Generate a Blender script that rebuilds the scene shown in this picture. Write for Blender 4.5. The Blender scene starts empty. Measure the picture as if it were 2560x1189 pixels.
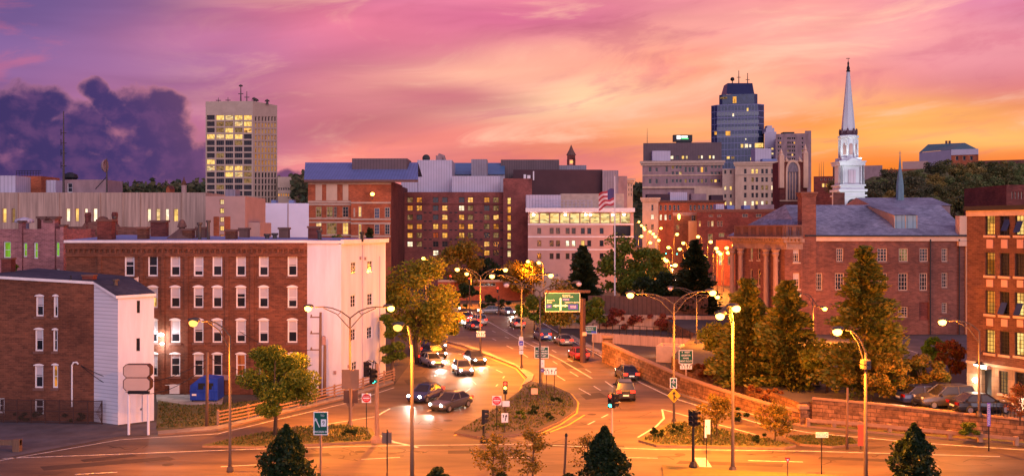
import bpy, math, random
from mathutils import Vector as V, Matrix

sc = bpy.context.scene
COL = sc.collection
R = random.Random(11)
rad = math.radians

# ---------------------------------------------------------------- camera, sky, sun, exposure
FPX, CX, HY, CAMH = 2400.0, 1280.0, 575.0, 15.5      # focal length and horizon measured in photo pixels
cam_d = bpy.data.cameras.new('camera')
cam = bpy.data.objects.new('camera', cam_d)
COL.objects.link(cam)
cam.location = (0, 0, CAMH)
cam.rotation_euler = (rad(90), 0, 0)
cam_d.sensor_width = 36
cam_d.lens = 36 * FPX / 2560
cam_d.shift_y = -(594.5 - HY) / 2560
cam_d.clip_start = 0.5
cam_d.clip_end = 8000
sc.camera = cam
sc.view_settings.view_transform = 'Standard'
sc.view_settings.look = 'None'
sc.view_settings.exposure = 0.5
sc.view_settings.gamma = 1.0
sc.cycles.use_denoising = True
try:
    sc.cycles.denoiser = 'OPENIMAGEDENOISE'
except Exception:
    pass
sc.cycles.max_bounces = 5
sc.cycles.diffuse_bounces = 3
sc.cycles.glossy_bounces = 2
sc.cycles.transmission_bounces = 3
sc.cycles.transparent_max_bounces = 6
sc.cycles.sample_clamp_indirect = 4.0
sc.cycles.caustics_reflective = False
sc.cycles.caustics_refractive = False


def s2l(v):
    v = v / 255.0
    return v / 12.92 if v <= 0.04045 else ((v + 0.055) / 1.055) ** 2.4


def rgb(r, g, b):
    return (s2l(r), s2l(g), s2l(b), 1.0)


class NT:
    """small helper for writing node trees"""
    def __init__(s, tree):
        s.t = tree
        s.t.nodes.clear()

    def new(s, kind, **kw):
        n = s.t.nodes.new(kind)
        for k, v in kw.items():
            setattr(n, k, v)
        return n

    def put(s, sock, v):
        if isinstance(v, bpy.types.NodeSocket):
            s.t.links.new(v, sock)
        elif isinstance(v, (int, float)) and sock.type == 'RGBA':
            sock.default_value = (v, v, v, 1)
        else:
            sock.default_value = v

    def m(s, op, a, b=0.0, c=None, clamp=False):
        n = s.new('ShaderNodeMath', operation=op, use_clamp=clamp)
        s.put(n.inputs[0], a)
        s.put(n.inputs[1], b)
        if c is not None:
            s.put(n.inputs[2], c)
        return n.outputs[0]

    def mix(s, f, a, b, mode='MIX'):
        n = s.new('ShaderNodeMix', data_type='RGBA', blend_type=mode)
        s.put(n.inputs[0], f)
        s.put(n.inputs[6], a)
        s.put(n.inputs[7], b)
        return n.outputs[2]

    def smooth(s, x, lo, hi, a=0.0, b=1.0):
        n = s.new('ShaderNodeMapRange', interpolation_type='SMOOTHSTEP')
        s.put(n.inputs[0], x)
        for i, v in enumerate((lo, hi, a, b)):
            n.inputs[i + 1].default_value = v
        return n.outputs[0]

    def ramp(s, x, stops, interp='LINEAR'):
        n = s.new('ShaderNodeValToRGB')
        cr = n.color_ramp
        cr.interpolation = interp
        while len(cr.elements) < len(stops):
            cr.elements.new(0.5)
        for e, (p, c) in zip(cr.elements, stops):
            e.position = p
            e.color = c
        s.put(n.inputs[0], x)
        return n.outputs[0]

    def xyz(s, x, y, z=0.0):
        n = s.new('ShaderNodeCombineXYZ')
        for i, v in enumerate((x, y, z)):
            s.put(n.inputs[i], v)
        return n.outputs[0]

    def noise(s, vec, scale, detail=4.0, rough=0.55, dist=0.0):
        n = s.new('ShaderNodeTexNoise')
        if vec is not None:
            s.put(n.inputs['Vector'], vec)
        n.inputs['Scale'].default_value = scale
        n.inputs['Detail'].default_value = detail
        n.inputs['Roughness'].default_value = rough
        n.inputs['Distortion'].default_value = dist
        return n


def AZ(px):
    return math.degrees(math.atan((px - CX) / FPX))


def EL(px, py):
    a = math.atan((px - CX) / FPX)
    return math.degrees(math.atan((HY - py) / FPX * math.cos(a)))


def make_sky():
    w = bpy.data.worlds.new('World')
    sc.world = w
    w.use_nodes = True
    n = NT(w.node_tree)
    tc = n.new('ShaderNodeTexCoord')
    sep = n.new('ShaderNodeSeparateXYZ')
    n.put(sep.inputs[0], tc.outputs['Generated'])
    x, y, z = sep.outputs
    az0 = n.m('MULTIPLY', n.m('ARCTAN2', x, y), 57.29578)
    el0 = n.m('MULTIPLY', n.m('ARCSINE', z), 57.29578)
    # wind-drawn warp of the high cloud sheet
    wv = n.xyz(n.m('MULTIPLY', az0, 0.035), n.m('MULTIPLY', el0, 0.13), 3.7)
    wn = n.noise(wv, 1.0, 3.0, 0.5)
    wsep = n.new('ShaderNodeSeparateColor')
    n.put(wsep.inputs[0], wn.outputs['Color'])
    az = n.m('ADD', az0, n.m('MULTIPLY', n.m('SUBTRACT', wsep.outputs[0], 0.5), 9.0))
    el = n.m('ADD', el0, n.m('MULTIPLY', n.m('SUBTRACT', wsep.outputs[1], 0.5), 3.6))

    def P(a):
        return (a + 180) / 360
    azn = n.m('DIVIDE', n.m('ADD', az, 180.0), 360.0)
    back = (0.60, 0.47, 0.70, 1)  # unseen sky behind the camera, brightened to fill the front walls
    low = n.ramp(azn, [(0.0, back), (P(-75), rgb(125, 90, 165)), (P(-28), rgb(164, 104, 150)), (P(-17), rgb(188, 108, 136)), (P(-9), rgb(220, 120, 122)),
                       (P(2), rgb(232, 124, 104)), (P(11), rgb(250, 152, 92)), (P(20), rgb(252, 142, 46)), (P(28), rgb(250, 130, 30)), (P(70), rgb(215, 130, 110)), (1.0, back)])
    high = n.ramp(azn, [(0.0, back), (P(-75), rgb(115, 90, 165)), (P(-26), rgb(112, 88, 142)), (P(-18), rgb(140, 98, 146)), (P(-11), rgb(194, 112, 146)), (P(0), rgb(222, 124, 148)),
                        (P(10), rgb(228, 138, 150)), (P(18), rgb(238, 152, 148)), (P(27), rgb(206, 122, 152)), (P(70), rgb(165, 120, 165)), (1.0, back)])
    c = n.mix(n.smooth(el, 2.0, 12.5), low, high)
    c = n.mix(n.smooth(el0, 14.0, 50.0), c, (0.20, 0.155, 0.36, 1))

    def blob(c, px, py, rx, ry, col, k, tilt=0.0):
        dx = n.m('SUBTRACT', az, AZ(px))
        dy = n.m('SUBTRACT', el, EL(px, py))
        if tilt:
            dy = n.m('SUBTRACT', dy, n.m('MULTIPLY', dx, tilt))
        q = n.m('ADD', n.m('POWER', n.m('ABSOLUTE', n.m('DIVIDE', dx, rx / 42.0)), 2.0), n.m('POWER', n.m('ABSOLUTE', n.m('DIVIDE', dy, ry / 42.0)), 2.0))
        f = n.m('MULTIPLY', n.m('POWER', 2.718, n.m('MULTIPLY', q, -1.0)), k, clamp=True)
        return n.mix(f, c, rgb(*col))
    for a in [(520, 70, 170, 60, (208, 120, 152), .5, .1), (880, 60, 300, 60, (232, 122, 142), .6, -.1), (560, 330, 300, 110, (190, 112, 142), .55),
              (1210, 165, 280, 46, (255, 184, 156), .85, .12), (1420, 235, 360, 70, (255, 214, 166), 1.0, .14), (1640, 140, 330, 46, (255, 176, 150), .6, .05), (1900, 330, 300, 40, (255, 176, 96), .6), (1010, 300, 300, 70, (198, 108, 122), .75),
              (1150, 225, 190, 34, (192, 104, 120), .8, -.05), (1480, 335, 260, 45, (228, 132, 96), .7), (930, 368, 230, 34, (246, 140, 122), .8, .18),
              (1180, 330, 170, 40, (222, 120, 112), .6), (1760, 175, 300, 60, (255, 148, 120), .7), (2010, 225, 260, 40, (255, 184, 146), .7, -.1),
              (1660, 75, 150, 30, (252, 168, 148), .6, .1), (1330, 45, 330, 40, (210, 102, 142), .7), (2080, 80, 380, 50, (246, 168, 156), .7, -.08),
              (2330, 250, 230, 36, (255, 178, 92), .7, -.1), (2210, 310, 200, 40, (255, 186, 96), .8, .1), (2480, 330, 200, 30, (255, 196, 108), .6),
              (2440, 130, 260, 60, (214, 138, 150), .6), (2060, 300, 120, 30, (252, 138, 62), .6), (2180, 420, 140, 30, (244, 128, 40), .7), (1700, 300, 200, 40, (255, 176, 112), .6)]:
        c = blob(c, *a)
    # cream and mauve veils
    vn = n.noise(n.xyz(n.m('MULTIPLY', az, 0.07), n.m('ADD', n.m('MULTIPLY', el, 0.30), n.m('MULTIPLY', az, -0.035)), 21.4), 1.25, 8.0, 0.62, 0.5).outputs['Fac']
    veil = n.m('MULTIPLY', n.smooth(vn, 0.50, 0.70), n.smooth(az0, -24.0, -4.0))
    c = n.mix(n.m('MULTIPLY', veil, 0.60), c, rgb(255, 196, 166))
    c = n.mix(n.m('MULTIPLY', n.smooth(vn, 0.48, 0.32), 0.42), c, rgb(196, 100, 126))
    # soft streaks along the wind
    sv = n.xyz(n.m('MULTIPLY', az, 0.05), n.m('ADD', n.m('MULTIPLY', el, 0.36), n.m('MULTIPLY', az, -0.03)), 9.1)
    sn = n.noise(sv, 1.1, 3.5, 0.5, 0.25).outputs['Fac']
    st = n.smooth(sn, 0.28, 0.72, 0.86, 1.15)
    c = n.mix(1.0, c, n.xyz(st, n.m('POWER', st, 1.1), st), 'MULTIPLY')
    # bank of dark cumulus low over the horizon
    cn = n.noise(n.xyz(az0, n.m('MULTIPLY', el0, 1.15), 1.3), 0.75, 8.0, 0.58, 0.2)
    csep = n.new('ShaderNodeSeparateColor')
    n.put(csep.inputs[0], cn.outputs['Color'])
    field = None
    lump = n.noise(n.xyz(az0, n.m('MULTIPLY', el0, 1.1), 5.2), 0.30, 2.0, 0.5).outputs['Color']
    lsep = n.new('ShaderNodeSeparateColor')
    n.put(lsep.inputs[0], lump)
    azc = n.m('ADD', az0, n.m('MULTIPLY', n.m('SUBTRACT', lsep.outputs[0], 0.5), 1.6))
    elc = n.m('ADD', el0, n.m('MULTIPLY', n.m('SUBTRACT', lsep.outputs[1], 0.5), 1.2))
    for (px, py, rx, ry) in [(55, 310, 125, 110), (110, 262, 90, 62), (-70, 290, 120, 80), (205, 335, 120, 95), (160, 410, 190, 90), (285, 262, 60, 48), (335, 285, 90, 80), (418, 280, 66, 66), (395, 345, 110, 90),
                             (300, 415, 190, 85), (462, 410, 110, 70), (240, 468, 330, 62), (510, 455, 130, 46), (246, 226, 40, 40), (715, 446, 62, 30), (690, 474, 110, 34), (-60, 440, 150, 60)]:
        dx = n.m('DIVIDE', n.m('SUBTRACT', azc, AZ(px)), rx / 44.0)
        dy = n.m('DIVIDE', n.m('SUBTRACT', elc, EL(px, py)), ry / 44.0)
        b = n.m('SUBTRACT', 1.0, n.m('ADD', n.m('MULTIPLY', dx, dx), n.m('MULTIPLY', dy, dy)), clamp=True)
        field = b if field is None else n.m('MAXIMUM', field, b)
    present = n.smooth(field, 0.0, 0.12)
    fld = n.m('ADD', field, n.m('MULTIPLY', n.m('SUBTRACT', csep.outputs[0], 0.5), 1.35))
    mask = n.m('MULTIPLY', n.smooth(fld, 0.10, 0.46), present)
    core = n.smooth(n.m('ADD', fld, n.m('MULTIPLY', n.m('SUBTRACT', csep.outputs[1], 0.5), 0.6)), 0.12, 0.75)
    ccol = n.ramp(azn, [(P(-28), rgb(62, 50, 98)), (P(-22), rgb(70, 54, 104)), (P(-18), rgb(98, 66, 104)), (P(-13), rgb(114, 70, 104))])
    edge = n.ramp(azn, [(P(-28), rgb(176, 112, 136)), (P(-18), rgb(216, 134, 136)), (P(-12), rgb(196, 110, 118))])
    ccol = n.mix(n.smooth(csep.outputs[2], 0.42, 0.66, 0.0, 0.5), ccol, rgb(116, 74, 118))
    cl = n.mix(core, n.mix(0.22, n.mix(0.65, c, edge), ccol), ccol)
    cl = n.mix(n.m('MULTIPLY', n.smooth(el0, 3.6, 1.2), 0.45), cl, rgb(112, 68, 112))
    c = n.mix(mask, c, cl)
    # below the horizon
    c = n.mix(n.smooth(el0, -0.5, -4.0), c, rgb(70, 50, 70))
    bg = n.new('ShaderNodeBackground')
    n.put(bg.inputs[0], c)
    # the unseen far half is pale lavender, brighter than a real dusk
    bg.inputs[1].default_value = 0.80
    out = n.new('ShaderNodeOutputWorld')
    n.t.links.new(bg.outputs[0], out.inputs[0])
    w.cycles.sampling_method = 'MANUAL'
    w.cycles.sample_map_resolution = 512


make_sky()
sun_fill_d = bpy.data.lights.new('sun', 'SUN')          # added soft fill for camera-side walls, on top of the twilight sky
sun_fill_d.energy = 1.2
sun_fill_d.angle = rad(60)
sun_fill_d.color = (0.93, 0.84, 1.0)
sun = bpy.data.objects.new('sun', sun_fill_d)
COL.objects.link(sun)
sun.rotation_euler = (rad(72), 0, rad(16))

# ---------------------------------------------------------------- pixel measuring helpers
def G(px, py, z=0.0):
    """ground point (height z) seen at photo pixel"""
    d = FPX * (CAMH - z) / (py - HY)
    return V(((px - CX) / FPX * d, d, z))


def D(px, py, d):
    """point at distance d seen at photo pixel"""
    return V(((px - CX) / FPX * d, d, CAMH + (HY - py) / FPX * d))


def smooth01(t):
    t = max(0.0, min(1.0, t))
    return t * t * (3 - 2 * t)


def gz(x, y):
    return 11.0 * smooth01((y - 225) / 330.0)

# ---------------------------------------------------------------- mesh building helpers
LOC = {}


class MB:
    def __init__(s):
        s.v, s.f, s.mi = [], [], []

    def face(s, pts, m=0):
        b = len(s.v)
        s.v += [V(p) for p in pts]
        s.f.append(tuple(range(b, b + len(pts))))
        s.mi.append(m)
        return s

    def box(s, lo, hi, m=0, M=None):
        x0, y0, z0 = lo
        x1, y1, z1 = hi
        p = [V(q) for q in ((x0, y0, z0), (x1, y0, z0), (x1, y1, z0), (x0, y1, z0), (x0, y0, z1), (x1, y0, z1), (x1, y1, z1), (x0, y1, z1))]
        if M is not None:
            p = [M @ q for q in p]
        b = len(s.v)
        s.v += p
        for q in ((3, 2, 1, 0), (4, 5, 6, 7), (0, 1, 5, 4), (1, 2, 6, 5), (2, 3, 7, 6), (3, 0, 4, 7)):
            s.f.append(tuple(b + i for i in q))
            s.mi.append(m)
        return s

    def prism(s, poly, z0, z1, m=0, mt=None, bottom=False):
        """poly: list of (x, y) counter-clockwise; z0/z1: number or list per corner"""
        k = len(poly)
        a = z0 if isinstance(z0, (list, tuple)) else [z0] * k
        c = z1 if isinstance(z1, (list, tuple)) else [z1] * k
        for i in range(k):
            j = (i + 1) % k
            s.face([(poly[i][0], poly[i][1], a[i]), (poly[j][0], poly[j][1], a[j]), (poly[j][0], poly[j][1], c[j]), (poly[i][0], poly[i][1], c[i])], m)
        s.face([(poly[i][0], poly[i][1], c[i]) for i in range(k)], m if mt is None else mt)
        if bottom:
            s.face([(poly[i][0], poly[i][1], a[i]) for i in reversed(range(k))], m)
        return s

    def tube(s, pts, rs, n=8, m=0, caps=True):
        pts = [V(p) for p in pts]
        if isinstance(rs, (int, float)):
            rs = [rs] * len(pts)
        rings = []
        ref = None
        for i, p in enumerate(pts):
            t = (pts[min(i + 1, len(pts) - 1)] - pts[max(i - 1, 0)])
            if t.length < 1e-9:
                t = V((0, 0, 1))
            t.normalize()
            if ref is None:
                ref = V((1, 0, 0)) if abs(t.x) < 0.8 else V((0, 1, 0))
            a = (ref - t * ref.dot(t)).normalized()
            ref = a
            b = t.cross(a)
            base = len(s.v)
            s.v += [p + (a * math.cos(2 * math.pi * k / n) + b * math.sin(2 * math.pi * k / n)) * rs[i] for k in range(n)]
            rings.append(base)
        for q in range(len(rings) - 1):
            for k in range(n):
                s.f.append((rings[q] + k, rings[q] + (k + 1) % n, rings[q + 1] + (k + 1) % n, rings[q + 1] + k))
                s.mi.append(m)
        if caps:
            s.f.append(tuple(rings[0] + k for k in reversed(range(n))))
            s.f.append(tuple(rings[-1] + k for k in range(n)))
            s.mi += [m, m]
        return s

    def lathe(s, prof, c=(0, 0, 0), n=12, m=0, axis='z', rot=0.0):
        c = V(c)
        base = len(s.v)
        for (r, h) in prof:
            for k in range(n):
                a = 2 * math.pi * k / n + rot
                if axis == 'z':
                    q = V((r * math.cos(a), r * math.sin(a), h))
                elif axis == 'x':
                    q = V((h, r * math.cos(a), r * math.sin(a)))
                else:
                    q = V((r * math.sin(a), h, r * math.cos(a)))
                s.v.append(c + q)
        for i in range(len(prof) - 1):
            for k in range(n):
                s.f.append((base + i * n + k, base + i * n + (k + 1) % n, base + (i + 1) * n + (k + 1) % n, base + (i + 1) * n + k))
                s.mi.append(m)
        s.f.append(tuple(base + k for k in reversed(range(n))))
        s.f.append(tuple(base + (len(prof) - 1) * n + k for k in range(n)))
        s.mi += [m, m]
        return s

    def build(s, name, mats, parent=None, smooth=False, **tags):
        me = bpy.data.meshes.new(name)
        off = LOC.get(parent.name, V((0, 0, 0))) if parent is not None else V((0, 0, 0))
        me.from_pydata([tuple(p - off) for p in s.v], [], s.f)
        if not isinstance(mats, (list, tuple)):
            mats = [mats]
        for q in mats:
            me.materials.append(q)
        me.polygons.foreach_set('material_index', s.mi)
        if smooth:
            me.polygons.foreach_set('use_smooth', [True] * len(s.f))
        uv = me.uv_layers.new(name='metres')
        arr = []
        vs = s.v
        for f in s.f:
            a, b, c = vs[f[0]], vs[f[1]], vs[f[2]]
            nn = (b - a).cross(c - a)
            if len(f) > 3 and nn.length < 1e-9:
                nn = (c - a).cross(vs[f[3]] - a)
            if nn.length > 0:
                nn.normalize()
            if abs(nn.z) > 0.75:
                for i in f:
                    arr += (vs[i].x, vs[i].y)
            else:
                t = V((-nn.y, nn.x, 0))
                if t.length < 1e-6:
                    t = V((1, 0, 0))
                t.normalize()
                for i in f:
                    arr += (vs[i].dot(t), vs[i].z)
        uv.data.foreach_set('uv', arr)
        me.update()
        o = bpy.data.objects.new(name, me)
        COL.objects.link(o)
        if parent is not None:
            o.parent = parent
            if parent.name in LOC:
                LOC[o.name] = off
        tag(o, **tags)
        return o


def tag(o, label=None, cat=None, group=None, kind=None):
    if label:
        o['label'] = label
    if cat:
        o['category'] = cat
    if group:
        o['group'] = group
    if kind:
        o['kind'] = kind
    return o


def thing(name, loc, label, cat, group=None, rz=0.0):
    o = bpy.data.objects.new(name, None)
    COL.objects.link(o)
    o.empty_display_size = 0.3
    o.location = loc
    o.rotation_euler = (0, 0, rz)
    LOC[o.name] = V(loc) if rz == 0 else V((0, 0, 0))
    tag(o, label, cat, group)
    return o


def copy_tree(o, parent=None):
    c = o.copy()
    COL.objects.link(c)
    if parent is not None:
        c.parent = parent
    for ch in list(o.children):
        copy_tree(ch, c)
    return c


def text(parent, s, origin, size, mat, ux=V((1, 0, 0)), uz=V((0, 0, 1)), align='CENTER', name='lettering', fat=0.0):
    """flat lettering; origin is its centre"""
    cu = bpy.data.curves.new('t', 'FONT')
    cu.body = s
    cu.size = size
    cu.align_x = align
    cu.align_y = 'CENTER'
    cu.offset = fat
    cu.resolution_u = 2
    ob = bpy.data.objects.new('t', cu)
    COL.objects.link(ob)
    bpy.context.view_layer.update()
    me = bpy.data.meshes.new_from_object(ob.evaluated_get(bpy.context.evaluated_depsgraph_get()))
    bpy.data.objects.remove(ob)
    me.name = name
    me.materials.clear()
    me.materials.append(mat)
    off = LOC.get(parent.name, V((0, 0, 0)))
    o3 = V(origin) - off
    for vv in me.vertices:
        vv.co = o3 + ux * vv.co.x + uz * vv.co.y
    o = bpy.data.objects.new(name, me)
    COL.objects.link(o)
    o.parent = parent
    return o

# ---------------------------------------------------------------- materials
MATS = {}


def pbr(name, col, rough=0.75, var=0.3, scale=0.8, stretch=(1.0, 1.0), spec=0.3, metal=0.0, col2=None, detail=4.0, kind=None, bump=0.0, coat=0.0):
    """Principled with noise-driven wear in metres-UV; kind: brick / ribs / tiles / planks / stone"""
    mt = bpy.data.materials.new(name)
    mt.use_nodes = True
    n = NT(mt.node_tree)
    p = n.new('ShaderNodeBsdfPrincipled')
    out = n.new('ShaderNodeOutputMaterial')
    n.t.links.new(p.outputs[0], out.inputs[0])
    tc = n.new('ShaderNodeTexCoord')
    uv = tc.outputs['UV']
    mp = n.new('ShaderNodeMapping')
    n.put(mp.inputs[0], uv)
    mp.inputs['Scale'].default_value = (stretch[0], stretch[1], 1)
    c1 = col if len(col) == 4 else (*col, 1)
    c2 = tuple(v * (1 - var) for v in c1[:3]) + (1,) if col2 is None else col2
    nz = n.noise(mp.outputs[0], scale, detail, 0.62)
    f = n.smooth(nz.outputs['Fac'], 0.3, 0.7)
    c = n.mix(f, c1, c2)
    h = None
    if kind in ('brick', 'stone', 'tiles', 'block'):
        bt = n.new('ShaderNodeTexBrick')
        n.put(bt.inputs['Vector'], uv)
        bw, bh, mo = {'brick': (0.44, 0.15, 0.018), 'stone': (0.9, 0.32, 0.03), 'tiles': (0.5, 0.28, 0.012), 'block': (1.6, 0.8, 0.02)}[kind]
        bt.inputs['Scale'].default_value = 1.0
        bt.inputs['Brick Width'].default_value = bw
        bt.inputs['Row Height'].default_value = bh
        bt.inputs['Mortar Size'].default_value = mo
        bt.inputs['Mortar Smooth'].default_value = 0.3
        bt.inputs['Bias'].default_value = -0.1
        bt.inputs['Color1'].default_value = (1.25, 1.2, 1.15, 1)
        bt.inputs['Color2'].default_value = (0.62, 0.6, 0.62, 1) if kind != 'stone' else (0.45, 0.43, 0.42, 1)
        bt.inputs['Mortar'].default_value = {'brick': (1.35, 1.45, 1.6, 1), 'stone': (0.35, 0.33, 0.32, 1), 'tiles': (0.5, 0.5, 0.5, 1), 'block': (0.6, 0.6, 0.6, 1)}[kind]
        c = n.mix(0.8, c, bt.outputs['Color'], 'MULTIPLY')
        h = bt.outputs['Fac']
        # large blotches of weathering
        n2 = n.noise(uv, 0.22, 5.0, 0.6)
        c = n.mix(1.0, c, n.ramp(n2.outputs['Fac'], [(0.28, (0.55, 0.55, 0.58, 1)), (0.5, (1.0, 1.0, 1.0, 1)), (0.72, (1.32, 1.27, 1.2, 1))]), 'MULTIPLY')
    elif kind in ('ribs', 'planks'):
        sx = n.new('ShaderNodeSeparateXYZ')
        n.put(sx.inputs[0], uv)
        per = 0.75 if kind == 'ribs' else 0.3
        src = sx.outputs[0] if kind == 'ribs' else sx.outputs[1]
        w = n.m('ABSOLUTE', n.m('SUBTRACT', n.m('FRACT', n.m('DIVIDE', src, per)), 0.5))
        g = n.smooth(w, 0.36, 0.46)
        c = n.mix(n.m('MULTIPLY', g, 0.55), c, tuple(v * 0.35 for v in c1[:3]) + (1,))
        h = g
    n.put(p.inputs['Base Color'], c)
    p.inputs['Roughness'].default_value = rough
    p.inputs['Metallic'].default_value = metal
    p.inputs['Specular IOR Level'].default_value = spec
    if coat:
        p.inputs['Coat Weight'].default_value = coat
        p.inputs['Coat Roughness'].default_value = 0.08
    if bump and h is not None:
        b = n.new('ShaderNodeBump')
        b.inputs['Strength'].default_value = bump
        b.inputs['Distance'].default_value = 0.03
        b.invert = True
        n.put(b.inputs['Height'], h)
        n.put(p.inputs['Normal'], b.outputs[0])
    elif bump:
        b = n.new('ShaderNodeBump')
        b.inputs['Strength'].default_value = bump
        b.inputs['Distance'].default_value = 0.05
        n.put(b.inputs['Height'], nz.outputs['Fac'])
        n.put(p.inputs['Normal'], b.outputs[0])
    MATS[name] = mt
    return mt


def emit(name, col, strength, clutter=0.0, scale=1.2, stretch=(1.0, 0.7)):
    mt = bpy.data.materials.new(name)
    mt.use_nodes = True
    n = NT(mt.node_tree)
    e = n.new('ShaderNodeEmission')
    out = n.new('ShaderNodeOutputMaterial')
    if clutter:
        tc = n.new('ShaderNodeTexCoord')
        mp = n.new('ShaderNodeMapping')
        n.put(mp.inputs[0], tc.outputs['UV'])
        mp.inputs['Scale'].default_value = (stretch[0], stretch[1], 1)
        vo = n.new('ShaderNodeTexVoronoi', distance='CHEBYCHEV')
        n.put(vo.inputs['Vector'], mp.outputs[0])
        vo.inputs['Scale'].default_value = scale
        sp = n.new('ShaderNodeSeparateColor')
        n.put(sp.inputs[0], vo.outputs['Color'])
        nz = n.noise(tc.outputs['UV'], 0.5, 3)
        f = n.m('MULTIPLY', n.m('ADD', n.m('MULTIPLY', sp.outputs[0], 0.7), n.m('MULTIPLY', nz.outputs['Fac'], 0.5)), 1.0)
        st = n.m('MULTIPLY', n.smooth(f, 0.15, 0.75, 1.0 - clutter, 1.0), strength)
        n.put(e.inputs[0], n.mix(sp.outputs[1], col, tuple(v * q for v, q in zip(col, (1.0, 0.72, 0.5))) + (1,)))
        n.put(e.inputs[1], st)
    else:
        e.inputs[0].default_value = col
        e.inputs[1].default_value = strength
    # emission only; nothing is mirrored in the glass
    n.t.links.new(e.outputs[0], out.inputs[0])
    mt.cycles.emission_sampling = 'FRONT' if strength > 3 else 'NONE'
    MATS[name] = mt
    return mt


def leafmat(name, c1, c2, c3):
    mt = bpy.data.materials.new(name)
    mt.use_nodes = True
    n = NT(mt.node_tree)
    geo = n.new('ShaderNodeNewGeometry')
    r = geo.outputs['Random Per Island']
    c = n.ramp(r, [(0.0, c1), (0.5, c2), (1.0, c3)])
    p = n.new('ShaderNodeBsdfPrincipled')
    n.put(p.inputs['Base Color'], c)
    p.inputs['Roughness'].default_value = 0.55
    p.inputs['Specular IOR Level'].default_value = 0.25
    tr = n.new('ShaderNodeBsdfTranslucent')
    n.put(tr.inputs[0], c)
    mx = n.new('ShaderNodeMixShader')
    mx.inputs[0].default_value = 0.35
    n.t.links.new(p.outputs[0], mx.inputs[1])
    n.t.links.new(tr.outputs[0], mx.inputs[2])
    out = n.new('ShaderNodeOutputMaterial')
    n.t.links.new(mx.outputs[0], out.inputs[0])
    MATS[name] = mt
    return mt


def glassmat(name, col, rough=0.06, spec=0.8):
    mt = pbr(name, col, rough, 0.5, 0.4, spec=spec)
    return mt


K = rgb
M_brick = pbr('red_brick', K(112, 68, 50), 0.9, 0.35, 1.3, (1, 2.5), kind='brick', bump=0.4)
M_brick2 = pbr('plum_brick', K(118, 76, 64), 0.9, 0.3, 1.1, (1, 2.5), kind='brick', bump=0.4)
M_brick3 = pbr('mill_brick', K(98, 66, 54), 0.9, 0.25, 1.3, (1, 2.5), kind='brick', bump=0.4)
M_brick4 = pbr('rose_brick', K(166, 108, 104), 0.9, 0.3, 1.1, (1, 2.5), kind='brick', bump=0.4)
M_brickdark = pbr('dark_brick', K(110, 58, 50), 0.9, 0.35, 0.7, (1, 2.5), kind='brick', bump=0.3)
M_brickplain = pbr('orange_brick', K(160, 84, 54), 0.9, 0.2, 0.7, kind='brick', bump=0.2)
M_brickhotel = pbr('mauve_brick', K(132, 74, 66), 0.9, 0.2, 0.5, kind='brick', bump=0.2)
M_white = pbr('white_render', K(214, 212, 222), 0.8, 0.20, 0.55, (1.8, 0.22), detail=8)
M_greyrender = pbr('grey_siding', K(206, 200, 206), 0.8, 0.10, 0.4, (0.6, 3.0), kind='planks')
M_conc = pbr('stained_concrete', K(190, 156, 138), 0.9, 0.45, 0.9, (2.4, 0.10), detail=6)
M_pink = pbr('pink_concrete', K(182, 144, 132), 0.85, 0.12, 0.4)
M_beige = pbr('beige_concrete', K(190, 160, 140), 0.8, 0.14, 0.3)
M_cream = pbr('cream_stone', K(206, 170, 142), 0.85, 0.2, 0.5, (1, 0.4))
M_greystone = pbr('grey_stone', K(160, 128, 126), 0.9, 0.3, 0.5, (1, 0.4))
M_lav = pbr('pale_panel', K(190, 176, 186), 0.6, 0.1, 0.3, kind='ribs')
M_blueroof = pbr('blue_seam_roof', K(108, 116, 158), 0.55, 0.15, 0.4, kind='ribs')
M_teal = pbr('teal_seam_roof', K(70, 112, 146), 0.5, 0.2, 0.3, (0.3, 2.0))
M_greyrib = pbr('grey_rib_metal', K(140, 128, 136), 0.6, 0.15, 0.4, kind='ribs')
M_darkrib = pbr('dark_rib_metal', K(104, 84, 86), 0.7, 0.15, 0.4, kind='ribs')
M_darkwall = pbr('brown_black_cladding', K(78, 54, 58), 0.85, 0.2, 0.2)
M_slate = pbr('slate', K(138, 138, 154), 0.7, 0.30, 1.6, (0.7, 2.2), kind='tiles', bump=0.25)
M_bluetar = pbr('tar_roof', K(126, 134, 172), 0.6, 0.25, 0.4)
M_darkroof = pbr('dark_shingle', K(70, 64, 74), 0.85, 0.3, 2.0, kind='tiles')
M_stone = pbr('granite_blocks', K(140, 104, 76), 0.95, 0.55, 2.2, kind='stone', bump=0.8)
M_cap = pbr('stone_coping', K(150, 116, 90), 0.85, 0.2, 0.8)
M_trim = pbr('painted_trim', K(224, 214, 212), 0.6, 0.12, 1.5)
M_tan = pbr('tan_trim', K(190, 160, 138), 0.8, 0.2, 1.0)
M_sill = pbr('brownstone', K(116, 82, 72), 0.9, 0.25, 1.5)
M_black = pbr('black_metal', K(34, 32, 36), 0.5, 0.3, 2.0)
M_steel = pbr('galvanised_steel', K(86, 74, 68), 0.55, 0.25, 2.0, metal=0.2)
M_bronze = pbr('brown_steel', K(72, 46, 40), 0.6, 0.25, 1.0)
M_wood = pbr('weathered_pole', K(120, 92, 74), 0.9, 0.35, 2.0, (6, 0.4))
M_rail = pbr('guard_rail_paint', K(158, 122, 96), 0.7, 0.25, 1.5)
M_bark = pbr('bark', K(92, 72, 58), 0.95, 0.4, 4.0, (4, 0.6))
M_asphalt = pbr('asphalt', (0.13, 0.088, 0.058), 0.6, 0.62, 0.5, (0.22, 0.9), spec=0.35, detail=12, bump=0.15)
M_kerb = pbr('granite_kerb', K(136, 108, 90), .9, .3, 2.0)
M_patch = pbr('asphalt_patch', (0.05, 0.037, 0.03), 0.7, 0.3, 1.2, detail=8)
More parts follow.
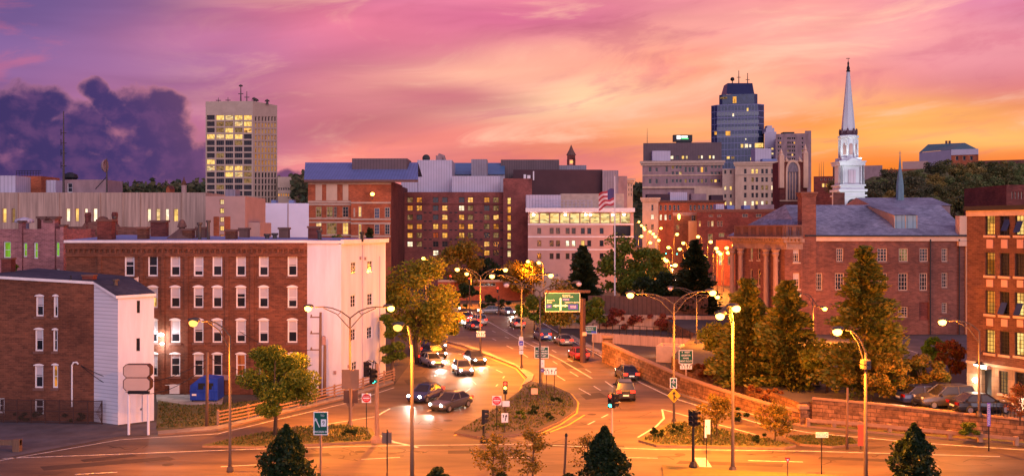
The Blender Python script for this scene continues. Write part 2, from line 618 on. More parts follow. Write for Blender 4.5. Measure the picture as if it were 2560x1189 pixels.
M_lot = pbr('old_asphalt', (0.115, 0.10, 0.105), 0.85, 0.4, 0.5, detail=8)
M_conpad = pbr('concrete_paving', (0.33, 0.31, 0.29), 0.85, 0.2, 0.8, kind='block')
M_walk = pbr('sidewalk_concrete', (0.27, 0.24, 0.21), 0.85, 0.2, 0.8, kind='block')
M_ground = pbr('dusty_ground', (0.085, 0.07, 0.06), 0.95, 0.4, 0.2, detail=8)
M_grass = pbr('lawn', (0.085, 0.10, 0.03), 0.95, 0.5, 1.2, detail=10, col2=(0.13, 0.085, 0.035, 1), bump=0.6)
M_white_paint = pbr('road_paint_white', (0.62, 0.60, 0.55), 0.7, 0.45, 2.5, detail=8)
M_yellow_paint = pbr('road_paint_yellow', (0.62, 0.40, 0.06), 0.7, 0.35, 2.5, detail=8)
M_green = pbr('sign_green', (0.002, 0.085, 0.055), 0.4, 0.12, 0.8)
M_signwhite = pbr('sign_white', (0.78, 0.76, 0.74), 0.4, 0.08, 1.0)
M_signblack = pbr('sign_black', (0.015, 0.015, 0.015), 0.5, 0.1)
M_signred = pbr('sign_red', (0.62, 0.02, 0.02), 0.4, 0.1)
M_signblue = pbr('sign_blue', (0.035, 0.05, 0.42), 0.4, 0.1)
M_signyellow = pbr('sign_yellow', (0.75, 0.42, 0.015), 0.4, 0.1)
M_signback = pbr('sign_back', K(140, 106, 84), 0.6, 0.2)
M_blankface = pbr('blank_sign_face', K(186, 160, 148), 0.5, 0.08)
M_glass = glassmat('window_glass', (0.022, 0.022, 0.028), 0.12, 0.28)
M_glassblue = glassmat('tower_glass', K(46, 58, 92), 0.22, 0.45)
M_goldglow = emit('sunset_glow_pane', K(236, 164, 92), 0.38, 0.45, 1.0, (2.0, 0.4))  # sunset reflection put in as a dim golden glow of the panes
M_blind = pbr('window_blind', K(176, 166, 170), 0.8, 0.08, 3.0, (0.2, 14))
L_warm = emit('lit_amber', (1.0, 0.52, 0.11, 1), 0.83, 0.65, 1.7)
L_yellow = emit('lit_yellow', (1.0, 0.70, 0.22, 1), 0.94, 0.55, 1.5)
L_warm2 = emit('lit_deep_amber', (1.0, 0.40, 0.07, 1), 0.55, 0.8, 1.3, (0.8, 0.9))
L_warm3 = emit('lit_lamp_glow', (1.0, 0.58, 0.18, 1), 0.95, 0.9, 0.9, (1.2, 1.2))
L_yellow2 = emit('lit_pale_yellow', (1.0, 0.78, 0.40, 1), 0.75, 0.75, 1.1, (0.7, 1.5))
L_white = emit('lit_white', (1.0, 0.92, 0.70, 1), 1.09, 0.45, 1.6)
L_dim = emit('lit_dim', (0.75, 0.48, 0.22, 1), 0.29, 0.8, 2.0)
L_red = emit('lit_red_curtain', (0.85, 0.16, 0.05, 1), 0.40, 0.75, 3.0, (2.5, 0.3))
L_green = emit('lit_green', (0.28, 0.62, 0.06, 1), 0.56, 0.25, 0.7)
L_hall = emit('lit_hall', (1.0, 0.80, 0.36, 1), 0.83, 0.75, 1.6, (0.6, 1.6))
L_blue = emit('lit_violet', (0.14, 0.08, 0.5, 1), 0.30, 0.6, 2)
E_sodium = emit('sodium_lens', (1.0, 0.42, 0.06, 1), 10)
E_sodiumlow = emit('warming_lens', (1.0, 0.42, 0.08, 1), 2.2)
E_whitelamp = emit('white_lamp', (1.0, 0.95, 0.85, 1), 30)
E_head = emit('headlight_on', (1.0, 0.93, 0.78, 1), 60)
E_tail = emit('taillight_on', (1.0, 0.016, 0.006, 1), 6)
E_red = emit('red_signal', (1.0, 0.02, 0.008, 1), 9)
E_amber = emit('amber_signal', (1.0, 0.55, 0.05, 1), 10)
E_teal = emit('green_signal', (0.05, 1.0, 0.72, 1), 8)
E_signlit = emit('lit_sign_white', (1, 1, 1, 1), 1.6)
E_signgreen = emit('lit_sign_green', (0.15, 0.9, 0.3, 1), 0.9)

# ---------------------------------------------------------------- facades and buildings
class Fac:
    """a vertical wall plane; u runs to the right as seen from the street, n points out of the wall"""
    def __init__(s, p0, p1):
        s.p = V((p0[0], p0[1], 0))
        e = V((p1[0] - p0[0], p1[1] - p0[1], 0))
        s.len = e.length
        s.u = e.normalized()
        s.n = V((s.u.y, -s.u.x, 0))

    def uz(s, px, py):
        k = (px - CX) / FPX
        # P + u*t = d*(k,1)
        det = s.u.x * (-1) - s.u.y * (-k)
        t = (-s.p.x * (-1) + s.p.y * (-k)) / det
        d = s.p.y + s.u.y * t
        return t, CAMH + (HY - py) / FPX * d

    def W(s, u, z, n=0.0):
        q = s.p + s.u * u + s.n * n
        return V((q.x, q.y, z))

    def rect(s, x0, y0, x1, y1):
        ua, za = s.uz(x0, y1)
        ub, _ = s.uz(x1, y1)
        _, zb = s.uz(x0, y0)
        return (ua, za, ub, zb)

    def box(s, mb, u0, u1, z0, z1, n0, n1, m=0):
        pts = [s.W(u0, z0, n1), s.W(u1, z0, n1), s.W(u1, z0, n0), s.W(u0, z0, n0), s.W(u0, z1, n1), s.W(u1, z1, n1), s.W(u1, z1, n0), s.W(u0, z1, n0)]
        b = len(mb.v)
        mb.v += pts
        for q in ((3, 2, 1, 0), (4, 5, 6, 7), (0, 1, 5, 4), (1, 2, 6, 5), (2, 3, 7, 6), (3, 0, 4, 7)):
            mb.f.append(tuple(b + i for i in q))
            mb.mi.append(m)

    def wall(s, mb, u0, u1, z0, z1, holes, r=0.2, m=0, mrev=None):
        hs = [(max(u0, a), max(z0, b), min(u1, c), min(z1, d)) for a, b, c, d in holes if c > u0 and a < u1 and d > z0 and b < z1]
        us = sorted({u0, u1} | {h[0] for h in hs} | {h[2] for h in hs})
        zs = sorted({z0, z1} | {h[1] for h in hs} | {h[3] for h in hs})
        us = [v for i, v in enumerate(us) if i == 0 or v - us[i - 1] > 1e-4]
        zs = [v for i, v in enumerate(zs) if i == 0 or v - zs[i - 1] > 1e-4]
        for j in range(len(zs) - 1):
            run = None
            zc = (zs[j] + zs[j + 1]) / 2
            for i in range(len(us) - 1):
                uc = (us[i] + us[i + 1]) / 2
                inside = any(h[0] < uc < h[2] and h[1] < zc < h[3] for h in hs)
                if not inside and run is None:
                    run = us[i]
                if run is not None and (inside or i == len(us) - 2):
                    e = us[i] if inside else us[i + 1]
                    mb.face([s.W(run, zs[j]), s.W(e, zs[j]), s.W(e, zs[j + 1]), s.W(run, zs[j + 1])], m)
                    run = None
        mr = m if mrev is None else mrev
        for a, b, c, d in hs:
            mb.face([s.W(a, b), s.W(a, b, -r), s.W(a, d, -r), s.W(a, d)], mr)
            mb.face([s.W(c, b, -r), s.W(c, b), s.W(c, d), s.W(c, d, -r)], mr)
            mb.face([s.W(a, d), s.W(a, d, -r), s.W(c, d, -r), s.W(c, d)], mr)
            mb.face([s.W(a, b, -r), s.W(a, b), s.W(c, b), s.W(c, b, -r)], mr)


PANES = {'D': M_glass, 'L': L_warm, 'Y': L_yellow, 'W': L_white, 'd': L_dim, 'r': L_red, 'G': L_green, 'H': L_hall, 'V': L_blue, 'B': M_glassblue, 'O': M_goldglow}


def window(parent, fac, rc, kind, r=0.2, frame=M_trim, fw=0.09, bars=(0, 1), sub=True, blind=0.0, sill=None, arch=0.0, nm='window', label=None, hood=None):
    a, b, c, d = rc
    mb = MB()
    t0, t1 = -r, -r + 0.07
    fac.box(mb, a, a + fw, b, d, t0, t1)
    fac.box(mb, c - fw, c, b, d, t0, t1)
    fac.box(mb, a + fw, c - fw, b, b + fw, t0, t1)
    fac.box(mb, a + fw, c - fw, d - fw, d, t0, t1)
    bw = fw * 0.45
    for i in range(bars[0]):
        u = a + (c - a) * (i + 1) / (bars[0] + 1)
        fac.box(mb, u - bw / 2, u + bw / 2, b + fw, d - fw, t0, t1 - 0.012)
    for j in range(bars[1]):
        z = b + (d - b) * (j + 1) / (bars[1] + 1)
        fac.box(mb, a + fw, c - fw, z - bw / 2, z + bw / 2, t0, t1 - 0.024)
    mats = [frame]
    if arch:
        # segmental arch head over the opening
        mats.append(hood or frame)
        k = 8
        mid, hw = (a + c) / 2, (c - a) / 2 + 0.07
        pts = []
        for i in range(k + 1):
            t = -1 + 2 * i / k
            pts.append((mid + hw * t, d - 0.02 + arch * (1 - t * t) + 0.03))
        lo = [(mid - hw, d - 0.03), (mid + hw, d - 0.03)]
        poly = [lo[0], lo[1]] + pts[::-1]
        n1 = 0.05
        mb.face([fac.W(u, z, n1) for u, z in poly], 1)
        for i in range(len(poly)):
            q, w = poly[i], poly[(i + 1) % len(poly)]
            mb.face([fac.W(q[0], q[1], n1), fac.W(q[0], q[1], -0.01), fac.W(w[0], w[1], -0.01), fac.W(w[0], w[1], n1)], 1)
    pm = PANES[kind]
    if kind == 'L':
        pm = R.choice((L_warm, L_warm2, L_warm3))
    elif kind == 'Y':
        pm = R.choice((L_yellow, L_yellow, L_yellow2))
    pane = [fac.W(a + fw * .5, b + fw * .5, t0 + 0.02), fac.W(c - fw * .5, b + fw * .5, t0 + 0.02), fac.W(c - fw * .5, d - fw * .5, t0 + 0.02), fac.W(a + fw * .5, d - fw * .5, t0 + 0.02)]
    if not sub:
        mats.append(pm)
        mb.face(pane, len(mats) - 1)
        return mb.build(nm, mats, parent)
    w = mb.build(nm, mats, parent, label=label)
    MB().face(pane).build('pane', pm, w)
    if blind:
        zb = d - (d - b) * blind
        MB().face([fac.W(a + fw * .6, zb, t0 + .035), fac.W(c - fw * .6, zb, t0 + .035), fac.W(c - fw * .6, d - fw * .6, t0 + .035), fac.W(a + fw * .6, d - fw * .6, t0 + .035)]).build('blind', M_blind, w)
    if sill is not None:
        m2 = MB()
        fac.box(m2, a - .1, c + .1, b - .2, b - .02, -0.05, .1)
        m2.build('sill', sill, w)
    return w


class Bld:
    pass


def turned(px0, px1, d):
    """front corners of a rectangular block that stands square to the street it looks down, not to the picture"""
    inner, outer = (px0, px1) if px0 > CX else (px1, px0)
    k, k2 = (inner - CX) / FPX, (outer - CX) / FPX
    a = V((k * d, d, CAMH))
    # a + t * (1, -k) meets the view column k2
    t = (k2 * d - k * d) / (1 + k * k2)
    b = V((a.x + t, d - k * t, CAMH))
    return (a, b) if px0 > CX else (b, a)


def bld(name, label, cat, px0, d0, px1, d1, ytop, depth, zb=0.0, wall=M_conc, roof=M_bluetar, wins=(), r=0.25, frame=M_trim, fw=0.12, bars=(0, 1), sub=True,
        parapet=0.4, group=None, wall2=None, ztop=None, cornice=None, turn=None):
    """a flat-roofed block measured from the photo: front wall from pixel column px0 (distance d0) to px1 (distance d1)"""
    b = Bld()
    p0, p1 = D(px0, HY, d0), D(px1, HY, d1)
    if turn is None:
        turn = px0 > 1285 and d0 == d1
    if turn:
        p0, p1 = turned(px0, px1, d0)
    f = Fac(p0, p1)
    zt = D(px0, ytop, d0).z if ztop is None else ztop
    mid = (p0 + p1) / 2
    b.fac, b.zt, b.depth = f, zt, depth
    b.o = thing(name, (mid.x, mid.y, zb), label, cat, group)
    mb = MB()
    b.rects = []
    for w in wins:
        rc = f.rect(*w[:4])
        b.rects.append((rc, w[4]))
    f.wall(mb, 0, f.len, zb, zt, [q[0] for q in b.rects], r)
    L = f.len
    B0 = lambda z: f.W(0, z, -depth)
    B1 = lambda z: f.W(L, z, -depth)
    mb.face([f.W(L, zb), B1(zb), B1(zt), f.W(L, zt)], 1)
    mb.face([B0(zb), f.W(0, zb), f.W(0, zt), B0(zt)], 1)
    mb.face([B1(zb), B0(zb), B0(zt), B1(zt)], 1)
    # parapet return
    t = 0.3
    out_ = [f.W(0, zt), f.W(L, zt), B1(zt), B0(zt)]
    cen = (out_[0] + out_[1] + out_[2] + out_[3]) / 4
    inn = []
    for q in out_:
        e = cen - q
        inn.append(q + e.normalized() * min(t * 1.4, e.length * .4))
    for i in range(4):
        j = (i + 1) % 4
        mb.face([out_[i], out_[j], inn[j], inn[i]], 0)
        mb.face([inn[i], inn[j], inn[j] - V((0, 0, parapet)), inn[i] - V((0, 0, parapet))], 0)
    b.wall = mb.build('wall', [wall, wall2 or wall], b.o)
    rb = MB()
    rb.face([q - V((0, 0, parapet)) for q in inn])
    b.roof = rb.build('roof', roof, b.o)
    for rc, kind in b.rects:
        window(b.o, f, rc, kind, r, frame, fw, bars, sub)
    if cornice:
        m2 = MB()
        h, pr = cornice[1], cornice[2]
        f.box(m2, -pr, L + pr, zt - h, zt + 0.003, 0.0, pr)
        f.box(m2, -pr * .6, L + pr * .6, zt - h * 1.8, zt - h, 0.0, pr * .55)
        m2.build('cornice', cornice[0], b.o)
    return b


def grid(xs, ys, w, h, pat=None, default='D'):
    """window rectangles from column centres and row centres; pat: list of strings, '-' leaves the cell blank"""
    out = []
    for j, y in enumerate(ys):
        for i, x in enumerate(xs):
            k = default if pat is None or j >= len(pat) else pat[j][i % len(pat[j])]
            if k == '-':
                continue
            out.append((x - w / 2, y - h / 2, x + w / 2, y + h / 2, k))
    return out


def rpat(nx, ny, lit=0.15, kinds='YLdW'):
    return [''.join(R.choice(kinds) if R.random() < lit else 'D' for _ in range(nx)) for _ in range(ny)]


def pbox(parent, name, px0, px1, ytop, ybot, d, depth, mat, d1=None, cap=None):
    """a box measured from the photo, as a part"""
    p0, p1 = D(px0, ytop, d), D(px1, ytop, d if d1 is None else d1)
    z0 = D(px0, ybot, d).z
    f = Fac(p0, p1)
    mb = MB()
    f.box(mb, 0, f.len, z0, p0.z, -depth, 0)
    mats = [mat]
    if cap:
        f.box(mb, -.12, f.len + .12, p0.z + .002, p0.z + .25, -depth - .12, .12, 1)
        mats.append(cap)
    return mb.build(name, mats, parent)


def band(parent, fac, px0, px1, y0, y1, mat, proud=0.06, name='string_course'):
    a, b, c, d = fac.rect(px0, y0, px1, y1)
    mb = MB()
    fac.box(mb, a, c, b, d, 0.0, proud)
    return mb.build(name, mat, parent)


# ---- the four-storey brick block with the white end wall
dB = 90.7
pA, pB = D(165, 600, dB), D(768, 600, dB)
pC, pD = G(853, 989), G(964, 938)
zt = 14.55
brick = thing('brick_block', (pB.x - 8, dB, 0), 'long four-storey red brick block with arched white windows and a white rendered end', 'building')
fB = Fac(pA, pB)
cols = [323.5, 382, 438, 496, 543, 602, 659, 731]
rows = [(634, 690), (713, 769), (795, 856), (880, 940)]
rects = []
for j, (y0, y1) in enumerate(rows):
    for i, x in enumerate(cols):
        if i == 0 and j > 0:
            continue
        rects.append((fB.rect(x - 12.5, y0 + 4, x + 12.5, y1), i, j))
mb = MB()
fB.wall(mb, 0, fB.len, 0, zt - .25, [q[0] for q in rects], .22)
# pilaster strips and corbelled brick band
for x in (250, 355, 408, 466, 568, 631):
    u, _ = fB.uz(x, 600)
    fB.box(mb, u - .18, u + .18, 0.0, zt - 1.55, 0, .13)
fB.box(mb, 0, fB.len, zt - 1.55, zt - 1.2, 0, .15)
fB.box(mb, 0, fB.len, zt - .55, zt - .25, 0, .2)
for i in range(46):
    u = .25 + i * (fB.len - .5) / 45
    fB.box(mb, u - .1, u + .1, zt - 1.2, zt - .85, 0, .16)
fB.box(mb, 0, fB.len, zt - .85, zt - .55, 0, .18)
bw = V((pA.x, dB + 13, 0))
mb.face([(pA.x, dB + 13, 0), (pA.x, dB, 0), (pA.x, dB, zt - .25), (pA.x, dB + 13, zt - .25)], 0)
mb.face([(pD.x, pD.y, 0), (pA.x, dB + 13, 0), (pA.x, dB + 13, zt - .25), (pD.x, pD.y, zt - .25)], 0)
mb.build('brick_wall', M_brick, brick)
kinds = {3: 'DDDDDrrD', 2: 'DDDDDDDD', 1: 'DLDDDDDD', 0: 'DDDDDDDD'}
bl = [[0.35, 0, .55, .6, .55, .5, .55, .6], [0, .5, .5, .55, .5, .5, .55, .5], [0, .6, .6, .5, .6, .6, .55, .5], [0, .5, .4, .5, 0, 0, .4, .5]]
for rc, i, j in rects:
    window(brick, fB, rc, kinds[j][i], .2, M_trim, .13, (0, 1), True, max(0, bl[j][i] + R.uniform(-.22, .2)) if bl[j][i] else 0, M_sill, .17, hood=M_trim)
# white end walls (two planes) with six-light windows
fW1 = Fac(pB, pC)
fW2 = Fac(pC, pD)
w2 = []
for (x, y0, y1) in ((884, 655, 686), (925, 652, 683), (883, 738, 769), (925, 734, 764), (883, 823, 853), (924, 818, 848), (886, 905, 935)):
    w2.append(fW2.rect(x - 6.5, y0, x + 6.5, y1))
mb = MB()
fW1.wall(mb, 0, fW1.len, 0, zt - .35, [], .2)
fW2.wall(mb, 0, fW2.len, 0, zt - .35, w2, .15)
mb.build('white_wall', M_white, brick)
for rc in w2:
    window(brick, fW2, rc, 'D', .12, M_trim, .07, (1, 2), True)
mb = MB()
fW2.box(mb, -.1, fW2.len + .25, zt - .35, zt + .06, 0, .3)
fW1.box(mb, 0.1, fW1.len - .2, zt - .33, zt - .02, 0, .22)
mb.build('fascia', M_trim, brick)
mb = MB()
poly = [(pA.x - .1, dB - .25), (pB.x, dB - .25), (pC.x, pC.y - .1), (pD.x + .1, pD.y), (pD.x + .1, pD.y + .5), (pA.x - .1, dB + 13.2)]
zz = [zt, zt, zt - .04, zt + .02, zt + .05, zt + .45]
mb.prism(poly, [q - .24 for q in zz], zz, 1, 0, True)
roofB = mb.build('roof', [M_bluetar, M_trim], brick)
for (x, y0, y1) in ((905, 610, 960), (948, 640, 955)):
    u, z0_ = fW2.uz(x, y1)
    _, z1_ = fW2.uz(x, y0)
    MB().tube([fW2.W(u, max(.1, z0_), .07), fW2.W(u, min(z1_, zt - .5), .07)], .045, 6).build('downpipe', M_lav, brick)
for (x, y) in ((900, 645), (912, 646), (838, 930), (870, 915)):
    u, z = fW2.uz(x, y) if x > 853 else fW1.uz(x, y)
    mb = MB()
    (fW2 if x > 853 else fW1).box(mb, u - .12, u + .12, z - .15, z + .15, 0, .12)
    mb.build('vent_box', M_greystone, brick)
# things on the roof: chimneys, vent stacks, a glazed lantern
for (x0, x1, y0, yb, d, mt) in ((243, 279, 553, 592, 91.6, M_brickdark), (376, 414, 555, 588, 99, M_brickdark), (563, 588, 578, 598, 93, M_brick), (598, 619, 574, 594, 99, M_sill), (490, 512, 572, 592, 96, M_sill),
                               (697, 720, 573, 594, 99, M_sill), (770, 797, 570, 600, 97, M_brickdark), (343, 366, 572, 592, 93, M_brick), (456, 480, 576, 596, 94, M_brick)):
    p0, p1 = D(x0, y0, d), D(x1, y0, d)
    mb = MB()
    mb.box((p0.x, d, zt - .3), (p1.x, d + .9, p0.z), 0)
    mb.box((p0.x - .1, d - .1, p0.z + .003), (p1.x + .1, d + 1, p0.z + .2), 1)
    mb.build('chimney', [mt, M_sill], roofB)
for (x, y0, d, rr) in ((499, 556, 92.5, .17), (521, 550, 92.5, .15), (799, 574, 94, .2), (287, 540, 94, .12), (668, 584, 96, .22), (687, 582, 96, .22), (905, 579, 94.5, .16)):
    p = D(x, y0, d)
    MB().lathe([(rr, zt - .2), (rr, p.z - .25), (rr * 1.6, p.z - .2), (rr * 1.6, p.z)], (p.x, d, 0), 10).build('vent_pipe', M_steel if x != 905 else M_black, roofB)
p = D(455, 590, 95)
mb = MB()
mb.lathe([(1.6, zt + .1), (.3, zt + 1.1), (.3, zt + 1.2), (.5, zt + 1.25), (.32, zt + 1.8), (.1, zt + 2.0)], (p.x, 95, 0), 8)
mb.build('roof_lantern', M_sill, roofB)

# ---- small brick house with the white shed-roofed end, close to the camera
pa, pb, pc, pd = G(-40, 1049), G(235, 1053), G(295, 1061), G(385, 1050)
pe = V((D(325, 703, 84).x, 84, 0))
house = thing('brick_house', (pb.x - 3, pb.y, 0), 'brown brick house with a windowless grey side, tall white end and sloping dark roof', 'building')
fh = Fac(pa, pb)
hw = [(89, 739, 109, 790), (133, 739, 145, 792), (87, 822, 108, 877), (132, 823, 144, 877), (86, 912, 108, 969), (131, 911, 145, 969), (86, 997, 109, 1035), (-5, 994, 11, 1032)]
za, zb_, zc, zd = D(0, 690, pa.y).z, D(235, 706, pb.y).z, D(295, 742, pc.y).z, D(385, 736, pd.y).z
mb = MB()
hr = [fh.rect(*q) for q in hw]
fh.wall(mb, 0, fh.len, 0, zb_, hr, .2)
mb.face([fh.W(0, zb_), fh.W(fh.len, zb_), fh.W(fh.len, zb_ + .003), fh.W(0, za + .1)], 0)
mb.face([(pa.x, pa.y + 9, 0), (pa.x, pa.y, 0), (pa.x, pa.y, za), (pa.x, pa.y + 9, za)], 0)
mb.face([(pe.x - .6, pa.y + 9, 0), (pa.x, pa.y + 9, 0), (pa.x, pa.y + 9, zb_), (pe.x - .6, pa.y + 9, zb_)], 0)
mb.build('brick_wall', M_brick, house)
for i, rc in enumerate(hr):
    window(house, fh, rc, 'L' if i == 5 else 'D', .18, M_trim, .12, (0, 1), True, .45 if i in (0, 1, 2, 4) else 0, M_sill, .12 if i < 6 else 0)
f1, f2 = Fac(pb, pc), Fac(pc, pd)
mb = MB()
mb.face([f1.W(0, 0), f1.W(f1.len, 0), f1.W(f1.len, zc), f1.W(0, zb_)], 0)
mb.build('grey_wall', M_greyrender, house)
w2 = [f2.rect(342, 751, 350, 782), f2.rect(341, 845, 350, 877), ]
door = f2.rect(341, 988, 357, 1054)
mb = MB()
f2.wall(mb, 0, f2.len, 0, zd, w2 + [door], .15)
mb.face([f2.W(0, zd), f2.W(f2.len, zd), f2.W(f2.len, zd + .002), f2.W(0, zc)], 0)
mb.face([pd, pe, (pe.x, pe.y, zb_ - .1), (pd.x, pd.y, zd)], 0)
mb.face([pe, (pe.x - .6, pa.y + 9, 0), (pe.x - .6, pa.y + 9, zb_), (pe.x, pe.y, zb_ - .1)], 0)
mb.build('white_wall', M_white, house)
for rc in w2:
    window(house, f2, rc, 'D', .12, M_black, .06, (0, 2))
mb = MB()
f2.box(mb, door[0] + .02, door[2] - .02, 0, door[3] - .02, -.15, -.09)
dr = mb.build('door', M_white, house)
mb = MB()
f2.box(mb, door[2] - .16, door[2] - .08, .95, 1.1, -.09, -.03)
mb.build('handle', M_black, dr)
pr1, pr2 = D(318, 704, pd.y + 3.5), V((pa.x, pa.y + 9.1, za + .35))
mb = MB()
rp = [(pa.x - .1, pa.y - .15), (pb.x, pb.y - .15), (pc.x - .05, pc.y - .25), (pd.x + .25, pd.y - .2), (pe.x + .2, pe.y), (pe.x - 2.2, pa.y + 9.1), (pa.x - .1, pa.y + 9.1)]
rz = [za + .1, zb_ + .1, zc + .12, zd + .12, zb_ + .1, zb_ + .12, za + .3]
mb.face([(x, y, z) for (x, y), z in zip(rp, rz)], 0)
for i in range(len(rp)):
    j = (i + 1) % len(rp)
    mb.face([(rp[i][0], rp[i][1], rz[i] - .22), (rp[j][0], rp[j][1], rz[j] - .22), (rp[j][0], rp[j][1], rz[j]), (rp[i][0], rp[i][1], rz[i])], 1)
mb.face([(x, y, z - .22) for (x, y), z in zip(rp[::-1], rz[::-1])], 1)
rh = mb.build('roof', [M_darkroof, M_trim], house)
for (x0, x1, y0, d, mt) in ((3, 27, 648, pa.y + 4, M_brickdark), (205, 232, 690, pb.y + 1.2, M_brickdark)):
    q0, q1 = D(x0, y0, d), D(x1, y0, d)
    mb = MB()
    mb.box((q0.x, d, zb_ - .3), (q1.x, d + .8, q0.z), 0)
    mb.box((q0.x - .06, d - .06, q0.z + .003), (q1.x + .06, d + .86, q0.z + .12), 1)
    mb.build('chimney', [mt, M_sill], rh)
q = D(289, 696, pc.y + 1.6)
MB().lathe([(.17, zc), (.17, q.z - .2), (.3, q.z - .18), (.3, q.z - .05), (.05, q.z)], (q.x, q.y, 0), 10).build('flue', M_steel, rh)
q = D(177, 688, pb.y + .6)
MB().lathe([(.06, zb_), (.06, q.z)], (q.x, q.y, 0), 8).build('vent_pipe', M_black, rh)
# the conduit bend on the wall
pts = [fh.W(fh.uz(182, y)[0], fh.uz(182, y)[1], .12) for y in (1015, 912)] + [fh.W(fh.uz(x, y)[0], fh.uz(x, y)[1], .14) for x, y in ((186, 905), (194, 904), (198, 909))]
MB().tube(pts, .07, 8).build('conduit', M_trim, house)

# ---- castellated brick building with the green windows, far left
q0 = D(-40, 560, 104)
cb = bld('castellated_building', 'pink brick building with stepped parapets and narrow windows glowing green', 'building', -40, 104, 158, 104, 572, 10, 0, M_brick4, M_bluetar,
         [(8, 603, 27, 645, 'G'), (57, 606, 68, 642, 'G'), (84, 605, 95, 646, 'G'), (112, 604, 122, 644, 'D'), (138, 604, 149, 641, 'G'), (84, 674, 96, 692, 'D'), (112, 674, 123, 692, 'D'), (138, 672, 149, 692, 'D')], .25, M_trim, .12, (0, 1))
for (x0, x1, y0, n) in ((50, 58, 556, 0), (107, 115, 549, 0), (133, 140, 549, 0), (115, 133, 556, 0), (153, 162, 566, 0)):
    a, b_, c, d_ = cb.fac.rect(x0, y0, x1, 690)
    mb = MB()
    cb.fac.box(mb, a, c, b_, d_, -.6, .3)
    cb.fac.box(mb, a - .1, c + .1, d_ + .003, d_ + .22, -.7, .4, 1)
    mb.build('buttress', [M_brick4, M_sill], cb.o)
for (x0, x1, y0) in ((93, 113, 546), (121, 141, 546)):
    p = pbox(cb.roof, 'chimney', x0, x1, y0, 575, 108, 1.0, M_brickdark, cap=M_sill)
p = D(61, 549, 106)
MB().lathe([(.45, 15.3), (.45, p.z - .4), (1.0, p.z - .3), (.95, p.z), (.4, p.z + .2), (.05, p.z + .28)], (p.x, 106, 0), 14).build('roof_fan', M_lav, cb.roof, smooth=True)

# ---- curved brick gable behind the block
gd = 112
gb = thing('gabled_building', (D(250, 575, gd).x, gd, 0), 'red brick gable end with a round arched crest behind the long brick block', 'building')
prof = [(165, 577), (165, 566), (205, 566), (212, 556), (238, 553), (246, 543), (254, 540), (262, 543), (270, 553), (286, 555), (294, 566), (352, 568), (352, 577)]
pts = [D(x, y, gd) for x, y in prof]
mb = MB()
front = [(pts[0].x, gd, 0)] + [tuple(p) for p in pts] + [(pts[-1].x, gd, 0)]
mb.face(front[::-1], 0)
mb.face([(x, y + .7, z) for x, y, z in front], 0)
for i in range(len(front) - 1):
    a, b_ = front[i], front[i + 1]
    mb.face([a, b_, (b_[0], b_[1] + .7, b_[2]), (a[0], a[1] + .7, a[2])], 1)
mb.build('gable_wall', [M_brick2, M_sill], gb)
for (x, y0) in ((220, 531), (287, 530)):
    p = D(x, y0, gd + .3)
    MB().lathe([(.55, 14), (.55, p.z - 2.2), (.28, p.z - 2.1), (.36, p.z - 1.6), (.3, p.z - 1.5), (.36, p.z - 1.0), (.3, p.z - .9), (.38, p.z - .3), (.3, p.z)], (p.x, gd + .3, 0), 10).build('chimney_pot', M_brickdark, gb)

# ---- stained concrete block with slot windows
slots = [(6, 521, 16, 556, 'Y'), (29, 521, 38, 556, 'd'), (165, 521, 175, 553, 'W'), (188, 521, 197, 553, 'Y'), (211, 521, 219, 553, 'W'), (233, 521, 243, 553, 'W'), (368, 522, 377, 553, 'W'), (390, 522, 400, 553, 'Y'), (413, 522, 422, 553, 'W'), (434, 522, 445, 553, 'Y')]
cc = bld('concrete_building', 'long windowless stained concrete block with narrow lit slot windows', 'building', -60, 182, 514, 182, 481, 30, 0, M_conc, M_bluetar, slots, .35, M_conc, .05, (0, 0))
for x in (45, 148, 250, 306, 350, 452):
    u, _ = cc.fac.uz(x, 500)
    mb = MB()
    cc.fac.box(mb, u - .12, u + .12, 0, cc.zt - .05, 0, .22)
    mb.build('pier', M_conc, cc.o)
pt = bld('brick_plant_room', 'orange lit plant room with rooftop railings on the concrete block', 'plant room', 40, 196, 103, 196, 440, 8, cc.zt - .4, M_brickplain, M_bluetar)
mb = MB()
for x in range(41, 104, 7):
    p, q = D(x, 440, 196), D(x, 427, 196)
    mb.tube([p, q], .05, 4)
for y in (427, 433):
    mb.tube([D(41, y, 196), D(103, y, 196)], .05, 4)
mb.build('railing', M_black, pt.o)
bld('ribbed_shed', 'pale ribbed metal shed on the roof beside the railed plant room', 'plant room', -40, 190, 39, 190, 439, 8, cc.zt - .4, M_lav, M_bluetar)
bld('low_plant_room', 'low lilac metal plant room between the mast and the railed plant room', 'plant room', 106, 198, 139, 198, 450, 5, cc.zt - .4, M_lav, M_bluetar)
gs = bld('graffiti_penthouse', 'grey block penthouse with a dark door opening under a dish antenna', 'penthouse', 160, 188, 265, 188, 449, 8, cc.zt - .4, M_greystone, M_bluetar, [(168, 457, 181, 481, 'D')])
p = D(176, 436, 190)
MB().lathe([(1.0, p.z - 1.2), (1.5, p.z - .6), (1.3, p.z), (.4, p.z + .4)], (p.x, 190, 0), 10).build('tank', M_black, gs.roof)


def mast(name, label, px, ytop, d, zb, w=.25, dish=None, rungs=True):
    p = D(px, ytop, d)
    o = thing(name, (p.x, d, zb), label, 'mast')
    mb = MB()
    mb.tube([(p.x, d, zb), (p.x, d, zb + (p.z - zb) * .6), (p.x, d, p.z)], [w, w * .7, w * .3], 6)
    mb.build('pole', M_steel, o)
    if rungs:
        mb = MB()
        for t in (.35, .5, .62, .74):
            z = zb + (p.z - zb) * t
            mb.tube([(p.x - .55, d, z), (p.x + .55, d, z)], .07, 5)
            mb.tube([(p.x - .5, d, z - .5), (p.x - .5, d, z + .8)], .07, 5)
        mb.build('antenna_arm', M_black, o)
    return o, p


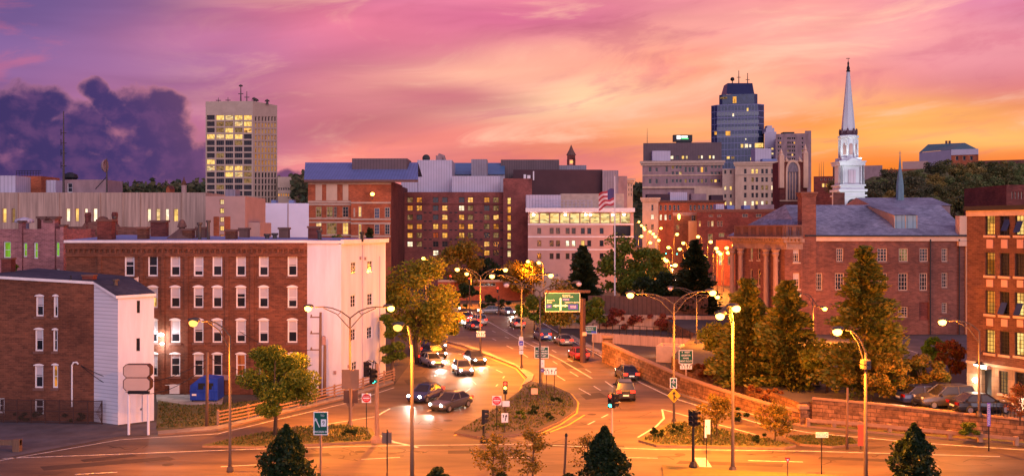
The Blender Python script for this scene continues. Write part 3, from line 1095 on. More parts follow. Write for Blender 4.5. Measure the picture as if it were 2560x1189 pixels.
mast('radio_mast', 'tall thin radio mast rising from the concrete roof', 159, 278, 186, cc.zt - .4)
o, p = mast('dish_mast', 'short lattice mast carrying a curved dish over the grey penthouse', 267, 395, 186, cc.zt - .4, .2, rungs=False)
mb = MB()
q = D(254, 408, 186)
mb.lathe([(.1, 0), (.9, .25), (1.3, .8), (1.25, .85), (.85, .35), (.1, .1)], (q.x, 186, q.z - .5), 14, 0, 'x')
mb.build('dish', M_greystone, o, smooth=True)
MB().tube([(p.x, 186, p.z - 3.6), (p.x - 2.2, 186, p.z - 6)], .08, 5).build('stay', M_black, o)

# ---- pink stair block and pale blocks
pk = bld('pink_stair_block', 'pink concrete block with a lit stair strip of five small windows', 'building', 514, 170, 613, 170, 490, 14, 0, M_pink, M_bluetar,
         [(549, 498, 560, 511, 'Y'), (549, 520, 560, 533, 'Y'), (549, 542, 560, 555, 'Y'), (549, 564, 560, 577, 'Y'), (549, 586, 560, 597, 'L')], .3, M_sill, .1, (1, 1))
pbox(pk.roof, 'air_handler', 563, 588, 473, 491, 173, 3, M_greyrib)
band(pk.o, pk.fac, 534, 548, 541, 600, M_brickplain, .05, 'brick_panel')
band(pk.o, pk.fac, 561, 576, 541, 600, M_brickplain, .05, 'brick_panel')
bld('low_pink_annex', 'low pink annex beside the stair block', 'building', 613, 172, 650, 172, 556, 8, 0, M_pink, M_bluetar)
pw = bld('pale_slab_building', 'blank pale lavender slab building with one tall flue', 'building', 613, 205, 772, 205, 508, 6, 0, turn=True, roof=M_bluetar, wall=pbr('pale_lavender', K(206, 204, 222), .8, .08, .2))
u, _ = pw.fac.uz(720, 550)
mb = MB()
pw.fac.box(mb, u - .1, u + .1, 0, pw.zt - .1, 0, .12)
mb.build('joint', M_greystone, pw.o)
p = D(661, 510, 203)
MB().lathe([(.16, 10), (.16, p.z - .5), (.3, p.z - .5), (.3, p.z)], (p.x, 203, 0), 8).build('flue', M_trim, pw.o)
for x in (684, 728):
    pbox(pw.roof, 'roof_vent', x - 6, x + 6, 500, 512, 209, 2, M_bluetar)

# ---- concrete office tower, upper left of the middle
tx = [526.5, 550, 572.5, 596, 619]
ty = [294 + 15.8 * i for i in range(14)]
tp = ['DYYYY', 'DddYY', 'DdYdL', 'YYYYD', 'DDDdD', 'DDDDD', 'DdDDD', 'YDDDD', 'YdYYd', 'DDYYd', 'DDDDd', 'DdDDD', 'DDDDD', 'DDDdD']
d0, d1, d2 = 452, 450, 466
tw = bld('office_tower', 'tall beige concrete office tower with gridded windows and antennas on its flat top', 'tower', 514, d0, 632, d1, 254, 16, 0, M_beige, M_bluetar, grid(tx, ty, 20, 12.2, tp), .5, M_tan, .10, (3, 0))
b1 = D(632, 252, d1)
b2 = D(693, 262, d2)
fr = Fac(b1, b2)
mb = MB()
xs = [640, 648.5, 657, 665, 673, 681, 688.5]
rr = [fr.rect(x - 2.6, y - 7 + 1, x + 2.6, y + 6, ) for y in [297 + 15.6 * i for i in range(14)] for x in xs]
fr.wall(mb, 0.02, fr.len, 0, tw.zt - .02, rr, .5)
mb.build('side_wall', M_beige, tw.o)
side = [MB(), MB()]
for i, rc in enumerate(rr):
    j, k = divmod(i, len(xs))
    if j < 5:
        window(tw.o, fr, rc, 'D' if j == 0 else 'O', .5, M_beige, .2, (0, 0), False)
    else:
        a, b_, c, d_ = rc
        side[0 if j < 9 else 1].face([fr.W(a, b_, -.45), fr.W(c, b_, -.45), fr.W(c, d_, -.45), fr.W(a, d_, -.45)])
side[0].build('window', M_goldglow, tw.o, kind='stuff')
side[1].build('window', M_glass, tw.o, kind='stuff')
band(tw.o, tw.fac, 554, 590, 260, 283, M_beige, .15, 'blank_sign_panel')
for (x, yt, w) in ((546, 244, .25), (570, 243, .25), (602, 211, .4), (617, 228, .3), (635, 243, .5), (641, 246, .5), (668, 248, .7)):
    p = D(x, yt, 458)
    mb = MB()
    mb.tube([(p.x, 458, tw.zt - .5), (p.x, 458, p.z)], [w, w * .4], 6)
    mb.tube([(p.x - 1.2, 458, (p.z + tw.zt) / 2), (p.x + 1.2, 458, (p.z + tw.zt) / 2)], .2, 5)
    if w > .35:
        mb.lathe([(.9, 0), (1.0, .5), (.3, .8)], (p.x, 458, p.z - 1), 10)
    mb.build('antenna', M_steel, tw.roof)
lt = bld('low_beige_office', 'low beige office with a dark strip of windows beside the concrete tower', 'building', 694, 462, 730, 462, 442, 20, 0, M_beige, M_bluetar,
         grid([697 + 6 * i for i in range(6)], [472, 487], 4.4, 7, ['DDDDDD', 'LLLLLL']), .4, M_beige, .15, (0, 0), False)
u0, _ = lt.fac.uz(694, 442)
mb = MB()
for i in range(6):
    lt.fac.box(mb, 1.2 + i * 1.1, 1.6 + i * 1.1, lt.zt - 4.5, lt.zt - 2.2, 0, .2)
mb.build('fin', M_tan, lt.o)

# ---- brick museum with the blue seam roof
md = 232
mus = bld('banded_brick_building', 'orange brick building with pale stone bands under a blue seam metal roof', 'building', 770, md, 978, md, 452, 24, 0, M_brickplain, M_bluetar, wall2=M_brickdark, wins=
          [(789, 516, 804, 543, 'd'), (816, 516, 832, 543, 'd'), (834, 516, 842, 543, 'D'), (856, 516, 871, 543, 'D'), (896, 516, 904, 543, 'Y'), (936, 520, 949, 546, 'B'), (962, 518, 975, 544, 'D'),
           (789, 556, 804, 586, 'Y'), (816, 556, 842, 586, 'd'), (856, 556, 871, 586, 'Y'), (896, 556, 904, 590, 'Y'), (936, 560, 949, 590, 'B'), (962, 560, 975, 586, 'D')], r=.3, frame=M_tan, fw=.14, bars=(1, 2))
for (y0, y1) in ((456, 461), (502, 507), (509, 513), (544, 548), (553, 557), (586, 590)):
    band(mus.o, mus.fac, 770, 978, y0, y1, M_tan, .12)
for (x0, x1) in ((789, 805), (816, 843), (857, 871)):
    band(mus.o, mus.fac, x0, x1, 460, 501, M_cream, .1, 'blind_panel')
band(mus.o, mus.fac, 880, 978, 499, 600, M_brickplain, 1.4, 'projecting_bay')
for y0 in (505, 546, 556, 588):
    a, b_, c, d_ = mus.fac.rect(880, y0, 978, y0 + 4)
    mb = MB()
    mus.fac.box(mb, a - .05, c + .05, b_, d_, 1.4, 1.5)
    mb.build('bay_band', M_tan, mus.o)
for (x0, y0, x1, y1, k) in ((896, 516, 904, 542, 'Y'), (884, 520, 888, 542, 'd'), (936, 520, 949, 546, 'B'), (962, 518, 975, 544, 'D'), (896, 560, 904, 600, 'Y'), (936, 560, 949, 586, 'B'), (962, 560, 975, 586, 'D')):
    fb = Fac(mus.fac.W(0, 0, 1.42), mus.fac.W(mus.fac.len, 0, 1.42))
    window(mus.o, fb, fb.rect(x0, y0, x1, y1), k, .01, M_tan, .14, (1, 2))
mb = MB()
e0, e1, r0, r1 = D(760, 449, md - 1.5), D(1045, 449, md - 1.5), D(763, 406, md + 13), D(1045, 406, md + 13)
mb.face([e0, e1, r1, r0])
mb.face([e1, e0, e0 - V((0, 0, .6)), e1 - V((0, 0, .6))][::-1], 1)
mb.face([e0, r0, r0 - V((0, 0, 4)), e0 - V((0, 0, .6))], 1)
mb.face([r0, r1, (r1.x, r1.y + 12, r1.z - 3), (r0.x, r0.y + 12, r0.z - 3)])
mr = mb.build('metal_roof', [M_blueroof, M_sill], mus.o)
pbox(mr, 'roof_box', 880, 1018, 396, 424, md + 7, 10, M_darkrib)
q = D(931, 485, md - 3)
fl = thing('roof_flood_lamp', (q.x, q.y, D(931, 499, md - 3).z), 'bright round flood lamp over the flat bay of the banded brick building', 'lamp')
MB().tube([(q.x, q.y, D(931, 499, md - 3).z), (q.x, q.y, q.z)], .08, 6).build('pole', M_steel, fl)
MB().lathe([(.15, -.4), (.42, -.25), (.5, 0), (.42, .25), (.15, .4)], q, 12).build('bulb', E_sodium, fl, smooth=True)

# ---- mechanical roofscape behind the hotel
hz = bld('ribbed_plant_tower', 'tall pale ribbed metal plant box with round vents on its top', 'building', 1043, 276, 1130, 276, 400, 16, 0, M_lav, M_bluetar)
for (x, w) in ((1066, 12),):
    p = D(x, 398, 280)
    MB().lathe([(.25, -.1), (1.1, 0), (1.15, .25), (.9, .3), (.25, .3)], (p.x, 279, p.z + .2), 16, 0, 'y').build('round_vent', M_black, hz.roof)
p = D(1098, 398, 280)
mb = MB()
mb.box((p.x - .9, 279, p.z - .8), (p.x + .9, 281, p.z + 1.0))
mb.tube([(p.x - .3, 280, p.z + 1.1), (p.x + 1.2, 280, p.z + .6), (p.x + 1.6, 280, p.z - .4)], [.7, .7, .5], 10)
mb.build('duct', M_greystone, hz.roof)
tl = bld('teal_roofed_hall', 'long hall with a teal seam roof behind the plant boxes', 'building', 1018, 290, 1262, 290, 436, 20, 0, M_lav, M_teal, grid([1190 + 14 * i for i in range(1)], [434], 5, 7, ['Y']), .3, M_lav)
mb = MB()
e0, e1, r0, r1 = D(1018, 436, 289), D(1262, 436, 289), D(1018, 407, 304), D(1262, 407, 304)
mb.face([e0, e1, r1, r0])
mb.face([r0, r1, (r1.x, r1.y + 15, r1.z - 4), (r0.x, r0.y + 15, r0.z - 4)])
mb.build('seam_roof', M_teal, tl.o)
bld('slim_metal_box', 'slim grey ribbed metal stair box against the teal roof', 'building', 1178, 282, 1218, 282, 398, 8, 0, M_greyrib, M_bluetar)
bld('low_metal_plant', 'low white metal plant level above the hotel parapet', 'building', 1130, 270, 1250, 270, 440, 8, 0, M_lav, M_bluetar)
bld('long_ribbed_penthouse', 'long dark ribbed metal penthouse below the small church spire', 'building', 1252, 300, 1398, 300, 399, 20, 0, M_darkrib, M_bluetar)
bld('low_grey_penthouse', 'low grey metal penthouse stepping down from the long ribbed one', 'building', 1398, 302, 1466, 302, 413, 18, 0, M_greyrib, M_bluetar)
dk = bld('dark_clad_theatre', 'windowless brown black clad block with lit ground tower behind the glass-floored office', 'building', 1283, 285, 1506, 285, 424, 14, 0, M_darkwall, M_darkroof)
for (x, w, y) in ((1312, 6, 436), (1322, 8, 438), (1334, 3, 428)):
    pbox(dk.roof, 'roof_unit', x - w / 2, x + w / 2, y, 450, 281, 1.5, M_trim)
bld('grey_stair_tower', 'grey metal stair tower at the end of the dark clad block', 'building', 1506, 283, 1546, 283, 426, 14, 0, M_greyrib, M_bluetar)
bld('narrow_grey_block', 'narrow lilac grey block beside the grey stair tower', 'building', 1546, 284, 1568, 284, 440, 10, 0, M_greystone, M_bluetar)
nb = bld('sliver_stone_building', 'sliver of pale stone building with a jutting cornice beside the street', 'building', 1568, 330, 1582, 330, 446, 16, 0, M_cream, M_bluetar, grid([1572, 1578], [462, 474, 486], 3, 8), .3, M_cream, .1, (0, 0), False, cornice=(M_cream, .8, .9))

# ---- hotel
hx = [1025, 1048, 1089, 1112, 1154, 1176, 1217, 1240]
hy = [499.5, 520, 543, 566, 588, 610, 632]
hp = ['dLDDDLLd', 'LLDLWdDd', 'dDDLLddL', 'LLLLLLdL', 'LdrLLdDd', 'WdDDDdLD', '--WDDDLD']
ho = bld('brick_hotel', 'seven-storey mauve brick hotel with paired square windows, many lit amber', 'building', 1003, 262, 1262, 262, 480, 18, 0, M_brickhotel, M_bluetar,
         grid(hx, hy, 15, 14.5, hp) + grid([1273 - 14.5], [], 1, 1), .4, M_sill, .16, (1, 1))
u0, _ = ho.fac.uz(1003, 520)
for y in (531, 553, 575, 598, 620, 642):
    for x in (1063, 1076, 1127, 1140, 1190, 1203, 1254):
        a, b_, c, d_ = ho.fac.rect(x - 3.5, y - 1.5, x + 3.5, y + 1.5)
        mb = MB()
        ho.fac.box(mb, a, c, b_, d_, 0, .08)
        mb.build('air_grille', M_black, ho.o)
band(ho.o, ho.fac, 1003, 1262, 509, 511.5, M_brickdark, .12)
st = bld('brick_stair_wing', 'tall blank brick wing with one column of lit stair windows', 'building', 1258, 258, 1330, 258, 446, 18, 0, M_brickhotel, M_bluetar,
         grid([1273], [502, 524, 546, 568, 590, 612, 634], 10, 17, ['Y', 'L', 'L', 'Y', 'L', 'Y', 'Y']), .4, M_sill, .12, (0, 1))
bld('link_block', 'narrow dark brick link between the banded building and the hotel', 'building', 978, 256, 1005, 256, 466, 14, 0, M_brickdark, M_bluetar)
bld('ribbed_link_plant', 'low ribbed metal plant above the narrow brick link', 'building', 1003, 274, 1043, 274, 448, 10, 0, M_lav, M_bluetar)

# ---- office with the glass floor
od = 240
of_ = bld('glass_floor_office', 'pale pink panelled office with one fully glazed lit upper floor and a roof terrace', 'building', 1320, od, 1584, od, 524, 22, 0, M_pink, M_bluetar,
          [(1324 + i * 25.3, 532, 1324 + i * 25.3 + 24, 558, 'H') for i in range(10)] + grid([1348, 1379, 1395, 1419, 1434, 1457, 1473, 1504], [577, 608, 640], 10, 15, ['DDDDDDDD', 'DDDWWYDD', 'DDDDDDDD']) +
          [(1533, 563, 1577, 600, 'D')], .5, M_sill, .1, (0, 0))
for (y0, y1) in ((559, 562), (590, 593), (622, 625)):
    band(of_.o, of_.fac, 1320, 1584, y0, y1, M_trim, .1)
a, b_, c, d_ = of_.fac.rect(1314, 520, 1586, 530)
mb = MB()
of_.fac.box(mb, a, c, b_, d_, .003, 1.2)
mb.build('eaves_slab', M_trim, of_.o)
pbox(of_.roof, 'terrace_box', 1315, 1402, 487, 524, od + 6, 8, M_lav)
pbox(of_.roof, 'terrace_box', 1402, 1560, 484, 524, od + 10, 8, M_tan)
mb = MB()
for i in range(16):
    x = 1330 + i * 10
    mb.tube([D(x, 524, od + 2), D(x, 501, od + 2)], .06, 4)
for y in (501, 508, 516):
    mb.tube([D(1330, y, od + 2), D(1480, y, od + 2)], .06, 4)
mb.build('terrace_screen', M_lav, of_.roof)
for x in (1334, 1413, 1464, 1475, 1531, 1559):
    q = D(x, 537, od + 0.6)
    MB().lathe([(.1, -.15), (.3, -.05), (.3, .05), (.1, .15)], (q.x, od - .25, q.z), 8).build('ceiling_lamp', E_whitelamp, of_.o)
# flag pole and wind-blown flag in front of it
fd = 172
q0, q1 = D(1537, 440, fd), G(1537, 790)
fp = thing('flag_pole', (q1.x, fd, 0), 'tall white flag pole standing among the trees before the glass-floored office', 'flag pole')
MB().tube([(q0.x, fd, 0), (q0.x, fd, q0.z)], [.16, .08], 8).build('pole', M_trim, fp)
MB().lathe([(.02, 0), (.18, .15), (.02, .32)], (q0.x, fd, q0.z), 8).build('finial', M_tan, fp)
fg = MB()
fl0 = D(1535, 472, fd)
for i in range(14):
    for j in range(7):
        def fpnt(i, j):
            u, w = i / 14, j / 7
            return (fl0.x - u * 2.7, fd + .35 * math.sin(u * 7 + w * 2.2) * (.3 + u), fl0.z - w * 2.9 - u * u * 1.0 + .15 * math.sin(u * 9 + w * 3))
        star = i < 6 and j >= 0 and j < 4
        m = 2 if (i < 6 and j < 4) else (0 if j % 2 == 0 else 1)
        fg.face([fpnt(i, j), fpnt(i, j + 1), fpnt(i + 1, j + 1), fpnt(i + 1, j)], m)
tag(fg.build('flag', [pbr('flag_red', K(170, 60, 70), .8, .1), pbr('flag_white', K(215, 190, 190), .8, .05), pbr('flag_blue', K(80, 70, 110), .8, .1)], smooth=True), 'striped flag flying loosely from the tall white pole', 'flag')

# ---- little church tower on the skyline
p = D(1428, 410, 520)
ct = thing('brick_church_tower', (p.x, 520, 0), 'slim brick bell tower with a pointed dark roof on the skyline above the penthouses', 'church tower')
hw_ = 10 / FPX * 520
mb = MB()
zt0, zt1, zt2, zt3 = D(0, 412, 520).z, D(0, 398, 520).z, D(0, 388, 520).z, D(0, 362, 520).z
mb.box((p.x - hw_, 518, 0), (p.x + hw_, 518 + 2 * hw_, zt0 - .02))
for sx in (-1, 1):
    mb.box((p.x + sx * hw_ * .75 - .55, 518, zt0), (p.x + sx * hw_ * .75 + .55, 518 + 2 * hw_, zt1))
mb.box((p.x - hw_ * .95, 518, zt1 + .003), (p.x + hw_ * .95, 518 + 2 * hw_, zt2))
mb.build('tower', M_brickdark, ct)
MB().lathe([(hw_ * 1.25, zt2 + .004), (hw_ * .55, (zt2 + zt3) / 2), (.1, zt3)], (p.x, 518 + hw_, 0), 8).build('spire', M_sill, ct)
MB().lathe([(.6, -.8), (1.0, 0), (.6, .8)], (p.x, 518.5, (zt0 + zt1) / 2), 8).build('bell_lamp', L_yellow, ct)

# ---------------------------------------------------------------- downtown on the right
bk = bld('bank_block', 'dark ribbed penthouse block carrying a lit rooftop sign', 'building', 1608, 462, 1804, 462, 358, 24, 0, M_darkrib, M_bluetar,
         [(1676, 389, 1684, 398, 'W'), (1690, 389, 1697, 398, 'D'), (1704, 389, 1711, 398, 'Y'), (1714, 389, 1720, 398, 'Y'), (1745, 388, 1750, 397, 'd'), (1752, 388, 1758, 397, 'W'), (1772, 388, 1778, 397, 'Y'), (1781, 388, 1787, 397, 'W')], .4, M_darkrib, .15, (0, 0))
pbox(bk.o, 'roof_store', 1631, 1676, 377, 402, 458, 3, M_lav)
sg = thing('rooftop_sign', D(1706, 357, 465), 'dark rooftop sign box with a white panel and a green line', 'sign')
pbox(sg, 'sign_box', 1684, 1731, 337, 354, 465, 3, M_black)
pbox(sg, 'sign_leg', 1692, 1729, 354, 360, 465.5, 2, M_black)
f = Fac(D(1684, 337, 464.9), D(1731, 337, 464.9))
for (x0, y0, x1, y1, m, nme) in ((1692, 339, 1701, 348, E_signlit, 'white_square'), (1703, 340, 1719, 344, E_signlit, 'white_lettering'), (1703, 345.5, 1721, 348, E_signgreen, 'green_lettering')):
    a, b_, c, d_ = f.rect(x0, y0, x1, y1)
    mb = MB()
    f.box(mb, a, c, b_, d_, 0, .15)
    mb.build(nme, m, sg)
mast('whip_mast', 'thin whip mast at the edge of the dark ribbed penthouse', 1618, 320, 459, D(0, 358, 459).z - .4, .15, rungs=False)
st2 = [(1621, 417, 1629, 430, 'D'), (1638, 419, 1645, 429, 'D'), (1663, 416, 1670, 430, 'D'), (1621, 447, 1629, 459, 'D'), (1638, 447, 1645, 459, 'D'), (1664, 447, 1670, 459, 'D')]
st2 += grid([1682, 1692, 1701], [418, 433, 452], 7, 9, ['dDD', 'DDY', 'DDD']) + grid([1714, 1724, 1732, 1746, 1755, 1765], [424], 7, 14, ['DDDDLD']) + grid([1714, 1724, 1732, 1746, 1755, 1765], [452], 6, 10, ['dDDDdD']) + grid([1780, 1789, 1798], [417, 433, 452], 7, 8, ['DDD', 'DDD', 'dYD'])
gb2 = bld('grey_stone_block', 'weathered grey stone block with arched and grouped windows below the dark penthouse', 'building', 1606, 455, 1806, 455, 403, 20, 0, M_greystone, M_bluetar, st2, .4, M_tan, .15, (0, 0), cornice=(M_tan, 1.2, 1.2))
u0 = band(gb2.o, gb2.fac, 1606, 1806, 466, 471, M_cream, 1.0, 'cornice_band')
band(gb2.o, gb2.fac, 1606, 1806, 437, 440, M_cream, .3)
bld('striped_stone_block', 'dark striped stone block with a flat metal top between brick and stone fronts', 'building', 1736, 400, 1806, 400, 470, 14, 0, M_cream, M_bluetar)
bld('cream_annex', 'narrow cream block with lit windows between the grey stone block and the cream offices', 'building', 1806, 440, 1840, 440, 422, 18, 0, M_tan, M_bluetar,
    grid([1813, 1827], [430, 470, 490, 508], 6, 10, ['DD', 'YY', 'DD', 'YY']), .4, M_cream, .12, (0, 0), False)
cr = bld('cream_office', 'cream stone office with paired windows and a lit lower row', 'building', 1838, 436, 1944, 436, 405, 22, 0, M_cream, M_bluetar,
         grid([1863, 1881.5, 1892, 1906, 1916.5, 1931], [428, 449, 469, 488, 508], 7, 12, ['DYYDDD', 'DdDDDD', 'DDDddW', 'DDDDDD', 'WWYWdD']), .4, M_tan, .14, (0, 1), cornice=(M_cream, 1.0, .8))
band(cr.o, cr.fac, 1838, 1944, 436, 438, M_tan, .3)
pbox(cr.roof, 'roof_unit', 1906, 1942, 397, 407, 440, 4, M_bluetar)
pbox(cr.roof, 'roof_screen', 1888, 1928, 371, 410, 446, 8, M_lav)

# glass tower with chamfered corners and stepped top
gt = thing('glass_tower', (D(1845, 500, 610).x, 612, 0), 'blue glass office tower with angled corners and a stepped slanted top', 'tower')


def glass_poly(mb, px0, px1, ytop, ybot, d, dep, ch, m=0):
    a, b_ = turned(px0, px1, d)
    z0, z1 = (D(0, ybot, d).z if ybot else 0.0), D(0, ytop, d).z
    q = Fac(a, b_)
    P = [q.W(u, 0, n) for u, n in ((ch, 0), (q.len - ch, 0), (q.len, -ch), (q.len, -dep), (0, -dep), (0, -ch))]
    P = [(p.x, p.y) for p in P]
    mb.prism(P, z0, z1, m, m)
    return P, z0, z1


mb = MB()
P, z0, z1 = glass_poly(mb, 1778, 1911, 263, None, 605, 30, 4.0)
P2, _, z2 = glass_poly(mb, 1798, 1894, 237, 263.0, 609, 22, 2)
mb.build('glass_shaft', M_glassblue, gt)
mb = MB()
a, b_ = D(1816, 236, 612), D(1886, 236, 612)
a2, b2 = D(1819, 208, 617), D(1881, 208, 617)
mb.face([a, b_, b2, a2])
mb.face([b_, (b_.x, 630, b_.z), (b2.x, 628, b2.z), b2])
mb.face([(a.x, 630, a.z), a, a2, (a2.x, 628, a2.z)])
mb.face([a2, b2, (b2.x, 628, b2.z), (a2.x, 628, a2.z)])
mb.build('slanted_crown', pbr('navy_cladding', K(40, 44, 78), .4, .2, .1), gt)
mb = MB()
fT = Fac((P[0][0], P[0][1]), (P[1][0], P[1][1]))
fl_h = 4.0
zz = 30.0
while zz < z1:
    for q in range(len(P)):
        if q in (2, 3, 4):
            continue
        ff = Fac(P[q], P[(q + 1) % 6])
        ff.box(mb, 0, ff.len, zz - .25, zz + .25, -.01, .12)
    zz += fl_h
for i in range(13):
    u = fT.len * i / 12
    fT.box(mb, u - .14, u + .14, 30, z1, 0, .15)
f5 = Fac(P[5], P[0])
f5.box(mb, f5.len * .5 - .1, f5.len * .5 + .1, 30, z1, 0, .15)
mb.build('mullion', pbr('mullion_grey', K(120, 118, 150), .5, .1), gt)
dark = MB()
for y in (281, 302, 318, 336):
    a_, b1_, c_, d_ = fT.rect(1792, y, 1897, y + 9)
    fT.box(dark, a_, c_, b1_, d_, 0, .06)
dark.build('dark_floor_band', pbr('dark_glass_band', K(34, 38, 66), .15, .2, .2, spec=.8), gt)
for (x0, y0, x1, y1, k) in ((1814, 328, 1826, 339, 'L'), (1786, 329, 1792, 337, 'L'), (1852, 360, 1858, 369, 'Y'), (1862, 360, 1870, 369, 'W'), (1873, 361, 1878, 368, 'W'), (1887, 358, 1908, 369, 'Y'),
                            (1817, 391, 1824, 397, 'Y'), (1828, 391, 1836, 397, 'd'), (1876, 394, 1884, 401, 'Y'), (1867, 270, 1871, 278, 'Y'), (1831, 284, 1835, 291, 'W'), (1863, 346, 1866, 350, 'W')):
    a_, b1_, c_, d_ = fT.rect(x0, y0, x1, y1)
    mb = MB()
    fT.box(mb, a_, c_, b1_, d_, 0, .2)
    mb.build('lit_window', PANES[k], gt)
fU = Fac(P2[0], P2[1])
for (x0, y0, x1, y1, k) in ((1832, 242, 1841, 258, 'L'), (1801, 243, 1818, 248, 'd')):
    a_, b1_, c_, d_ = fU.rect(x0, y0, x1, y1)
    mb = MB()
    fU.box(mb, a_, c_, b1_, d_, 0, .2)
    mb.build('lit_window', PANES[k], gt)
for (x, y, w) in ((1831, 198, .9), (1847, 178, .25), (1869, 184, .25)):
    q = D(x, y, 620)
    mb = MB()
    mb.tube([(q.x, 620, a2.z - .5), (q.x, 620, q.z)], [.35, .2], 6)
    if w > .5:
        mb.lathe([(.2, -1.4), (1.2, -.8), (1.4, 0), (1.0, .9), (.2, 1.3)], q, 10)
    else:
        mb.tube([(q.x - 1.3, 620, q.z - 4), (q.x + 1.3, 620, q.z - 4)], .2, 5)
        mb.lathe([(.1, -.3), (.4, 0), (.1, .3)], q, 8)
    mb.build('antenna', M_black, gt)
wt = bld('stepped_white_tower', 'slim pale stepped tower between the blue glass tower and the grey apartment block', 'tower', 1911, 590, 1941, 590, 330, 16, 0, M_lav, M_bluetar, grid([1923, 1931], [372, 384, 395], 6, 5, ['DY', 'DY', 'YD']), .4, M_lav, .1, (0, 0), False)
pbox(wt.roof, 'upper_stage', 1915, 1936, 320, 331, 592, 10, M_lav)
pbox(wt.roof, 'upper_stage', 1918, 1930, 314, 321, 594, 6, M_lav)
ap = bld('apartment_block', 'grey lilac apartment block with rows of small paired windows', 'building', 1939, 560, 2012, 560, 335, 30, 0, M_greystone, M_bluetar,
         grid([1946, 1951, 1970, 1975, 1981, 1986, 2006], [346, 357, 367, 377, 387, 397, 408], 4.2, 5.5, ['DDDDDDD', 'DLDDDLD', 'DDDDDDD', 'DDdDDDd', 'DDDDYDD', 'DDDDDDD', 'DDDDDDD']), .4, M_tan, .1, (0, 0), False)
pbox(ap.roof, 'stair_head', 1959, 1986, 330, 337, 566, 6, M_black)
bld('slab_stair_tower', 'narrow grey slab tower forming the end of the apartment block', 'building', 2012, 558, 2028, 558, 327, 24, 0, M_greystone, M_bluetar)

# gothic church tower with the tall pointed window
gd2 = 330
gc = thing('gothic_tower', (D(1982, 500, gd2).x, gd2, 0), 'brick gothic church tower with crocketed pinnacles and one tall pointed tracery window', 'church tower')
fG = Fac(D(1949, HY, gd2), D(2018, HY, gd2))
wr = fG.rect(1968, 430, 1996, 498)
mb = MB()
zG = D(0, 404, gd2).z
fG.wall(mb, 0, fG.len, 0, zG, [wr], .5)
mb.face([fG.W(fG.len, 0), fG.W(fG.len, 0, -9), fG.W(fG.len, zG, -9), fG.W(fG.len, zG)])
mb.face([fG.W(0, 0, -9), fG.W(0, 0), fG.W(0, zG), fG.W(0, zG, -9)])
mb.face([fG.W(0, zG), fG.W(fG.len, zG), fG.W(fG.len, zG, -9), fG.W(0, zG, -9)])
mb.build('tower_wall', M_brickdark, gc)
mid, hwid = (wr[0] + wr[2]) / 2, (wr[2] - wr[0]) / 2
hgt = fG.uz(1982, 403)[1]
mb = MB()
ow, iw = hwid + .55, hwid - .05
prev = None
kk = 9
for i in range(kk + 1):
    t = i / kk
    z = wr[1] if i == 0 else wr[3] - .2 + (hgt - wr[3]) * math.sin(t * math.pi / 2)
for sgn in (-1, 1):
    pts_o = [(mid + sgn * ow, wr[1] - .3), (mid + sgn * ow, wr[3])] + [(mid + sgn * ow * math.cos(t * math.pi / 2 / 6) ** 1.0, wr[3] + (hgt - wr[3] + .5) * math.sin(t * math.pi / 2 / 6) ** .85) for t in range(1, 7)]
    pts_i = [(mid + sgn * iw, wr[1] - .3), (mid + sgn * iw, wr[3])] + [(mid + sgn * iw * math.cos(t * math.pi / 2 / 6), wr[3] + (hgt - wr[3] - .3) * math.sin(t * math.pi / 2 / 6) ** .85) for t in range(1, 7)]
    for i in range(len(pts_o) - 1):
        q = [pts_i[i], pts_o[i], pts_o[i + 1], pts_i[i + 1]]
        if sgn < 0:
            q = q[::-1]
        mb.face([fG.W(u, z, .35) for u, z in q])
        mb.face([fG.W(*pts_o[i], .0), fG.W(*pts_o[i + 1], .0), fG.W(*pts_o[i + 1], .35), fG.W(*pts_o[i], .35)])
        mb.face([fG.W(*pts_i[i], -.4), fG.W(*pts_i[i + 1], -.4), fG.W(*pts_i[i + 1], .35), fG.W(*pts_i[i], .35)])
for t in (-.5, 0, .5):
    fG.box(mb, mid + t * hwid - .1, mid + t * hwid + .1, wr[1], wr[3], -.45, -.2)
gw = mb.build('window', M_cream, gc)
mb = MB()
mb.face([fG.W(wr[0], wr[1], -.44), fG.W(wr[2], wr[1], -.44), fG.W(wr[2], wr[3], -.44), fG.W(wr[0], wr[3], -.44)])
arch = [(mid + iw * math.cos(t * math.pi / 12), wr[3] + (hgt - wr[3] - .3) * abs(math.sin(t * math.pi / 12)) ** .85) for t in range(13)]
mb.face([fG.W(u, z, .06) for u, z in arch])
mb.build('pane', pbr('tracery_glass', K(116, 96, 104), .3, .5, .8, (2, .6)), gw)
for (x, yt, yb) in ((1953, 372, 404), (2013, 360, 404), (1966, 392, 404), (1999, 392, 404)):
    q = D(x, yb, gd2)
    t = D(x, yt, gd2)
    w = 1.0 if yb - yt > 20 else .5
    mb = MB()
    mb.box((q.x - w * .8, gd2 - .9, zG - 9 if w > .8 else zG), (q.x + w * .8, gd2 + w * .8, q.z + (t.z - q.z) * .45))
    zc0 = q.z + (t.z - q.z) * .45
    mb.lathe([(w * 1.15, zc0 + .003), (w * .5, zc0 + (t.z - zc0) * .4), (w * .7, zc0 + (t.z - zc0) * .42), (.06, t.z)], (q.x, gd2, 0), 6)
    mb.build('pinnacle', M_cream, gc)
band(gc, fG, 1949, 2018, 402, 405, M_cream, .3)
band(gc, fG, 1949, 2018, 500, 503, M_cream, .3)

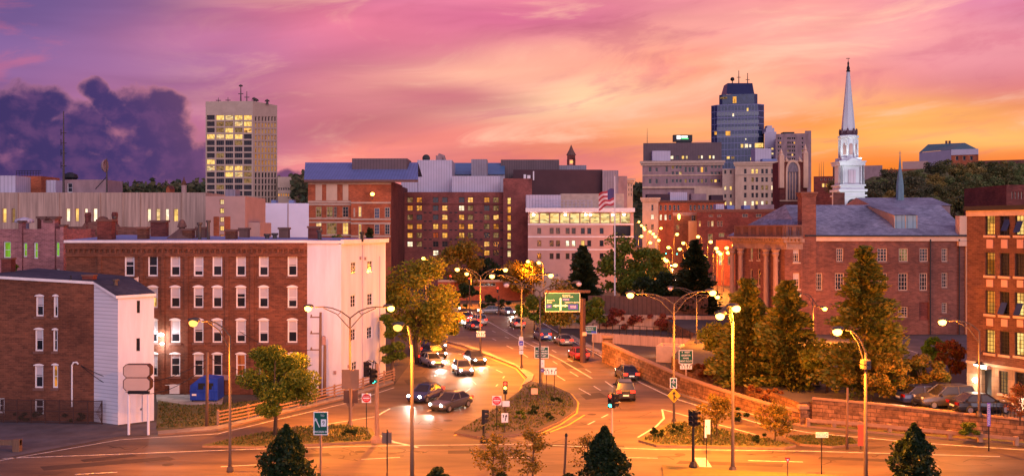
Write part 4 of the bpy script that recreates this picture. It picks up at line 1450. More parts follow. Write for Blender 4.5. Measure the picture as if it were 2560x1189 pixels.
# brick and stone fronts along the rising street
ol = bld('corner_stone_building', 'orange lit stone corner building with an arched top window over the street', 'building', 1606, 372, 1646, 372, 494, 20, 0, M_cream, M_bluetar, [(1628, 511, 1634, 527, 'D'), (1627, 536, 1635, 548, 'W'), (1627, 560, 1635, 574, 'D'), (1612, 560, 1618, 574, 'd')], .3, M_tan, .12, (0, 1), cornice=(M_cream, .9, .8))
bo = bld('long_brick_building', 'long low orange brick building with a row of arched windows and a sawtooth cornice', 'building', 1644, 372, 1812, 372, 501, 20, 0, M_brickplain, M_bluetar,
         grid([1652, 1664, 1675, 1686, 1696, 1727, 1737, 1748, 1758, 1768, 1778], [519], 6, 14, ['DDDDDDDDDDD']) + grid([1652, 1664, 1675, 1696], [543], 6, 14, ['WWDL']), .3, M_tan, .12, (0, 1), cornice=(M_sill, .5, .5))
for (x0, x1, y0, y1, mt) in ((1675, 1718, 480, 502, M_lav), (1618, 1674, 485, 502, M_darkwall), (1728, 1766, 484, 502, M_greystone), (1778, 1808, 487, 502, M_darkwall)):
    pbox(bo.roof, 'roof_unit', x0, x1, y0, y1 + 3, 378, 5, mt)
b3 = bld('grey_parapet_building', 'brick building with a grey metal parapet and a pale blank panel beside the street', 'building', 1684, 322, 1742, 322, 531, 16, 0, M_brick2, M_bluetar, [(1728, 536, 1740, 552, 'D'), (1690, 562, 1698, 574, 'd'), (1747 - 14, 566, 1747 - 8, 580, 'D')], .3, M_tan, .1, (1, 1), cornice=(M_greystone, .6, .3))
band(b3.o, b3.fac, 1721, 1742, 552, 612, M_cream, .3, 'pale_panel')
q = D(1699, 540, 319)
sl = thing('wall_lantern', (q.x, 320.2, q.z - 1), 'bright lantern on the grey parapet building above the street', 'lamp')
MB().lathe([(.1, -1.2), (.35, -.9), (.5, 0), (.3, .5), (.05, .7)], (q.x, 320.2, q.z), 8).build('lantern', E_sodium, sl)
b4 = bld('wide_brick_building', 'wide dark red brick building with small grouped windows behind the columned school', 'building', 1742, 300, 1936, 300, 523, 20, 0, M_brickdark, M_bluetar,
         [(1772, 536, 1783, 542, 'D'), (1793, 536, 1804, 542, 'D'), (1769, 552, 1775, 566, 'D'), (1778, 552, 1784, 566, 'Y'), (1793, 552, 1799, 566, 'D'), (1801, 552, 1807, 566, 'D'), (1770, 584, 1782, 600, 'd'), (1747, 552, 1752, 566, 'L'), (1797, 582, 1811, 592, 'd'),
          (1856, 534, 1870, 543, 'D'), (1890, 534, 1904, 543, 'D')], .3, M_tan, .1, (1, 1), cornice=(M_sill, .5, .4))
for (x0, x1, y0, mt) in ((1790, 1810, 510, M_lav), (1818, 1836, 513, M_bluetar), (1860, 1876, 513, M_bluetar), (1894, 1935, 511, M_greystone)):
    pbox(b4.roof, 'roof_unit', x0, x1, y0, 526, 305, 4, mt)
b5 = bld('low_orange_building', 'low orange lit brick building at the street corner beside the columned school', 'building', 1790, 262, 1842, 262, 600, 14, 0, M_brickplain, M_bluetar, [(1797, 640, 1806, 662, 'Y'), (1820, 640, 1830, 662, 'd')], .3, M_tan, .1, (0, 1))
# low garage and wall at the far side of the square
gg = bld('low_parking_garage', 'low orange lit parking garage with pale parapet bands beyond the crossing', 'garage', 1095, 212, 1335, 212, 699, 26, 0, M_brickplain, M_lot, [(1180, 706, 1240, 716, 'D'), (1262, 704, 1325, 713, 'd')], .8, M_tan, .2, (3, 0))
band(gg.o, gg.fac, 1095, 1335, 699, 704, M_tan, .3)
bld('pale_low_building', 'pale orange lit low box building behind the square under two lamps', 'building', 1298, 222, 1400, 222, 690, 12, 0, M_cream, M_bluetar)

# white floodlit steeple
sd = 205
sx_ = D(2137, 500, sd).x
se = thing('white_steeple', (sx_, sd + 4, 0), 'white floodlit wooden church steeple with stacked columned stages and a tall tapering spire', 'steeple')
mpx = sd / FPX


def zy(y):
    return CAMH + (HY - y) * mpx


M_steeple = pbr('steeple_white', K(190, 194, 200), .7, .06, .4)
M_spirebrown = pbr('steeple_brown_roof', K(92, 70, 78), .8, .2, .5)  # dark brown of the cornice and balustrade below the spire
cy = sd + 4


def sq(mb, hw, y0, y1, m=0):
    h = hw * mpx
    mb.box((sx_ - h, cy - h, zy(y1) + .002), (sx_ + h, cy + h, zy(y0)), m)


mb = MB()
sq(mb, 31, 478, 700)
sq(mb, 35, 486, 490)
sq(mb, 36, 472, 478)
sq(mb, 30, 464, 472)
sq(mb, 33, 460, 464)
mb.build('base_stage', M_steeple, se)
fS = Fac((sx_ - 31 * mpx, cy - 31 * mpx), (sx_ + 31 * mpx, cy - 31 * mpx))
mb = MB()
pts = [(fS.len / 2 + 1.15 * math.cos(t * math.pi / 10), zy(511) + 1.25 * math.sin(t * math.pi / 10)) for t in range(11)]
mb.face([fS.W(u, z, .05) for u, z in pts])
mb.build('arched_opening', M_black, se)
mb = MB()
sq(mb, 26, 412, 460)
sq(mb, 32, 404, 412)
sq(mb, 34, 401, 404)
for i in range(3):
    for fx in (-1, 1):
        xx = sx_ + fx * (29 - i * 6.5) * mpx
        if i < 2:
            mb.tube([(xx, cy - 29 * mpx, zy(459)), (xx, cy - 29 * mpx, zy(413))], .2, 8)
        mb.tube([(sx_ + fx * 29 * mpx, cy - (29 - i * 6.5) * mpx, zy(459)), (sx_ + fx * 29 * mpx, cy - (29 - i * 6.5) * mpx, zy(413))], .2, 8)
# pediment
h = 17 * mpx
mb.face([(sx_ - h, cy - 34.5 * mpx, zy(401)), (sx_ + h, cy - 34.5 * mpx, zy(401)), (sx_, cy - 34.5 * mpx, zy(393))])
mb.face([(sx_ - h, cy - 34.5 * mpx, zy(401)), (sx_, cy - 34.5 * mpx, zy(393)), (sx_, cy - 20 * mpx, zy(393)), (sx_ - h, cy - 20 * mpx, zy(401))])
mb.face([(sx_, cy - 34.5 * mpx, zy(393)), (sx_ + h, cy - 34.5 * mpx, zy(401)), (sx_ + h, cy - 20 * mpx, zy(401)), (sx_, cy - 20 * mpx, zy(393))])
mb.build('column_stage', M_steeple, se)
mb = MB()
h2 = 9 * mpx
mb.box((sx_ - h2, cy - 26 * mpx - .2, zy(457)), (sx_ + h2, cy - 26 * mpx + .05, zy(424)))
mb.build('niche_door', M_lav, se)
mb = MB()
sq(mb, 25, 392, 401)
mb.lathe([(21 * mpx, zy(392)), (21 * mpx, zy(343)), (25 * mpx, zy(341)), (26 * mpx, zy(336)), (22 * mpx, zy(334))], (sx_, cy, 0), 8, rot=math.pi / 8)
for k in range(8):
    a = math.pi / 8 + k * math.pi / 4
    mb.tube([(sx_ + 22.6 * mpx * math.cos(a), cy + 22.6 * mpx * math.sin(a), zy(391)), (sx_ + 22.6 * mpx * math.cos(a), cy + 22.6 * mpx * math.sin(a), zy(344))], .17, 8)
mb.build('octagon_stage', M_steeple, se)
for k in (4, 5, 6):
    a = k * math.pi / 4 + math.pi / 4 - math.pi / 4 + math.pi / 4 * 0
    a = -math.pi / 2 + (k - 5) * math.pi / 4
    r_ = 21 * mpx * math.cos(math.pi / 8)
    f8 = Fac((sx_ + r_ * math.cos(a) - .45 * math.cos(a + math.pi / 2), cy + r_ * math.sin(a) - .45 * math.sin(a + math.pi / 2)), (sx_ + r_ * math.cos(a) + .45 * math.cos(a + math.pi / 2), cy + r_ * math.sin(a) + .45 * math.sin(a + math.pi / 2)))
    mb = MB()
    f8.box(mb, .08, .82, zy(384), zy(360), 0, .06)
    mb.lathe([(.37, -.03), (.37, .05)], f8.W(.45, zy(360), .0), 12, 0, 'y')
    mb.build('louvre', M_greystone, se)
mb = MB()
mb.lathe([(21 * mpx, zy(334) + .01), (22.5 * mpx, zy(331)), (19 * mpx, zy(329)), (19 * mpx, zy(323))], (sx_, cy, 0), 8, rot=math.pi / 8)
for k in range(8):
    a = math.pi / 8 + k * math.pi / 4
    mb.lathe([(.25, 0), (.25, .8), (.08, 1.2)], (sx_ + 20 * mpx * math.cos(a), cy + 20 * mpx * math.sin(a), zy(331)), 6)
mb.build('balustrade', M_spirebrown, se)
MB().lathe([(17.5 * mpx, zy(324)), (14.5 * mpx, zy(290)), (9.2 * mpx, zy(235)), (4.0 * mpx, zy(172))], (sx_, cy, 0), 8, rot=math.pi / 8).build('spire', M_steeple, se)
MB().lathe([(4.2 * mpx, zy(173)), (5.5 * mpx, zy(170)), (3.5 * mpx, zy(167)), (4.5 * mpx, zy(163)), (2.0 * mpx, zy(156)), (2.6 * mpx, zy(150)), (.7 * mpx, zy(145)), (.5 * mpx, zy(137))], (sx_, cy, 0), 8).build('finial', M_black, se)
MB().tube([(sx_ - .45, cy, zy(138)), (sx_ + .35, cy, zy(138))], .07, 6).build('weathervane', M_black, se)
for (dx, dz, en, tz) in ((-5.5, zy(512), 900, zy(420)), (5.5, zy(512), 900, zy(430)), (-3.2, zy(400), 500, zy(330)), (-4.5, zy(470), 1600, zy(250)), (2.5, zy(400), 350, zy(345))):
    l = bpy.data.lights.new('steeple_flood', 'SPOT')
    l.energy = en * 1.0
    l.spot_size = rad(75)
    l.spot_blend = .6
    l.shadow_soft_size = .15
    l.color = (.93, 1.0, .95)
    lo = bpy.data.objects.new('steeple_flood', l)
    COL.objects.link(lo)
    lo.location = (sx_ + dx, cy - 9 if dz < zy(405) else cy - 3.4, dz)
    lo.rotation_euler = (V((sx_, cy, tz)) - lo.location).to_track_quat('-Z', 'Y').to_euler()
# church nave behind the school roof
nv = thing('slate_church_nave', (D(2280, 500, 190).x, 195, 0), 'long slate church roof edge with a slender green copper spire behind the school', 'church')
mb = MB()
a, b_ = D(2178, 513, 182), D(2380, 513, 182)
zr = D(0, 494, 190).z
mb.face([a, b_, (b_.x - .3, 190, zr), (a.x, 190, zr)])
mb.face([(a.x, 190, zr), (b_.x - .3, 190, zr), (b_.x, 198, a.z), (a.x, 198, a.z)])
mb.face([(a.x, 198, a.z), (a.x, 182, a.z), (a.x, 190, zr)], 1)
mb.face([(b_.x - .3, 182, a.z), (b_.x - .3, 198, a.z), (b_.x - .3, 190, zr)], 1)
mb.box((a.x, 182.3, 0), (b_.x - .2, 197.5, a.z - .05), 1)
mb.build('slate_roof', [M_slate, M_greystone], nv)
q = D(2250, 500, 188)
mb = MB()
zq = lambda y: CAMH + (HY - y) * 188 / FPX
mb.lathe([(.8, zq(505)), (.72, zq(462)), (.62, zq(452)), (.5, zq(440)), (.32, zq(425)), (.14, zq(400)), (.05, zq(384))], (q.x, 188, 0), 8)
mb.tube([(q.x - .25, 188, zq(383)), (q.x + .25, 188, zq(383))], .05, 5)
mb.tube([(q.x, 188, zq(386)), (q.x, 188, zq(377))], .05, 5)
mb.build('copper_spire', pbr('copper_green', K(112, 138, 146), .6, .25, 1.2, (2, .4)), nv)

# dark flat blocks on the skyline beside the steeple
db = bld('dark_skyline_block', 'dark brick block with a few lit windows between the apartments and the steeple', 'building', 2034, 300, 2098, 300, 441, 16, 0, M_brickdark, M_bluetar,
         grid([2058, 2067, 2080], [463], 7, 10, ['YLD']) + grid([2054, 2064, 2074, 2084], [448], 5, 6, ['DDDD']), .3, M_tan, .1, (0, 0))
bld('dark_blue_block', 'dark blue windowless block with a brick stack directly beside the steeple', 'building', 2082, 310, 2106, 310, 416, 14, 0, M_darkwall, M_bluetar)
pbox(db.roof, 'brick_stack', 2092, 2100, 403, 418, 311, 2, M_brickdark)
for x in (2048, 2053, 2059):
    mast('skyline_whip', ('first', 'second', 'third')[(2048, 2053, 2059).index(x)] + ' thin whip aerial counting from the apartment block on the dark brick block', x, 400 + (x % 3) * 4, 303, D(0, 441, 303).z - .4, .1, rungs=False)
# long brown school chimney house roofs
bld('brick_roof_stub', 'small square brick roof stub between the chimney and the steeple base', 'building', 2083, 178, 2112, 178, 481, 4, 0, M_brick2, M_bluetar)

# hilltop institution on the right
hh = bld('hilltop_hall', 'large hilltop hall with a green hipped roof and dark square windows', 'building', 2378, 640, 2446, 640, 392, 30, 0, M_brickplain, M_bluetar,
         [(2389, 388 + 2, 2396, 401, 'D'), (2407, 390, 2414, 401, 'D'), (2425, 390, 2432, 401, 'D')], .5, M_tan, .2, (0, 0), ztop=D(0, 374, 640).z)
zE = D(0, 375, 640).z
band(hh.o, hh.fac, 2378, 2446, 374, 388, M_lav, .3, 'pale_frieze')
mb = MB()
A = [D(2298, 381, 664), D(2378, 374, 640), D(2446, 374, 640), D(2446, 374, 672)]
rA, rB = D(2320, 361, 676), D(2412, 357, 656)
mb.face([A[0], A[1], rB, rA])
mb.face([A[1], A[2], rB])
mb.face([A[2], (A[2].x * 690 / 672, 690, zE), (rA.x * 690 / 676, 690, rA.z), rA, rB])
mb.face([(A[0].x * 690 / 664, 690, zE), A[0], rA, (rA.x * 690 / 676, 690, rA.z)])
mb.build('hipped_roof', pbr('green_copper_roof', K(70, 104, 108), .6, .2, .2), hh.o)
fX = Fac(A[0], A[1])
mb = MB()
fX.wall(mb, 0, fX.len, 0, A[0].z - .2, [], .3)
mb.build('side_wall', M_lav, hh.o)
mb = MB()
for x in (2366, 2374):
    mb.tube([D(x, 362, 668), D(x, 352, 668)], .8, 8)
mb.build('roof_stack', M_sill, hh.o)
bld('hilltop_terrace_block', 'low pink lilac terrace block on the hill below the green-roofed hall', 'building', 2256, 620, 2320, 620, 404, 20, 0, M_pink, M_bluetar)
bld('hilltop_grey_block', 'low grey block on the hill behind the steeple', 'building', 2162, 560, 2206, 560, 414, 18, 0, M_greystone, M_bluetar)
bld('hilltop_brick_row', 'long low brick row along the crest of the hill', 'building', 2206, 600, 2300, 600, 424, 16, 0, M_brickplain, M_bluetar)
bld('hilltop_far_row', 'low pink brick row on the crest beyond the green-roofed hall', 'building', 2446, 650, 2640, 650, 402, 18, 0, M_brick2, M_bluetar)
bld('dark_factory_block', 'dark maroon brick block with white vertical slot windows above the mill', 'building', 2516, 150, 2640, 150, 462, 14, 0, M_brickdark, M_bluetar, turn=False, wins=grid([2531, 2539, 2547, 2555], [488], 3, 18, ['WWWW']), r=.3, frame=M_trim, fw=.05, bars=(0, 0), sub=False)

# ---------------------------------------------------------------- brick school with slate roof (right of centre)
LOT = 1.7
cd = FPX * (CAMH - LOT) / (835 - HY)
fC = Fac(D(2000, HY, cd), D(2423, HY, cd))
sc_o = thing('brick_school', (D(2200, HY, cd).x, cd, LOT), 'long weathered brick school with a slate roof, flush chimney and columned wing', 'building')
win = []
for (x, y0, y1, w) in ((2100, 620, 654, 18), (2152, 620, 654, 18), (2206, 620, 654, 25), (2259, 620, 654, 24), (2310, 620, 654, 22), (2362, 620, 654, 16),
                       (2048, 682, 725, 17), (2099, 682, 725, 23), (2207, 682, 725, 23), (2258, 682, 726, 24), (2309, 682, 726, 20), (2362, 681, 719, 16),
                       (2258, 766, 793, 24), (2206, 766, 793, 24), (2362, 756, 782, 15)):
    win.append((fC.rect(x - w / 2, y0, x + w / 2, y1), 'D'))
doors = [fC.rect(2298, 755, 2322, 800)]
zEave = fC.uz(2200, 592)[1]
mb = MB()
fC.wall(mb, 0, fC.len, LOT, zEave, [q[0] for q in win] + doors, .3)
L = fC.len
mb.face([fC.W(L, LOT), fC.W(L, LOT, -16), fC.W(L, zEave, -16), fC.W(L, zEave)])
mb.face([fC.W(L, LOT, -16), fC.W(0, LOT, -16), fC.W(0, zEave, -16), fC.W(L, zEave, -16)])
mb.build('brick_wall', M_brick2, sc_o)
for i, (rc, k) in enumerate(win):
    window(sc_o, fC, rc, 'd' if i == 3 else k, .22, M_tan, .13, (2, 3), True, 0, M_sill)
mb = MB()
a, b_, c, d_ = doors[0]
fC.box(mb, a + .02, c - .02, b_, d_ - .02, -.28, -.2)
mb.build('door', M_brickdark, sc_o)
mb = MB()
fC.box(mb, .5, L + .05, zEave - .55, zEave + .05, .003, .25)
mb.build('cornice', M_cream, sc_o)
mb = MB()
fC.box(mb, .5, L + .1, zEave + .06, zEave + .25, .05, .5)
mb.build('gutter', M_black, sc_o)
zR = CAMH + (HY - 512) / FPX * (cd + 9)
mb = MB()
x0, x1 = D(1935, HY, cd).x, fC.W(L, 0).x
e = zEave + .12
mb.face([fC.W(.0, e, .3), fC.W(L + .2, e, .3), (x1 + .2, cd + 9, zR), (x0 + 4.0, cd + 9, zR)], 0)
mb.face([(x1 + .2, cd + 9, zR), (x1 + .2, cd + 18, e), (x0 - 2, cd + 18, e), (x0 + 4.0, cd + 9, zR)], 0)
mb.face([fC.W(.0, e, .3), (x0 + 4.0, cd + 9, zR), (x0 - 2, cd + 18, e), (D(1888, HY, cd).x, cd + 4, e - .1)], 0)
mb.face([fC.W(L + .2, e, .3), (x1 + .2, cd + 18, e), (x1 + .2, cd + 9, zR)], 1)
roof_s = mb.build('slate_roof', [M_slate, M_brick2], sc_o)
# dormer
a, b_ = fC.uz(2250, 566)[0], fC.uz(2307, 566)[0]
dzb = zEave + 1.15
mb = MB()
dp = [(a, dzb, -2.1), (b_, dzb, -2.1)]
zt_d = dzb + 1.75
mb.face([fC.W(a, dzb, -1.9), fC.W(b_, dzb, -1.9), fC.W(b_, zt_d, -1.9), fC.W(a, zt_d, -1.9)], 1)
mb.face([fC.W(a, dzb, -6.5), fC.W(a, dzb, -1.9), fC.W(a, zt_d, -1.9), fC.W(a - 1.4, zR - .1, -8.2)], 2)
mb.face([fC.W(b_, dzb, -1.9), fC.W(b_, dzb, -6.5), fC.W(b_ - 1.0, zR - .1, -8.2), fC.W(b_, zt_d, -1.9)], 2)
mb.face([fC.W(a - .15, zt_d + .05, -1.7), fC.W(b_ + .15, zt_d + .05, -1.7), fC.W(b_ - .9, zR + .05, -8.6), fC.W(a - 1.5, zR + .05, -8.6)], 0)
for i in range(3):
    u = a + (b_ - a) * i / 2
    fC.box(mb, u - .05, u + .05, dzb, zt_d - .02, -1.9, -1.82, 2)
mb.build('dormer', [M_slate, pbr('dormer_board', K(132, 156, 166), .7, .1, .6, kind='ribs'), M_tan], roof_s)
# pale pier, downpipes and capital at the east end
mb = MB()
ua, _ = fC.uz(2399, 600)
fC.box(mb, ua - .1, L + .02, zEave + .3, zEave + 2.8, -1.0, .2)
fC.box(mb, ua - .35, L + .15, zEave - 1.2, zEave - .58, .01, .6)
fC.box(mb, L - .55, L - .1, LOT, zEave - 1.21, .0, .35)
mb.build('pale_pier', M_cream, sc_o)
for x in (2396, 2324):
    u, z = fC.uz(x, 600)
    MB().tube([fC.W(u, LOT, .25), fC.W(u, zEave - .3, .25)], .09, 6).build('downpipe', M_black, sc_o)
# flush chimney
ca, cb_ = fC.uz(2003, 500)[0], fC.uz(2038, 500)[0]
zc_ = fC.uz(2020, 480)[1]
mb = MB()
fC.box(mb, ca, cb_, LOT, zc_ - .55, -1.6, .35, 0)
fC.box(mb, ca - .12, cb_ + .12, zc_ - .55, zc_ - .2, -1.7, .47, 0)
fC.box(mb, ca - .22, cb_ + .22, zc_ - .2, zc_, -1.8, .57, 1)
mb.build('chimney', [M_brick2, M_sill], sc_o)
# columned wing
fD = Fac(D(1838, HY, cd + 9), D(1962, HY, cd - 2))
fE = Fac(D(1962, HY, cd - 2), D(2006, HY, cd - 1.2))
wz = fE.uz(1980, 606)[1]
wd = []
for (x, w) in ((1853, 7), (1878, 7), (1897, 7), (1917, 8), (1942, 10)):
    wd.append((fD.rect(x - w / 2, 616, x + w / 2, 649), 'd' if x == 1878 else 'D'))
    wd.append((fD.rect(x - w / 2, 672, x + w / 2, 714), 'D'))
    wd.append((fD.rect(x - w / 2, 745, x + w / 2, 780), 'D'))
we = [(fE.rect(1983, 620, 1999, 655), 'D'), (fE.rect(1983, 682, 2000, 722), 'D')]
mb = MB()
fD.wall(mb, 0, fD.len, LOT, wz, [q[0] for q in wd], .3)
fE.wall(mb, 0, fE.len, LOT, wz, [q[0] for q in we], .3)
mb.face([fD.W(0, LOT, -14), fD.W(0, LOT), fD.W(0, wz), fD.W(0, wz, -14)])
mb.build('wing_wall', M_brick2, sc_o)
for rc, k in wd:
    window(sc_o, fD, rc, k, .22, M_tan, .12, (0, 1), True, 0, M_tan)
for rc, k in we:
    window(sc_o, fE, rc, k, .22, M_tan, .14, (2, 3), True, .4, M_tan)
mb = MB()
zk = fE.uz(1980, 606)[1]
for f_, ext in ((fD, .5), (fE, .0)):
    f_.box(mb, -ext, f_.len + (.5 if f_ is fD else .0), zk - .9, zk - .02, .002, .12)
    f_.box(mb, -ext, f_.len + (.5 if f_ is fD else .0), zk, zk + .5, .003, .5)
    f_.box(mb, -ext, f_.len + (.75 if f_ is fD else -.6), zk + .5, zk + .75, -.3, .95)
    for i in range(int(f_.len / .55)):
        f_.box(mb, i * .55 + .1, i * .55 + .38, zk + .2, zk + .48, .5, .72)
mb.build('entablature', pbr('entablature_stone', K(156, 124, 108), .85, .35, 1.0), sc_o)
mb = MB()
for f_ in (fD, fE):
    f_.box(mb, 0, f_.len, zk + .752, zk + .95, -.3, .25)
    f_.box(mb, 0, f_.len, zk + 2.05, zk + 2.3, -.2, .2)
    k = 6 if f_ is fD else 2
    for i in range(k + 1):
        u = f_.len * i / k
        f_.box(mb, max(0, u - .3), min(f_.len, u + .3), zk + .95, zk + 2.05, -.2, .2)
    for i in range(int(f_.len / .3)):
        f_.box(mb, i * .3 + .05, i * .3 + .2, zk + .95, zk + 2.05, -.08, .08)
mb.build('balustrade', M_sill, sc_o)
mb = MB()
mb.face([fD.W(0, zk + .8, -.3), fD.W(fD.len, zk + .8, -.3), fE.W(fE.len, zk + .8, -.3), (fE.W(fE.len, 0).x, cd + 14, zk + .8), (fD.W(0, 0).x, cd + 18, zk + .8)])
mb.build('wing_roof', M_bluetar, sc_o)
for x in (1842, 1863, 1927, 1951):
    u, _ = fD.uz(x, 650)
    q = fD.W(u, 0, .75)
    MB().lathe([(.52, LOT), (.5, LOT + .4), (.38, LOT + .5), (.36, LOT + 4), (.31, zk - 1.9), (.5, zk - 1.5), (.4, zk - 1.3), (.62, zk - .92), (.62, zk - .9)], (q.x, q.y, 0), 14).build('column', pbr('column_stone', K(150, 118, 106), .85, .25, 1.0), sc_o)

# ---------------------------------------------------------------- brick mill at the right edge
m0, m1 = G(2417, 1000, LOT), None
dm0, dm1 = m0.y, 69.5
fM = Fac(D(2417, HY, dm0), D(2680, HY, dm1))
ml = thing('brick_mill', (m0.x + 3, m0.y, LOT), 'tall orange brick mill with multi-pane lit windows, pink spandrel panels and a lit entrance', 'building')
zM = fM.uz(2417, 519)[1]
wm = []
pat = ['LDYLDY', 'LDDLYD', 'LDYDLY', 'LDYLDD']
tops = [(529, 587), (630, 687), (725, 783), (822, 880)]
for j, (y0, y1) in enumerate(tops):
    for i, x in enumerate((2475, 2511.5, 2551, 2592, 2632)):
        w = (24, 24, 28, 28, 28)[i]
        dy = (0, j * 1.2 + .5, j * 2.2 + .5, j * 3.2, j * 4)[i]
        wm.append((fM.rect(x - w / 2, y0 + dy, x + w / 2, y1 + dy), pat[j][i]))
gw_ = [(fM.rect(2497, 925, 2520, 981), 'd'), (fM.rect(2537, 928, 2565, 988), 'D'), (fM.rect(2590, 932, 2615, 992), 'd')]
dr_ = fM.rect(2453, 918, 2479, 1003)
mb = MB()
zb_ = fM.uz(2417, 905)[1]
fM.wall(mb, 0, fM.len, zb_, zM - .7, [q[0] for q in wm], .3)
mb.face([fM.W(0, LOT, -16), fM.W(0, LOT), fM.W(0, zM - .7), fM.W(0, zM - .7, -16)])
mb.build('brick_wall', M_brick3, ml)
mb = MB()
fM.wall(mb, 0, fM.len, LOT - 1.5, zb_, [q[0] for q in gw_] + [(dr_[0], LOT, dr_[2], dr_[3])], .5)
mb.build('stone_base', pbr('base_stone', K(150, 124, 100), .85, .3, 1.2, kind='block'), ml)
for (rc, k) in wm + gw_:
    window(ml, fM, rc, k, .22, M_black, .07, (2, 5) if rc[2] - rc[0] > .5 else (1, 3), True, 0, M_tan)
mb = MB()
fM.box(mb, 0, fM.len, zM - .7, zM - .25, -.3, .1)
fM.box(mb, -.1, fM.len, zM - .25, zM + .1, -.3, .25, 1)
mb.build('parapet', [M_tan, M_black], ml)
mb = MB()
mb.face([fM.W(0, zM - .3, -.3), fM.W(fM.len, zM - .3, -.3), fM.W(fM.len, zM - .3, -16), fM.W(0, zM - .3, -16)])
mb.build('roof', M_bluetar, ml)
for j, (y0, y1) in enumerate(((598, 620), (698, 716), (795, 813))):
    for i, x in enumerate((2475, 2511.5, 2551, 2592)):
        a, b_, c, d_ = fM.rect(x - 8, y0 + i * j * .8, x + 8, y1 + i * j * .8)
        mb = MB()
        fM.box(mb, a, c, b_, d_, -.01, .05)
        mb.build('spandrel_panel', M_pink, ml)
mb = MB()
fM.box(mb, dr_[0] + .02, dr_[2] - .02, LOT, dr_[3] - .02, -.48, -.4)
fM.box(mb, dr_[0] + .02, dr_[2] - .02, zb_ - .25, zb_ + .02, .002, .5, 1)
fM.box(mb, 0, fM.len, zb_ - .02, zb_ + .18, .003, .12, 1)
mb.build('entrance', [M_black, M_tan], ml)
# awning vents (tilted dark sashes)
for (x, y) in ((2517, 562), (2548, 566), (2508, 770), (2548, 772)):
    u, z = fM.uz(x, y)
    mb = MB()
    mb.face([fM.W(u - .28, z - .45, .35), fM.W(u + .28, z - .45, .35), fM.W(u + .28, z + .45, -.12), fM.W(u - .28, z + .45, -.12)])
    mb.build('open_sash', M_glassblue, ml)
# lamps on the mill
for (x, y, nmx, lab, en, col) in ((2469, 909, 'entrance_lamp', 'bright white gooseneck lamp over the mill entrance', 110, (1, .92, .62)), (2441, 949, 'wall_lamp', 'small round wall lamp low on the mill corner', 40, (1, .85, .55))):
    u, z = fM.uz(x, y)
    q = fM.W(u, z, .9 if nmx == 'entrance_lamp' else .2)
    o = thing(nmx, q, lab, 'lamp')
    mb = MB()
    if nmx == 'entrance_lamp':
        mb.tube([fM.W(u, z + .9, .0), fM.W(u, z + 1.1, .5), fM.W(u, z + .7, .9), fM.W(u, z + .2, .9)], .04, 6)
        mb.lathe([(.06, .25), (.2, .2), (.45, .02), (.43, .0), (.1, .12)], q, 12)
        mb.build('shade', M_black, o)
        MB().lathe([(.05, -.08), (.4, -.04), (.42, .0), (.05, .06)], q, 12).build('bulb', E_whitelamp, o)
    else:
        MB().lathe([(.05, -.18), (.18, 0), (.05, .18)], q, 10).build('bulb', E_whitelamp, o)
    l = bpy.data.lights.new(nmx, 'POINT')
    l.energy = en
    l.color = col
    l.shadow_soft_size = .2
    lo = bpy.data.objects.new(nmx + '_light', l)
    COL.objects.link(lo)
    lo.location = q + fM.n * .35 - V((0, 0, .3))

# ---------------------------------------------------------------- ground, roads, islands
gx = [-1600, -900, -500, -300, -200, -140, -100, -70, -50, -30, -10, 10, 25, 40, 55, 70, 90, 120, 170, 260, 420, 800, 1600]
gy = [-300, -100, 0, 30, 60, 90, 120, 150, 180, 205, 225, 245, 265, 285, 305, 330, 360, 400, 450, 500, 560, 640, 800, 1200, 2000, 3200]
mb = MB()
for i in range(len(gx) - 1):
    for j in range(len(gy) - 1):
        q = [(gx[i], gy[j]), (gx[i + 1], gy[j]), (gx[i + 1], gy[j + 1]), (gx[i], gy[j + 1])]
        mb.face([(x, y, gz(x, y) - .03) for x, y in q])
mb.build('ground', M_ground, kind='structure')


def sheet(name, pts, z, mat, thick=0.0, mside=None, kind='structure', world=False):
    P = [(p[0], p[1]) for p in (pts if world else [G(x, y) for x, y in pts])]
    area = sum(P[i][0] * P[(i + 1) % len(P)][1] - P[(i + 1) % len(P)][0] * P[i][1] for i in range(len(P)))
    if area < 0:
        P = P[::-1]
    mb = MB()
    if thick:
        mb.prism(P, z - thick, z, 1, 0)
    else:
        mb.face([(x, y, z) for x, y in P])
    return mb.build(name, [mat, mside or mat], kind=kind)


sheet('road', [(-700, 1420), (-700, 1215), (0, 1143), (300, 1086), (545, 1078), (700, 1040), (870, 1000), (985, 962), (1020, 915), (1030, 870), (985, 800), (900, 776), (700, 772), (700, 759), (1900, 759),
               (1900, 774), (1330, 783), (1340, 812), (1420, 850), (1500, 893), (1600, 950), (1680, 988), (1760, 1014), (1900, 1052), (2020, 1074), (2300, 1100), (2700, 1128), (3200, 1150), (3200, 1420)], 0.0, M_asphalt)
